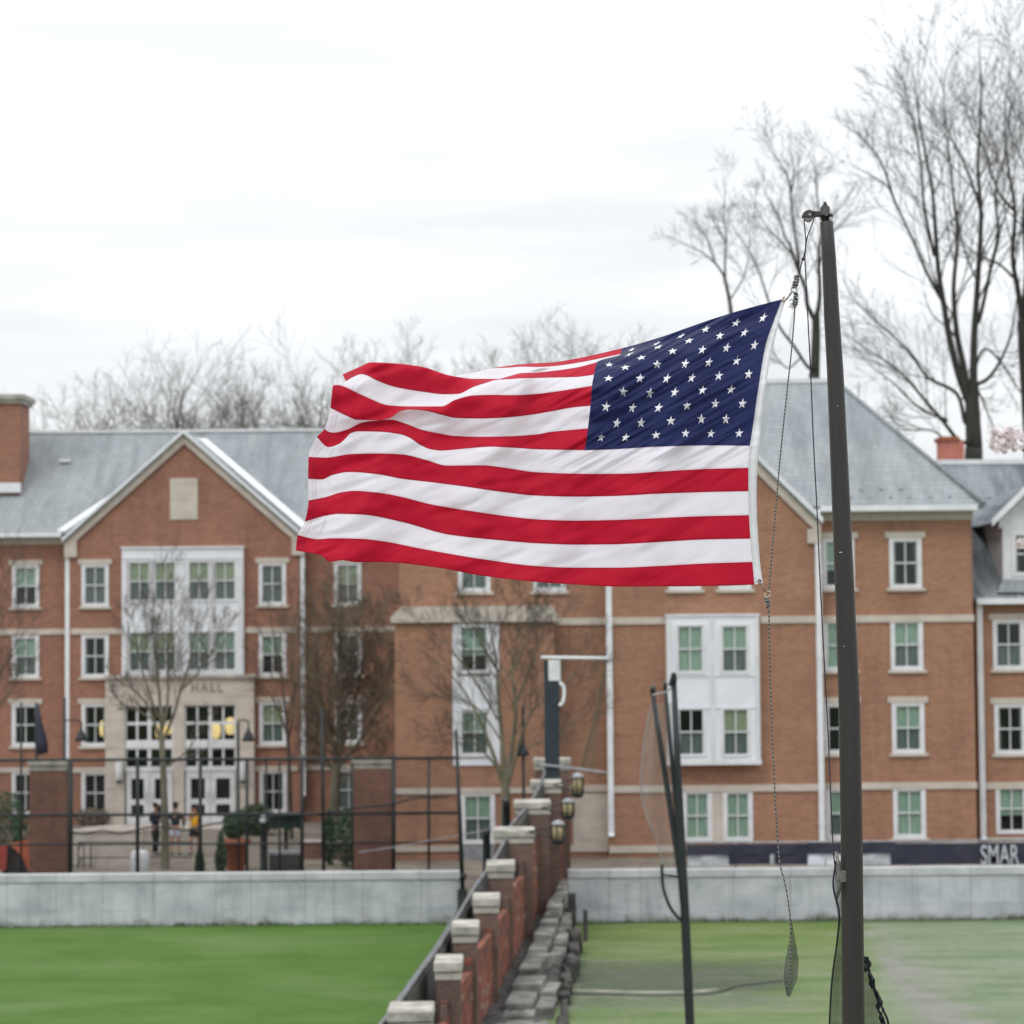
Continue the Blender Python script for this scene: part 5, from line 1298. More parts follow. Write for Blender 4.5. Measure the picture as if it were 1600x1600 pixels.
e1 = [P(948, 1031, mY), P(941, 1062, mY), P(930, 1120, mY), P(917, 1165, mY), P(907, 1202, mY)]; e2 = [P(949, 1031, mY), P(945, 1080, mY), P(937, 1130, mY), P(931, 1170, mY), P(930, 1204, mY)]
m = MB()
for a1, a2, b1_, b2_ in zip(e1[:-1], e2[:-1], e1[1:], e2[1:]): m.quad(a1, a2, b2_, b1_)
m.build('netting', netmat('olive netting', (.10, .085, .06), .55), ms)
MB().tube(spline(e1, 4), .035, 5).build('edge_rope', simple('olive rope', (.10, .085, .055), None, .9), ms)

# ------------------------------------------------------------------ leaning net poles
nY = 45.0
npg = thing('net_poles', 'bundle of three leaning black poles with pale netting, left of the flagpole', 'poles', (P(1085, 1690, nY).x, nY, 0))
def pole_(pts, r, name='pole'):
    q = [P(x, y, Y) for x, y, Y in pts]; o = MB().tube(q, r, 10).build(name, M['black'], npg)
    MB().lathe(q[0] + Vector((0, 0, -.01)), [(r[0]*1.15, 0), (r[0]*1.2, .10), (r[0]*.8, .14)], 10).build('cap', M['cast'], o); return o
pole_([(1020, 1082, nY + .3), (1033, 1170, nY + .2), (1050, 1280, nY + .1), (1064, 1372, nY), (1070, 1440, nY)], [.045, .05, .055, .06, .06])
pole_([(1039.5, 1076, nY + .2), (1049, 1180, nY + .15), (1060, 1300, nY), (1066, 1380, nY), (1072, 1450, nY)], [.035, .04, .045, .05, .05])
q = [(1053, 1065, nY), (1059, 1200, nY), (1066, 1340, nY), (1071, 1440, nY), (1078, 1600, nY), (1083, 1690, nY)]
pole_(q, [.05, .065, .075, .085, .085, .085])
MB().tube(spline([P(1047, 1072, nY - .05), P(1050, 1060, nY - .05), P(1053, 1052, nY - .05), P(1054, 1066, nY - .05)], 4), .035, 6).build('clip', M['black'], npg)
MB().tube([P(1020, 1086, nY), P(1040, 1082, nY), P(1053, 1072, nY)], .018, 5).build('line', M['metal'], npg)
le = [(1019, 1098), (1010, 1135), (1004, 1180), (1001, 1230), (1008, 1270), (1024, 1310), (1036, 1350)]; re_ = [(1024, 1098), (1032, 1150), (1040, 1200), (1045, 1240), (1050, 1275), (1056, 1315), (1062, 1355)]
m = MB(); C = 8
for k in range(len(le)):
    for c in range(C + 1):
        f = c/C; m.v.append(tuple(P(le[k][0]*(1-f) + re_[k][0]*f, le[k][1]*(1-f) + re_[k][1]*f, nY + .4 + .12*math.sin(f*7 + k))))
for k in range(len(le) - 1):
    for c in range(C): a = k*(C+1) + c; m.f.append((a, a+1, a+C+2, a+C+1)); m.sm.append(True)
m.build('netting', M['net_pale'], npg)
MB().tube(spline([P(x, y, nY + .35) for x, y in le], 4), .012, 5).build('edge_rope', M['metal'], npg)
m = MB()
for k in range(len(re_) - 1):
    x0, y0 = re_[k]; x1, y1 = re_[k+1]; m.quad(P(x0, y0, nY + .2), P(1053 + k*2, y0, nY + .2), P(1055 + k*2, y1, nY + .2), P(x1, y1, nY + .2))
m.build('netting', M['net_pale'], npg)
MB().tube(spline([P(1034, 1350, nY - .1), P(1036, 1385, nY - .1), P(1046, 1415, nY - .1), P(1058, 1432, nY - .05), P(1068, 1440, nY)], 5), .03, 6).tube([P(1035, 1367, nY - .1), P(1062, 1370, nY)], .02, 5).build('cable', M['black'], npg)

# cable lying on the worn grass
g = [(884, 1553), (940, 1554), (1010, 1556), (1080, 1555), (1122, 1551), (1150, 1542), (1180, 1538), (1222, 1533)]
cbl = thing('ground_cable', 'thin black cable lying across the worn grass', 'cable', tuple(G(884, 1553)))
MB().tube(spline([G(x, y, .035) for x, y in g], 5), .028, 6).build('cable', M['black'], cbl)
MB().tube(spline([G(x, y - 5, .03) for x, y in g[:5]], 5), .028, 6).build('pale_hose', M['stone_dark'], cbl)
g2 = thing('netting_heap', 'low grey heap of netting on the grass left of the halyard end', 'net', tuple(G(1080, 1535)))
m = MB(); 
for i in range(14):
    for j in range(7):
        a = G(905 + i * 25, 1550 - j * 7.5); m.v.append((a.x, a.y, .05 + .14 * max(0, noise.noise(Vector((i*.5, j*.7, 4)))) + .03))
for i in range(13):
    for j in range(6): a = i*7 + j; m.f.append((a, a+7, a+8, a+1)); m.sm.append(True)
m.build('netting', netmat('thin grey netting', (.06, .07, .06), .34), g2)

# ------------------------------------------------------------------ fence behind the left wall
fY = 74.0
FN = thing('fence', 'tall black pipe fence on the terrace in front of the left hall', 'fence', (P(330, 1350, fY).x, fY, TZ))
def fpost(px, ytop, w=.075, px2=None, ybot=None):
    w *= .68
    a = P(px, ytop, fY); b = P(px2 or px, 1360, fY); b.z = TZ
    MB().tube([b, a], w, 7).build('post', M['black'], FN)
for q in ((33, 1098, .05), (110, 1186, .11), (215, 1183, .09), (313, 1184, .085), (373, 1184, .05), (386, 1186, .07), (416, 1186, .045), (437, 1190, .05), (472, 1184, .085), (551, 1190, .04), (615, 1180, .095), (670, 1186, .06)): fpost(*q)
fpost(503, 1108, .08, 506)
M['net_fence'] = netmat('thin black fence netting', (.02, .024, .024), .24)
for xa_, xb_ in ((-30, 110), (110, 215), (215, 313), (313, 472), (472, 615), (615, 716)):
    a_, b_ = P(xa_, 1186, fY), P(xb_, 1186, fY); m = MB(); nn_ = 8
    for k in range(nn_ + 1):
        for z_ in (TZ + .02, TZ + 1.2, TZ + 2.3, a_.z): m.v.append((a_.x + (b_.x - a_.x)*k/nn_, fY + .05 + .03*math.sin(k*1.3 + z_*2), z_))
    for k in range(nn_):
        for c_ in range(3): i_ = k*4 + c_; m.f.append((i_, i_+4, i_+5, i_+1)); m.sm.append(True)
    m.build('netting', M['net_fence'], FN)
for py, w in ((1186, .045), (1272, .045), (1318, .03)):
    MB().tube([P(-30, py + 2, fY), P(200, py + 1, fY), P(470, py, fY), P(718, py - 2, fY)], w, 6).build('rail', M['black'], FN)
MB().tube(spline([P(105, 1298, fY - .1), P(130, 1303, fY - .1), P(160, 1298, fY - .1), P(190, 1302, fY - .1), P(240, 1292, fY - .1), P(290, 1297, fY - .1), P(330, 1288, fY - .1), P(380, 1282, fY - .1), P(440, 1274, fY - .1), P(490, 1272, fY - .1), P(560, 1262, fY - .1), P(610, 1257, fY - .1), P(650, 1247, fY - .1), P(700, 1246, fY - .1)], 5), .03, 5).build('cable', M['black'], FN)
MB().tube(spline([P(560, 1332, fY - .1), P(620, 1323, fY - .1), P(690, 1310, fY - .1), P(740, 1301, fY - .1), P(790, 1290, fY - .1)], 5), .018, 5).build('cable', M['metal'], FN)
def pillar(px0, px1, ytop, Y, lab):
    a, b = P(px0, ytop, Y), P(px1, ytop, Y)
    t = thing('brick_pillar', lab, 'pillar', ((a.x + b.x)/2, Y, TZ), 'brick pillars along the terrace fence')
    MB().box(a.x + .03, b.x - .03, Y + .03, Y + 1.0, TZ, a.z - .28).build('brick_shaft', M['brick_p'], t)
    MB().box(a.x + .02, b.x - .02, Y + .02, Y + 1.01, a.z - .28, a.z - .16).build('neck', M['stone_dark'], t)
    bevel(MB().box(a.x - .02, b.x + .02, Y - .02, Y + 1.05, a.z - .16, a.z).build('cap', M['stone_dark'], t), .04)
pillar(44, 104, 1190, 74.6, 'weathered brick pillar left of the white downpipe')
pillar(549, 613, 1187, 74.6, 'brick pillar with a pale stone cap beside the shrubby tree')
# mast at the wall corner
mm = thing('thin_mast', 'thin leaning black mast on a wooden stub at the left wall corner', 'mast', (P(724, 1440, 69.3).x, 69.3, 0))
MB().tube([P(723, 1400, 69.3), P(718.5, 1280, 69.3), P(712.5, 1140, 69.3)], [.065, .06, .045], 8).build('mast', M['black'], mm)
MB().tube([P(719, 1368, 69.3), P(728, 1371, 69.3)], .10, 8).build('clamp', M['black'], mm)
a = P(723, 1390, 69.3); MB().box(a.x - .15, a.x + .13, 69.2, 69.5, 0, a.z).build('stub', M['moss'], mm)

# banner along the right
bnY = 71.0
bn = thing('banner', 'long navy banner with white lettering hung along the right field wall', 'banner', (P(1350, 1350, bnY).x, bnY, TZ))
def bpiece(x0, x1, y0, y1, mat, name, d=0, seed=0):
    m = MB(); n = max(2, int((x1 - x0) / 12)); 
    for k in range(n + 1):
        x = x0 + (x1 - x0)*k/n
        for y in (y0, (y0 + y1)/2, y1): m.v.append(tuple(P(x, y - (x - 1300)*.009, bnY + d + .03*math.sin(k*1.7 + y*.2 + seed))))
    for k in range(n):
        for c in range(2): a = k*3 + c; m.f.append((a, a+3, a+4, a+1)); m.sm.append(True)
    return m.build(name, M[mat], bn)
bpiece(1072, 1262, 1318, 1334, 'navy', 'cloth'); bpiece(1139, 1203, 1334, 1349, 'navy', 'cloth', .02, 1); bpiece(1210, 1262, 1334, 1350, 'navy', 'cloth', .01, 2)
bpiece(1075, 1139, 1330, 1352, 'text_white', 'cloth', .06, 3); bpiece(1262, 1400, 1317, 1334, 'navy', 'cloth', 0, 4)
bpiece(1345, 1392, 1334, 1352, 'text_white', 'cloth', .05, 5); bpiece(1262, 1345, 1332, 1352, 'whitepanel', 'cloth', .07, 5)
bpiece(1392, 1640, 1319, 1352, 'navy', 'cloth', .01, 6); bpiece(1203, 1210, 1334, 1349, 'text_white', 'cloth', .03, 6)
p = P(1562, 1337, bnY - .09); text('SMAR', .80, tuple(p), M['text_white'], bn, 'lettering', depth=.012, spacing=1.0, cond=.56, off=.008)
for px in range(1080, 1640, 70): a = P(px, 1315, bnY); MB().tube([Vector((a.x, bnY + .1, TZ)), Vector((a.x, bnY + .1, a.z))], .03, 6).build('post', M['metal'], bn)
MB().tube([P(1070, 1317.5, bnY + .1), P(1350, 1315, bnY + .1), P(1640, 1312, bnY + .1)], .03, 6).build('rail', M['metal'], bn)

# ------------------------------------------------------------------ lamps, bollards, planters, furniture on the terrace
def street_lamp(px, ytop, Y, hook, label, h_px=None, bell=(0, 0)):
    a = P(px, ytop, Y); t = thing('street_lamp', label, 'lamp post', (a.x, Y, TZ), 'black bell lamp posts on the terrace')
    MB().lathe((a.x, Y, TZ), [(.14, 0), (.14, .3), (.07, .5), (.055, 1), (.045, a.z - TZ)], 10).build('post', M['black'], t)
    b = P(bell[0], bell[1], Y)
    if hook: MB().tube(spline([P(px, bell[1] - 12, Y), P((px + bell[0])/2, bell[1] - 13, Y), P(bell[0], bell[1] - 10, Y), b], 4), .025, 6).build('arm', M['black'], t)
    MB().lathe(b + Vector((0, 0, -.42)), [(.22, 0), (.17, .10), (.12, .26), (.06, .34), (.03, .46)], 12).build('shade', M['black'], t)
street_lamp(101, 1090, 80, True, 'black lamp post whose bell hangs over the brick beside the downpipe', bell=(127, 1138))
street_lamp(372, 1128, 80, True, 'black lamp post with its bell beside the limestone portal', bell=(388, 1138))
street_lamp(817, 1104, 77, False, 'black lamp post behind the stepped piers', bell=(817, 1160))
um = thing('closed_parasol', 'furled dark blue parasol in front of the far left windows', 'parasol', (P(58, 1190, 80).x, 80, TZ))
a = P(57, 1098, 80); b = Vector((a.x, 80, TZ))
MB().tube([b, a], .045, 8).build('pole', M['black'], um)
MB().tube([P(58, 1100, 80), P(60, 1130, 80), P(64, 1160, 80), P(68, 1178, 80)], [.04, .13, .22, .16], 9).build('canopy', M['navy'], um)
def bollard(px, ytop, ybot, Y, lab, knob=True):
    a = P(px, ytop, Y); t = thing('bollard', lab, 'bollard', (a.x, Y, TZ), 'dark bollards')
    MB().lathe((a.x, Y, TZ), [(.16, 0), (.16, .1), (.12, .15), (.11, a.z - TZ - .12), (.13, a.z - TZ - .1)], 10).build('post', M['black'], t)
    MB().ball(a, .13, 10, 8).build('knob', M['white'] if knob else M['cast'], t)
bollard(412, 1281, 1350, 76, 'dark bollard with a white round top beside the green cloth table')
bollard(891 - 100, 1252, 0, 73, 'dark bollard with a grey top behind the piers', False); bollard(760, 1300, 0, 71.5, 'dark bollard just behind the left wall corner', False)
tb = thing('patio_table', 'pedestal table with a scalloped dark green cloth', 'table', (P(438, 1340, 78).x, 78, TZ))
a, b = P(418, 1296, 78), P(470, 1273, 78); cx = (a.x + b.x)/2
m = MB(); n = 28; R1 = (b.x - a.x)/2
for k in range(n):
    th = 2*math.pi*k/n; m.v += [(cx + R1*math.cos(th), 78.6 + R1*math.sin(th), b.z), (cx + R1*1.02*math.cos(th), 78.6 + R1*1.02*math.sin(th), a.z + .05*math.cos(k*math.pi/2))]; m.sm.append(True)
m.f = [(2*k, 2*((k+1) % n), 2*((k+1) % n)+1, 2*k+1) for k in range(n)]; m.f.append(tuple(2*k for k in range(n))); m.sm.append(False)
m.build('cloth', simple('dark green cloth', (.010, .026, .022), (.018, .040, .032), .8, 5), tb)
MB().lathe((cx, 78.6, TZ), [(.4, 0), (.38, .08), (.07, .14), (.06, b.z - TZ - .02)], 12).build('pedestal', M['cast'], tb)
bb = thing('waste_bin', 'grey squat bin under the green cloth table', 'bin', (P(445, 1345, 77).x, 77, TZ)); a, b = P(420, 1352, 77), P(468, 1332, 77)
bevel(MB().box(a.x, b.x, 77, 77.6, TZ, b.z).build('body', M['moss'], bb), .05); MB().box(a.x - .02, b.x + .02, 76.98, 77.62, b.z - .06, b.z + .03).build('lid', M['metal'], bb)
wb = thing('white_bin', 'rounded white plastic drum behind the left field wall', 'bin', (P(216, 1350, 75).x, 75, TZ)); a = P(216, 1358, 75); h = P(216, 1330, 75).z - TZ
MB().lathe((a.x, 75.3, TZ), [(.24, 0), (.30, .08), (.31, h*.7), (.27, h - .05), (.18, h)], 16).build('drum', M['white'], wb)
# potted plants
def leaves(c, rx, rz, n, size, seed, shape='ball'):
    m = MB(); r = random.Random(seed); c = Vector(c)
    for k in range(n):
        while True:
            v = Vector((r.uniform(-1, 1), r.uniform(-1, 1), r.uniform(-1, 1)))
            if v.length < 1 and v.length > .45: break
        if shape == 'cone': f = 1 - (v.z + 1)/2*.75; v = Vector((v.x*f, v.y*f, v.z))
        p_ = c + Vector((v.x*rx, v.y*rx, v.z*rz)); a = Vector((r.gauss(0, 1), r.gauss(0, 1), r.gauss(0, .7))).normalized(); b = a.orthogonal().normalized()
        s = size * r.uniform(.6, 1.3); m.quad(p_ - a*s, p_ + b*s*.45, p_ + a*s, p_ - b*s*.45)
    return m
pot = thing('potted_topiary', 'clipped ball shrub in a large terracotta pot', 'potted plant', (P(368, 1350, 78).x, 78, TZ))
a = P(368, 1311, 78); z1 = a.z - TZ
MB().lathe((a.x, 78, TZ), [(.24, 0), (.27, .05), (.44, z1 - .14), (.50, z1 - .13), (.50, z1), (.42, z1)], 18).build('pot', M['terracotta'], pot)
MB().ball((a.x, 78, a.z + .42), .32, 10, 8, (1, 1, 1.1)).build('inner_foliage', M['leaf'], pot)
leaves((a.x - .03, 78, a.z + .45), .40, .44, 1500, .06, 3).build('foliage', M['leaf'], pot)['kind'] = 'stuff'
for px, py, rx, rz_, lab, shp, Y in ((345, 1318, .27, .42, 'small cone shrub left of the terracotta pot', 'cone', 77), (312, 1338, .22, .36, 'low dark shrub at the foot of the fence posts', 'cone', 76), (10, 1258, .75, .50, 'broad green shrub at the left edge', 'ball', 83), (28, 1293, .25, .34, 'small bright shrub beside the left pillar', 'cone', 79), (515, 1300, .4, .8, 'dark evergreen shrub left of the capped pillar', 'cone', 80), (542, 1282, .42, .5, 'dark evergreen shrub close to the capped pillar', 'ball', 79), (400, 1268, .8, .3, 'low dark hedge right of the entrance', 'ball', 92)):
    p = P(px, py, Y); t = thing('shrub', lab, 'shrub', (p.x, Y, TZ), 'evergreen shrubs on the terrace')
    rz_ = max(rz_, (p.z + rz_ - TZ) / 2); p = Vector((p.x, Y, TZ + rz_))
    MB().tube([Vector((p.x, Y, TZ)), p], .04, 6).build('stem', M['bark'], t); leaves(p, rx, rz_, int(2600*rx), .07, int(px), shp).build('foliage', M['leaf'], t)['kind'] = 'stuff'
for px, y0, y1, lab in ((264, 1358, 1340, 'pale stone right of the white drum'), (340, 1360, 1348, 'low pale stone near the terracotta pot')):
    p = P(px, (y0 + y1)/2, 75); t = thing('boulder', lab, 'rock', (p.x, 75, TZ)); m = MB().ball((p.x, 75.2, TZ + .1), .24, 14, 10, (1.3, .9, .7))
    m.v = [tuple(Vector(v) + Vector((0, 0, 1)) * .05 * noise.noise(Vector(v) * 3)) for v in m.v]; m.build('stone', M['stone'], t)
# orange tarpaulin over a dark crate
tp = thing('orange_tarp', 'orange red tarpaulin thrown over a dark crate at the left edge', 'tarpaulin', (P(20, 1350, 76).x, 76, TZ))
MB().box(P(2, 1350, 76).x, P(38, 1350, 76).x, 76.1, 76.9, TZ, P(20, 1322, 76).z).build('crate', M['moss'], tp)
def quadm(pts, mat, par, name='sheet', th=.02):
    q = [P(*p_) for p_ in pts]; m = MB(); m.v = [tuple(v) for v in q] + [tuple(v + Vector((0, th, 0))) for v in q]; n = len(q)
    m.f = [tuple(range(n))[::-1], tuple(range(n, 2*n))] + [(k, (k+1) % n, n+(k+1) % n, n+k) for k in range(n)]; m.sm = [False]*len(m.f); return m.build(name, mat, par)
quadm([(14, 1318, 75.9), (44, 1311, 76.2), (49, 1332, 75.9), (51, 1360, 75.7), (44, 1360, 75.7), (34, 1338, 75.8)], M['orange'], tp)
quadm([(-12, 1322, 75.9), (12, 1318, 75.9), (9, 1360, 75.7), (-12, 1360, 75.7)], simple('red tarpaulin', (.20, .022, .018), (.27, .035, .026), .7), tp)
# low limestone wall with hand rails by the steps
lw = thing('low_wall', 'low limestone wall with black handrails before the entrance steps', 'wall', (P(180, 1350, 81).x, 81, TZ))
a, b = P(115, 1299, 81), P(222, 1316, 81); MB().box(a.x, b.x, 81, 81.4, TZ, a.z - .06).build('wall', M['stone'], lw); MB().box(a.x - .04, b.x + .04, 80.96, 81.44, a.z - .06, a.z + .03).build('coping', M['stone'], lw)
a2 = P(146, 1320, 79.5); b2_ = P(330, 1322, 79.5); MB().box(a2.x, P(212, 1320, 79.5).x, 79.5, 79.9, TZ, a2.z).build('wall', M['stone'], lw)
for y in (1316, 1340):
    MB().tube(spline([P(124, y + 10, 79.3), P(128, y + 2, 79.3), P(136, y, 79.3), P(300, y, 79.3)], 4), .02, 6).build('handrail', M['black'], lw)
for px in (122, 131, 142): MB().tube([P(px, 1318, 79.3), P(px, 1357, 79.3)], .022, 6).build('post', M['black'], lw)
bx = thing('planter_wall', 'low brick planter wall right of the table', 'wall', (P(500, 1340, 82).x, 82, TZ))
a, b = P(474, 1318, 82), P(548, 1318, 82); MB().box(a.x, b.x, 82, 82.4, TZ, a.z).build('brickwork', M['brick_p'], bx); MB().box(a.x - .03, b.x, 81.97, 82.43, a.z, a.z + .09).build('coping', M['stone'], bx)
bk = thing('planting_bed', 'bank of brown green ground cover left of the brick pillar', 'plants', (P(20, 1310, 82).x, 82, TZ), None); m = leaves((P(15, 1300, 82).x, 82.5, TZ + .45), 1.5, .6, 2500, .08, 9); m.build('foliage', M['twig_brown'], bk)['kind'] = 'stuff'
for k, (x0, x1, z1) in enumerate(((118, 172, .75),)):
    a, b = P(x0, 1280, 97), P(x1, 1280, 97); hd_ = thing('hedge', 'clipped brown hedge under the window left of the doorway', 'hedge', (a.x, 97, TZ)); leaves(((a.x+b.x)/2, 97, TZ + .35), (b.x-a.x)/2, .4, 900, .08, 4).build('foliage', M['twig_brown'], hd_)['kind'] = 'stuff'
# steps to the doors
st = thing('entrance_steps', 'broad limestone landing at the entrance doors', 'steps', (P(285, 1330, 94).x, 94, TZ))
for k in range(3): MB().box(ex0 - .3 - k*.2, ex1 + .3 + k*.2, EY - 1.6 - k*.35, EY, TZ + (2-k)*.0 - .0, TZ + .015 + (2 - k)*.012).build('step', M['stone'], st)

# ------------------------------------------------------------------ bare trees
class Tree:
    def __init__(s, seed): s.r = random.Random(seed); s.wood = MB(); s.tw = MB()
    def limb(s, pts, r0, r1, mb, n):
        L = len(pts); mb.tube(pts, [r0 + (r1 - r0) * k/(L-1) for k in range(L)], n, cap=False)
    def grow(s, p, d, length, rad, level, P_):
        """a curving branch with its own side shoots"""
        r = s.r; nseg = 3 if level >= 3 else (4 if level == 2 else 6); pts = [p]; dd = d.normalized(); step = length / nseg
        bend = Vector((r.gauss(0, 1), r.gauss(0, 1), r.gauss(0, .6))) * P_.get('wob', .16)
        for k in range(nseg):
            dd = (dd + bend * .5 + Vector((r.gauss(0, .09), r.gauss(0, .09), r.gauss(0, .07))) + Vector((0, 0, P_['up'] * (.5 + k/nseg)))).normalized()
            p = p + dd * step; pts.append(p)
            if k == nseg // 2: bend = -bend
        r1 = max(P_['rmin'] * .8, rad * .35)
        s.limb(pts, rad, r1, s.wood if rad > P_['rsplit'] else s.tw, 5 if rad > P_['rsplit'] else 3)
        s.sprout(pts, rad, r1, length, level, P_)
    def sprout(s, pts, r0, r1, length, level, P_, start=.2):
        if level >= P_['levels']: return
        r = s.r; n = P_['n'][min(level, len(P_['n']) - 1)]; n = max(1, int(round(n * r.uniform(.75, 1.25))))
        ax0 = r.uniform(0, 6.28)
        for k in range(n):
            f = start + (1 - start) * (k + r.uniform(.2, .9)) / n; f = min(.985, f); x = f * (len(pts) - 1); i = int(x); i = min(i, len(pts) - 2); t = x - i
            p = pts[i].lerp(pts[i+1], t); d = (pts[i+1] - pts[i]).normalized()
            az = ax0 + k * 2.4 + r.gauss(0, .4); a = d.orthogonal().normalized(); b = d.cross(a); side = a*math.cos(az) + b*math.sin(az)
            side.y *= P_.get('flat', 1); th = R_(r.uniform(*P_['ang']))
            nd = d * math.cos(th) + side * math.sin(th); nd.z += P_['up'] * .8
            ln = length * P_['ratio'] * (1.15 - f * .6) * r.uniform(.7, 1.25)
            if ln < P_.get('lmin', .3): continue
            rr = max(P_['rmin'], (r0 + (r1 - r0) * f) * P_.get('rratio', .55))
            s.grow(p, nd, ln, rr, level + 1, P_)
def build_tree(name, label, base, T, wood, twig, group=None, twname='crown'):
    t = thing(name, label, 'tree', base, group)
    T.wood.build('trunk', wood, t); T.tw.build(twname, twig, t)['kind'] = 'stuff'; return t
def from_limbs(name, label, base, limbs, Y, seed, P_, wood, twig, group=None, dspread=2.0):
    T = Tree(seed); done = []
    for k, (pts, w0, w1) in enumerate(limbs):
        oy = 0 if k == 0 else T.r.uniform(-dspread, dspread); q = []
        n = len(pts)
        y0 = Y; best = None
        if k:                                     # start where it leaves the wood already there
            c0 = P(pts[0][0], pts[0][1], Y)
            for w_ in done:
                dd_ = (w_.x*Y/w_.y - c0.x)**2 + ((w_.z - CAMZ)*Y/w_.y - (c0.z - CAMZ))**2
                if best is None or dd_ < best[0]: best = (dd_, w_)
            y0 = best[1].y
        for i, (x, y) in enumerate(pts): q.append(P(x, y, y0 + (oy * i/(n-1) if k else 0)))
        if best: q = [best[1].copy()] + q if (best[1] - q[0]).length > .15 else q
        if k == 0: q = [Vector(base)] + q
        q = spline(q, 4) if len(q) > 2 else q; r0, r1 = w0/2/FPX*Y, w1*(.45 if k else 1)/2/FPX*Y
        if k == 0: r0 *= 1.25
        T.limb(q, r0, r1, T.wood, 9); done += q
        ln = sum((a - b).length for a, b in zip(q[:-1], q[1:]))
        if k: T.sprout(q, r0, r1, ln * .62, 0, P_, P_.get('st', .22))
    return build_tree(name, label, base, T, wood, twig, group)
BIG = dict(up=.075, rmin=.0075, rsplit=.05, levels=3, n=[10, 6, 4], ang=(24, 50), ratio=.66, wob=.12, rratio=.40, lmin=.42)
big_limbs = [
 ([(1522, 760), (1522, 700), (1520, 655), (1519, 620), (1520, 600)], 25, 19),
 ([(1518, 640), (1498, 585), (1484, 530), (1475, 478), (1466, 420), (1461, 350), (1456, 293), (1440, 210), (1432, 150), (1425, 105)], 13, 2),
 ([(1517, 640), (1505, 570), (1495, 520), (1490, 450), (1496, 370), (1488, 290), (1480, 220), (1470, 160)], 12, 2),
 ([(1521, 600), (1522, 530), (1527, 450), (1533, 340), (1528, 260), (1533, 160), (1530, 60)], 13, 2),
 ([(1478, 480), (1450, 430), (1425, 372), (1398, 315), (1385, 290), (1350, 268), (1315, 250)], 6, 1.5),
 ([(1398, 315), (1375, 250), (1345, 215), (1320, 195)], 4, 1.2),
 ([(1460, 400), (1445, 330), (1438, 250), (1425, 180), (1395, 130)], 6, 1.4),
 ([(1508, 660), (1495, 615), (1450, 590), (1425, 555), (1390, 520), (1345, 480), (1318, 440)], 8, 2),
 ([(1500, 690), (1475, 660), (1445, 625), (1415, 590), (1385, 565), (1345, 540), (1320, 520)], 8, 2),
 ([(1478, 655), (1440, 640), (1400, 602), (1365, 575), (1335, 545)], 5, 1.4),
 ([(1482, 690), (1455, 672), (1420, 672), (1380, 668), (1340, 650)], 4, 1.4),
 ([(1527, 600), (1545, 590), (1565, 560), (1580, 520), (1588, 470), (1596, 420)], 8, 2),
 ([(1530, 500), (1548, 420), (1560, 360), (1555, 300), (1575, 220), (1580, 120)], 8, 2),
 ([(1528, 610), (1545, 650), (1562, 690)], 5, 2),
 ([(1520, 580), (1540, 545), (1570, 575), (1600, 620), (1640, 660)], 5, 2),
 ([(1536, 340), (1520, 290), (1500, 240), (1480, 200), (1475, 130), (1490, 80)], 5, 1.3),
]
b0 = P(1522, 760, 104)
from_limbs('bare_tree', 'tallest bare dark tree rising behind the right wing', (b0.x, 104, 0), big_limbs, 104, 11, BIG, M['bark_dark'], M['bark_dark'], 'bare trees behind the halls', 3)
edge_limbs = [
 ([(1612, 760), (1606, 640), (1600, 560), (1596, 500)], 20, 14),
 ([(1598, 510), (1590, 450), (1582, 400), (1586, 330), (1575, 260), (1570, 180), (1580, 90)], 10, 2),
 ([(1598, 500), (1604, 420), (1600, 330), (1612, 240), (1605, 120), (1600, 60)], 10, 2),
 ([(1590, 440), (1560, 412), (1530, 400), (1505, 380), (1470, 345)], 5, 1.4),
 ([(1596, 540), (1612, 480), (1640, 420), (1650, 330), (1640, 200)], 9, 2),
 ([(1586, 330), (1560, 300), (1540, 240), (1515, 190), (1500, 140)], 5, 1.3),
]
b0 = P(1612, 760, 108)
from_limbs('bare_tree', 'bare dark tree half cut off by the right edge', (b0.x, 108, 0), edge_limbs, 108, 12, BIG, M['bark_dark'], M['bark_dark'], 'bare trees behind the halls', 3)
MID = dict(up=.07, rmin=.008, rsplit=.045, levels=3, n=[8, 6, 4], ang=(24, 52), ratio=.66, wob=.13, rratio=.40, lmin=.38)
mid_limbs = [
 ([(1273, 640), (1273, 585), (1275, 530), (1275, 492)], 16, 12),
 ([(1273, 500), (1262, 478), (1258, 450), (1246, 420), (1237, 390), (1226, 368), (1218, 340), (1208, 322), (1193, 300)], 8, 1.5),
 ([(1276, 495), (1281, 460), (1279, 394), (1284, 360), (1276, 300), (1272, 245)], 8, 1.5),
 ([(1250, 430), (1244, 380), (1238, 340), (1236, 306), (1228, 270), (1207, 240), (1192, 212)], 5, 1.4),
 ([(1237, 300), (1240, 262), (1232, 220)], 3, 1.2),
 ([(1280, 420), (1292, 372), (1306, 359), (1330, 350), (1358, 340)], 4, 1.2),
 ([(1292, 372), (1300, 340), (1318, 318), (1335, 290)], 3.5, 1.2),
 ([(1262, 573), (1240, 540), (1219, 512), (1200, 468), (1192, 442), (1178, 405), (1166, 385), (1150, 362), (1138, 340)], 6, 1.4),
 ([(1240, 400), (1215, 372), (1195, 350), (1170, 300)], 4, 1.2),
 ([(1232, 575), (1215, 560), (1203, 540), (1190, 500)], 3, 1.2),
]
b0 = P(1273, 640, 103)
from_limbs('bare_tree', 'bare tree behind the slate roof, just left of the pole top', (b0.x, 103, 0), mid_limbs, 103, 21, MID, M['bark_dark'], M['twig_far'], 'bare trees behind the halls', 2)
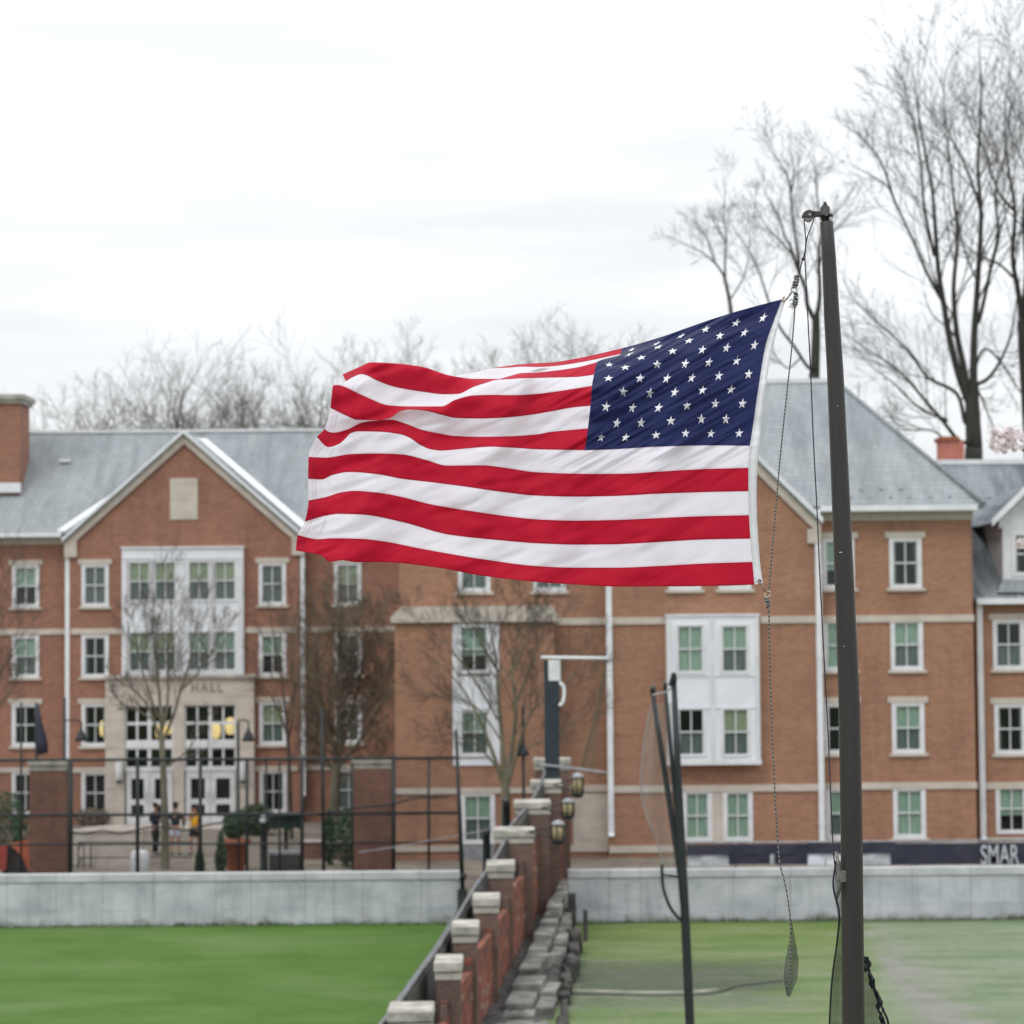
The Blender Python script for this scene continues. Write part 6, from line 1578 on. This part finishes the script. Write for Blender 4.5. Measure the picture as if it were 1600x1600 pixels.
sm_limbs = [
 ([(1150, 640), (1146, 540), (1142, 486), (1137, 455), (1131, 430)], 8, 5),
 ([(1131, 430), (1118, 412), (1096, 394), (1072, 382), (1044, 367)], 4, 1.2),
 ([(1133, 434), (1133, 400), (1135, 372), (1131, 340), (1133, 300), (1130, 270)], 4, 1.2),
 ([(1118, 412), (1108, 380), (1090, 350), (1068, 335)], 3, 1.1),
 ([(1134, 380), (1118, 350), (1105, 325)], 3, 1.1),
 ([(1140, 470), (1158, 440), (1170, 400), (1172, 350)], 3, 1.1)]
b0 = P(1150, 640, 112)
from_limbs('bare_tree', 'slender pale bare tree above the canton of the flag', (b0.x, 112, 0), sm_limbs, 112, 31, dict(MID, n=[9, 6, 4]), M['twig_far'], M['twig_far'], 'bare trees behind the halls', 2)
# the distant row along the ridge of the left hall
FAR = dict(up=.06, rmin=.0095, rsplit=.06, levels=3, n=[8, 6, 5], ang=(24, 54), ratio=.60, wob=.12, rratio=.46, lmin=.38)
row = [(160, 596, 7, 'smallest bare tree of the distant row, nearest the tall chimney'), (216, 570, 8, 'bare tree of the distant row, second from the tall chimney'), (272, 520, 13, 'broad bare tree rising above the left gable peak'), (326, 556, 9, 'bare tree just right of the left gable peak'), (361, 528, 12, 'bare tree with a dark trunk right of the left gable'), (404, 545, 9, 'thin bare tree midway along the left ridge'),
       (448, 560, 8, 'bare tree left of the fly end of the flag'), (492, 548, 9, 'bare tree beside the upper fly corner of the flag'), (540, 508, 12, 'bare tree rising over the fly corner of the flag'), (592, 530, 9, 'bare tree over the first red fold of the flag'), (640, 535, 8, 'thin bare tree above the red top fold'), (700, 494, 11, 'taller bare tree above the white top fold'), (745, 525, 8, 'bare tree above the middle of the flag top'), (792, 488, 11, 'bare tree tallest above the flag top'), (846, 522, 9, 'bare tree near the slope of the flag top'), (890, 530, 8, 'last bare tree of the distant row before the canton'), (585, 560, 6, 'low bare tree behind the flag fold'), (118, 610, 6, 'lowest scrubby bare tree right beside the tall chimney')]
for k, (px, py, w, lab) in enumerate(row):
    Y = 126 + (k * 7) % 22; T = Tree(100 + k); top = P(px, py, Y); H = top.z; base = Vector((top.x, Y, 0)); r0 = w/2/FPX*Y
    fk = H * T.r.uniform(.42, .5); tp_ = Vector((top.x + T.r.uniform(-.4, .4), Y, fk))
    T.limb([base, base.lerp(tp_, .5) + Vector((T.r.uniform(-.2, .2), 0, 0)), tp_], r0*1.2, r0*.8, T.wood, 6)
    nl = 5 if w > 8 else 4
    for i in range(nl):
        az = i * 2*math.pi/nl + T.r.uniform(-.4, .4); th = R_(T.r.uniform(14, 42)); ln = (H - fk) / math.cos(th) * (.80 if i else .90)
        if i == 0: th = R_(4)
        d = Vector((math.sin(th)*math.cos(az), math.sin(th)*math.sin(az), math.cos(th)))
        T.grow(tp_ - Vector((0, 0, T.r.uniform(0, .12*H))), d, ln * .82, r0*.55, 0, FAR)
    build_tree('bare_tree', lab, base, T, M['bark'], M['twig_far'], 'distant bare trees beyond the left hall')
# small trees in the court
CRT = dict(up=.10, rmin=.0055, rsplit=.03, levels=3, n=[11, 7, 5], ang=(20, 50), ratio=.60, wob=.12, rratio=.42, lmin=.14)
c1 = [([(258, 1300), (256, 1230), (254, 1180), (252, 1150)], 11, 8),
 ([(253, 1165), (240, 1125), (225, 1095), (205, 1075), (180, 1062)], 6, 1.6), ([(252, 1150), (250, 1100), (246, 1050), (240, 1000), (238, 950)], 6, 1.3),
 ([(254, 1160), (272, 1115), (282, 1080), (296, 1035), (306, 985), (310, 945)], 6, 1.3), ([(252, 1150), (262, 1095), (262, 1030), (268, 960), (262, 905)], 6, 1.2),
 ([(246, 1120), (226, 1060), (212, 1000), (205, 960)], 4, 1.2), ([(282, 1080), (310, 1050), (335, 1010), (345, 965)], 4, 1.2), ([(240, 1125), (215, 1110), (190, 1100), (172, 1075)], 3.5, 1.1), ([(256, 1200), (285, 1180), (310, 1150), (330, 1110)], 4, 1.2)]
b0 = P(258, 1340, 79)
from_limbs('bare_tree', 'small bare tree before the entrance doors', (b0.x, 79, TZ), c1, 79, 41, CRT, M['bark_pale'], M['bark'], 'small bare trees in the court', 1.5)
c2 = [([(790, 1262), (790, 1235), (789, 1215)], 14, 12),
 ([(789, 1235), (775, 1190), (760, 1150), (745, 1115), (725, 1080), (700, 1050), (672, 1030)], 8, 1.5), ([(790, 1225), (784, 1150), (778, 1080), (776, 1040), (768, 990), (755, 930)], 9, 1.5),
 ([(791, 1225), (800, 1165), (806, 1110), (800, 1050), (806, 1000), (815, 940)], 9, 1.5), ([(792, 1230), (815, 1150), (832, 1110), (860, 1085), (890, 1060), (925, 1030)], 7, 1.4),
 ([(776, 1045), (755, 1010), (735, 970), (715, 925)], 5, 1.3), ([(806, 1100), (830, 1040), (850, 990), (880, 930)], 5, 1.3), ([(784, 1160), (750, 1110), (715, 1090), (680, 1085), (650, 1080)], 4, 1.3),
 ([(782, 1130), (740, 1060), (700, 1010), (660, 975), (640, 950)], 4, 1.2), ([(798, 1190), (830, 1165), (870, 1150), (905, 1120), (935, 1100)], 4, 1.2), ([(778, 1200), (745, 1165), (710, 1150), (675, 1140)], 4, 1.2), ([(800, 1050), (830, 985), (842, 930)], 4, 1.2)]
b0 = P(790, 1300, 77)
from_limbs('bare_tree', 'spreading bare tree in front of the brick bay', (b0.x, 77, TZ), c2, 77, 42, CRT, M['bark_pale'], M['bark'], 'small bare trees in the court', 1.5)
c3 = [([(523, 1290), (524, 1230), (527, 1185)], 15, 13),
 ([(526, 1200), (515, 1140), (500, 1080), (495, 1020), (500, 960)], 8, 1.6), ([(527, 1190), (530, 1120), (535, 1050), (530, 980), (535, 930)], 9, 1.6), ([(528, 1190), (545, 1130), (560, 1070), (575, 1010), (590, 960)], 8, 1.6),
 ([(528, 1200), (560, 1160), (585, 1120), (605, 1070), (612, 1010)], 7, 1.5), ([(525, 1210), (500, 1170), (485, 1130), (478, 1090)], 6, 1.5), ([(530, 1120), (550, 1060), (555, 1000), (565, 945)], 6, 1.5), ([(530, 1220), (565, 1200), (595, 1180), (612, 1150)], 5, 1.5)]
b0 = P(523, 1345, 88)
SHR = dict(up=.07, rmin=.008, rsplit=.05, levels=3, n=[22, 9, 7], ang=(20, 60), ratio=.56, wob=.14, rratio=.5, lmin=.15, st=.02)
from_limbs('shrubby_tree', 'dense brown twiggy tree filling the corner left of the brick bay', (b0.x, 88, TZ), c3, 88, 43, SHR, M['bark_pale'], M['twig_brown'], None, 2.2)
c4 = [([(455, 1300), (452, 1200), (448, 1130)], 7, 5), ([(448, 1130), (440, 1060), (428, 1000), (420, 940)], 4, 1.2), ([(448, 1140), (462, 1070), (480, 1000), (488, 930)], 4, 1.2), ([(449, 1150), (430, 1100), (405, 1060), (395, 1020)], 3.5, 1.2), ([(452, 1190), (480, 1140), (500, 1090)], 3, 1.2), ([(450, 1160), (460, 1100), (455, 1020), (458, 960)], 3.5, 1.2)]
b0 = P(455, 1340, 90)
from_limbs('bare_tree', 'slim bare tree right of the limestone portal', (b0.x, 90, TZ), c4, 90, 44, dict(CRT, n=[9, 6, 4]), M['bark'], M['bark'], 'small bare trees in the court', 1.5)
c5 = [([(-62, 1300), (-60, 1200), (-58, 1150)], 14, 10), ([(-58, 1150), (-30, 1090), (0, 1050), (22, 1010), (32, 950)], 6, 1.3), ([(-58, 1150), (-40, 1080), (-25, 1010), (-5, 940), (10, 890)], 6, 1.3), ([(-58, 1180), (-20, 1120), (15, 1085), (45, 1040)], 5, 1.2), ([(-58, 1150), (-75, 1060), (-80, 960)], 6, 1.3)]
b0 = P(-62, 1340, 80)
from_limbs('bare_tree', 'bare tree reaching in from the left edge', (b0.x, 80, TZ), c5, 80, 45, CRT, M['bark'], M['bark'], 'small bare trees in the court', 1.5)

# cherry blossom reaching in from the right, some way in front of the wing
M['petal'] = cloth('pale pink petals', (.86, .80, .82), (.78, .68, .71), None, .35)
Y = 30.0; tb_ = P(1860, 1000, Y)
t = thing('cherry_tree', 'cherry tree off the right edge, pale pink blossom sprays reaching in', 'tree', (tb_.x, Y, 0))
bend = [Vector((tb_.x, Y, 0)), Vector((tb_.x - .1, Y, 3.5)), Vector((tb_.x + .1, Y, 6.2)), P(1830, 960, Y), P(1800, 820, Y), P(1850, 640, Y), P(1870, 500, Y)]
MB().tube(spline(bend, 5), [.22 - .19 * k/30 for k in range(31)], 10).build('trunk', M['bark_dark'], t)
sprays = [(1572, 688, 30, [(1812, 870), (1740, 800), (1660, 745), (1605, 708), (1585, 694), (1562, 684)], 75), (1600, 850, 12, [(1828, 950), (1740, 915), (1645, 872), (1604, 852)], 12),
          (1720, 660, 40, [(1808, 800), (1760, 720), (1722, 662)], 45), (1700, 940, 34, [(1830, 960), (1760, 950), (1702, 940)], 40), (1790, 600, 40, [(1836, 700), (1800, 640), (1788, 600)], 45), (1940, 620, 44, [(1845, 660), (1900, 640), (1945, 618)], 45), (1930, 820, 40, [(1806, 850), (1870, 840), (1930, 820)], 36)]
for (px, py, rx, stem, nfl) in sprays:
    q_ = spline([P(x, y, Y) for x, y in stem], 4); MB().tube(q_, [.030 - .024 * k/(len(q_)-1) for k in range(len(q_))], 6).build('branch', M['bark'], t)
    r = random.Random(int(px))
    for k in range(nfl):
        m = MB()
        a = r.uniform(0, 6.28); q = math.sqrt(r.random()); c = P(px + rx*q*math.cos(a), py + rx*.62*q*math.sin(a), Y + r.uniform(-.1, .1))
        nrm = Vector((r.gauss(0, .6), -1, r.gauss(0, .6))).normalized(); u = nrm.orthogonal().normalized(); w = nrm.cross(u); s = r.uniform(.036, .052)
        for layer in range(2):
            for pt in range(5):
                th = pt*2*math.pi/5 + layer*.6; d = u*math.cos(th) + w*math.sin(th); e_ = u*math.cos(th+.55) + w*math.sin(th+.55); f_ = u*math.cos(th-.55) + w*math.sin(th-.55)
                m.quad(c, c + f_*s*.7 + nrm*.008, c + d*s + nrm*(.018 - layer*.012), c + e_*s*.7 + nrm*.008)
        m.build('flower', M['petal'], t)
    for k in range(3): c = P(px + r.uniform(-rx, rx)*.6, py + r.uniform(-rx, rx)*.4, Y - .12); MB().ball(c, .014, 6, 4).build('bud', M['bark'], t)

# ------------------------------------------------------------------ three people outside the entrance
M['skin'] = simple('skin', (.36, .19, .13), (.42, .235, .165), .6, 30, bmp=.05)
M['skin2'] = simple('tanned skin', (.27, .14, .09), (.32, .175, .12), .6, 30, bmp=.05)
def cl(name, c): return simple(name, c, tuple(x*1.3 for x in c), .85, 25, bmp=.2)
M['jacket'] = cl('dark navy jacket cloth', (.012, .017, .030)); M['shorts_w'] = cl('pale lilac shorts cloth', (.42, .41, .52)); M['gold'] = cl('golden yellow shirt cloth', (.62, .32, .015)); M['blackcl'] = cl('black cloth', (.012, .012, .014)); M['hair'] = cl('dark brown hair', (.018, .012, .009)); M['shoe'] = cl('shoe', (.10, .10, .10))
def skin(name, verts, edges, radii, mat, parent, root=0, levels=2):
    me = bpy.data.meshes.new(name); org = wl(parent); me.from_pydata([tuple(Vector(v)) for v in verts], edges, []); me.materials.append(mat)
    o = bpy.data.objects.new(name, me); put(o, parent, org)
    mo = o.modifiers.new('skin', 'SKIN'); mo.use_smooth_shade = True
    for k, v in enumerate(me.skin_vertices[0].data):
        rr = radii[k]; v.radius = rr if isinstance(rr, tuple) else (rr, rr); v.use_root = k == root
    s = o.modifiers.new('smooth', 'SUBSURF'); s.levels = s.render_levels = levels; return o
def person(px, ybot, Y, label, ang, top, bottom, arms, sk, H=1.78, legs='long', hat=None, sleeve_r='top', lean=0):
    a = P(px, ybot, Y); base = Vector((a.x, Y, TZ)); t = thing('person', label, 'person', base, 'people talking outside the doors', ang)
    k = H / 1.78
    J = {'pel': (0, 0, .95), 'wai': (0, .0, 1.08), 'che': (0, .0, 1.32), 'nek': (0, .01, 1.49), 'nk2': (0, -.01, 1.56), 'hd': (0, -.015, 1.66), 'hd2': (0, -.01, 1.72)}
    V = []; E = []; Rr = []; idx = {}
    def add(n, p, r, par=None):
        idx[n] = len(V); V.append(Vector(p) * k); Rr.append(r); 
        if par: E.append((idx[par], idx[n]))
    add('pel', J['pel'], (.15, .11)); add('wai', J['wai'], (.135, .10), 'pel'); add('che', J['che'], (.17, .115), 'wai'); add('nek', J['nek'], (.07, .065), 'che'); add('nk2', J['nk2'], (.055, .055), 'nek'); add('hd', (0, -.015, 1.655), (.082, .098), 'nk2'); add('hd2', (0, -.005, 1.72), (.066, .078), 'hd')
    LJ = {}
    for s in (-1, 1):
        n = 'L' if s < 0 else 'R'; st_ = .06 if s > 0 else -.04
        hip, kn, an, toe = (s*.095, 0, .88), (s*.11, -.02 + st_, .50), (s*.12, .02 + st_, .09), (s*.14, -.15 + st_, .035)
        add('h'+n, hip, .088, 'pel'); add('t'+n, tuple((Vector(hip)+Vector(kn))/2), .076, 'h'+n); add('k'+n, kn, .055, 't'+n); add('c'+n, tuple(Vector(kn).lerp(Vector(an), .35)), .055, 'k'+n); add('a'+n, an, .037, 'c'+n); add('f'+n, (s*.13, -.05+st_, .045), .038, 'a'+n); add('e'+n, toe, .03, 'f'+n)
        sh = Vector((s*.185, .01, 1.43)); el, wr = [Vector(q) for q in arms[0 if s < 0 else 1]]
        add('s'+n, sh, .062, 'che'); add('u'+n, (sh+el)/2, .048, 's'+n); add('l'+n, el, .04, 'u'+n); add('w'+n, wr, .027, 'l'+n)
        d = (wr - el).normalized(); hnd = wr + d * .05; add('p'+n, hnd, (.036, .02), 'w'+n)
        o_ = d.orthogonal().normalized()
        for q in range(4):
            b_ = hnd + d*.045 + o_*(q-1.5)*.019; c_ = b_ + d*(.028, .034, .032, .024)[q] + Vector((0, -.006, 0)); e2_ = c_ + d*.022 + Vector((0, -.014, 0))
            add('g%s%d' % (n, q), b_, .010, 'p'+n); add('i%s%d' % (n, q), c_, .009, 'g%s%d' % (n, q)); add('j%s%d' % (n, q), e2_, .008, 'i%s%d' % (n, q))
        th_ = wr + d*.03 + o_*.032; add('th'+n, th_, .011, 'p'+n); add('ti'+n, th_ + d*.035 + o_*.012, .009, 'th'+n)
    skin('body', V, E, Rr, M[sk], t)
    body_v = V
    def sub(names, rads, nm, mat, extra=None, lev=2):
        vs_ = [body_v[idx[q]] if isinstance(q, str) else Vector(q) * k for q in names]; return vs_
    # upper garment
    v = [V[idx[q]] for q in ('wai', 'che', 'nek')]; v[0] = v[0] - Vector((0, 0, .10)); 
    names = ['wai', 'che', 'nek']; vs_ = v[:]; es = [(0, 1), (1, 2)]; rs_ = [(.165, .125), (.192, .14), (.075, .07)]
    vs_.insert(1, V[idx['wai']] + Vector((0, 0, .03))); rs_.insert(1, (.155, .118)); es = [(0, 1), (1, 2), (2, 3)]
    for s, n in ((-1, 'L'), (1, 'R')):
        i = len(vs_); longs = top != 'gold'
        chain = ['s', 'u'] + (['l', 'w'] if longs else []); par = 2
        for q, c in enumerate(chain):
            p_ = V[idx[c+n]]; 
            if c == 'w': p_ = p_ - (V[idx['w'+n]] - V[idx['l'+n]]).normalized() * .02
            vs_.append(p_); rs_.append((.08, .066, .056, .043)[q]); es.append((par, len(vs_)-1)); par = len(vs_)-1
    skin('jacket' if top != 'gold' else 'shirt', vs_, es, rs_, M[top], t, 2)
    # lower garment
    vs_ = [V[idx['pel']] + Vector((0, 0, .08)), V[idx['pel']]]; rs_ = [(.155, .115), (.165, .125)]; es = [(0, 1)]
    for n in 'LR':
        i = len(vs_); ch_ = ['h', 't'] + (['k', 'c', 'a'] if legs == 'long' else [])
        par = 1
        for q, c in enumerate(ch_):
            p_ = V[idx[c+n]]
            if c == 't' and legs != 'long': p_ = p_.lerp(V[idx['k'+n]], .35)
            vs_.append(p_); rs_.append((.105, .095 if legs == 'long' else .105, .072, .07, .055)[q]); es.append((par, len(vs_)-1)); par = len(vs_)-1
    skin('trousers' if legs == 'long' else 'shorts', vs_, es, rs_, M[bottom], t, 1)
    for s, n in ((-1, 'L'), (1, 'R')):
        skin('shoe', [V[idx['a'+n]] + Vector((0, .03, -.035)), V[idx['f'+n]], V[idx['e'+n]] + Vector((0, -.02, 0))], [(0, 1), (1, 2)], [(.045, .04), (.05, .045), (.045, .032)], M['shoe'], t)
    m = MB(); c = V[idx['hd2']] + Vector((0, .012, .005)); org = Vector(base)
    m.ball(org + c, .105, 14, 10, (.93, 1.08, .92)); m.v = [tuple(Vector(q)) for q in m.v]
    keep = [f for f in m.f if sum(m.v[i][2] for i in f)/len(f) > (org + c).z - .045 or sum(m.v[i][1] for i in f)/len(f) > org.y + .02]
    m.f = keep; m.sm = [True]*len(keep); m.build('hair', M['hair'], t)
    if hat: MB().lathe(org + c + Vector((0, 0, .02)), [(.112, 0), (.11, .05), (.07, .10), (.01, .115)], 14).box(org.x - .07, org.x + .07, org.y - .20, org.y - .07, (org+c).z + .015, (org+c).z + .03).build('cap', M['blackcl'], t)
    hd = org + V[idx['hd']]
    f = MB(); f.hexa([hd + Vector((-.014, -.095, -.02)), hd + Vector((.014, -.095, -.02)), hd + Vector((.014, -.075, -.02)), hd + Vector((-.014, -.075, -.02))], [hd + Vector((-.006, -.098, .025)), hd + Vector((.006, -.098, .025)), hd + Vector((.006, -.085, .025)), hd + Vector((-.006, -.085, .025))]); bevel(f.build('nose', M[sk], t), .004)
    MB().ball(hd + Vector((-.031, -.083, .022)), .012, 8, 6).ball(hd + Vector((.031, -.083, .022)), .012, 8, 6).build('eyes', M['blackcl'], t)
    MB().box(hd.x - .022, hd.x + .022, hd.y - .092, hd.y - .08, hd.z - .048, hd.z - .040).build('mouth', M['terracotta'], t)
    MB().ball(hd + Vector((-.088, 0, .0)), .026, 8, 6, (.4, .8, 1.1)).ball(hd + Vector((.088, 0, .0)), .026, 8, 6, (.4, .8, 1.1)).build('ears', M[sk], t)
    return t
down = ((-.25, .03, 1.16), (-.26, -.06, .93)); downr = ((.25, .03, 1.16), (.26, -.06, .93))
fold_l = ((-.24, -.02, 1.17), (-.02, -.22, 1.22)); fold_r = ((.24, -.02, 1.17), (.04, -.24, 1.16))
person(243, 1327, 84, 'person in dark navy jacket and long trousers, arms folded, left of the little tree', R_(55), 'jacket', 'blackcl', (fold_l, fold_r), 'skin2', 1.78)
person(274, 1322, 84, 'person in a cap, dark jacket and pale lilac shorts, right of the little tree', R_(170), 'jacket', 'shorts_w', (((-.30, -.02, 1.18), (-.24, -.16, .98)), ((.30, -.02, 1.18), (.24, -.16, .98))), 'skin', 1.76, 'short', hat=True)
person(304, 1325, 84, 'person in a golden yellow shirt and black shorts, one arm held out', R_(-25), 'gold', 'blackcl', (((-.10, -.22, 1.30), (-.12, -.46, 1.28)), downr), 'skin', 1.72, 'short')
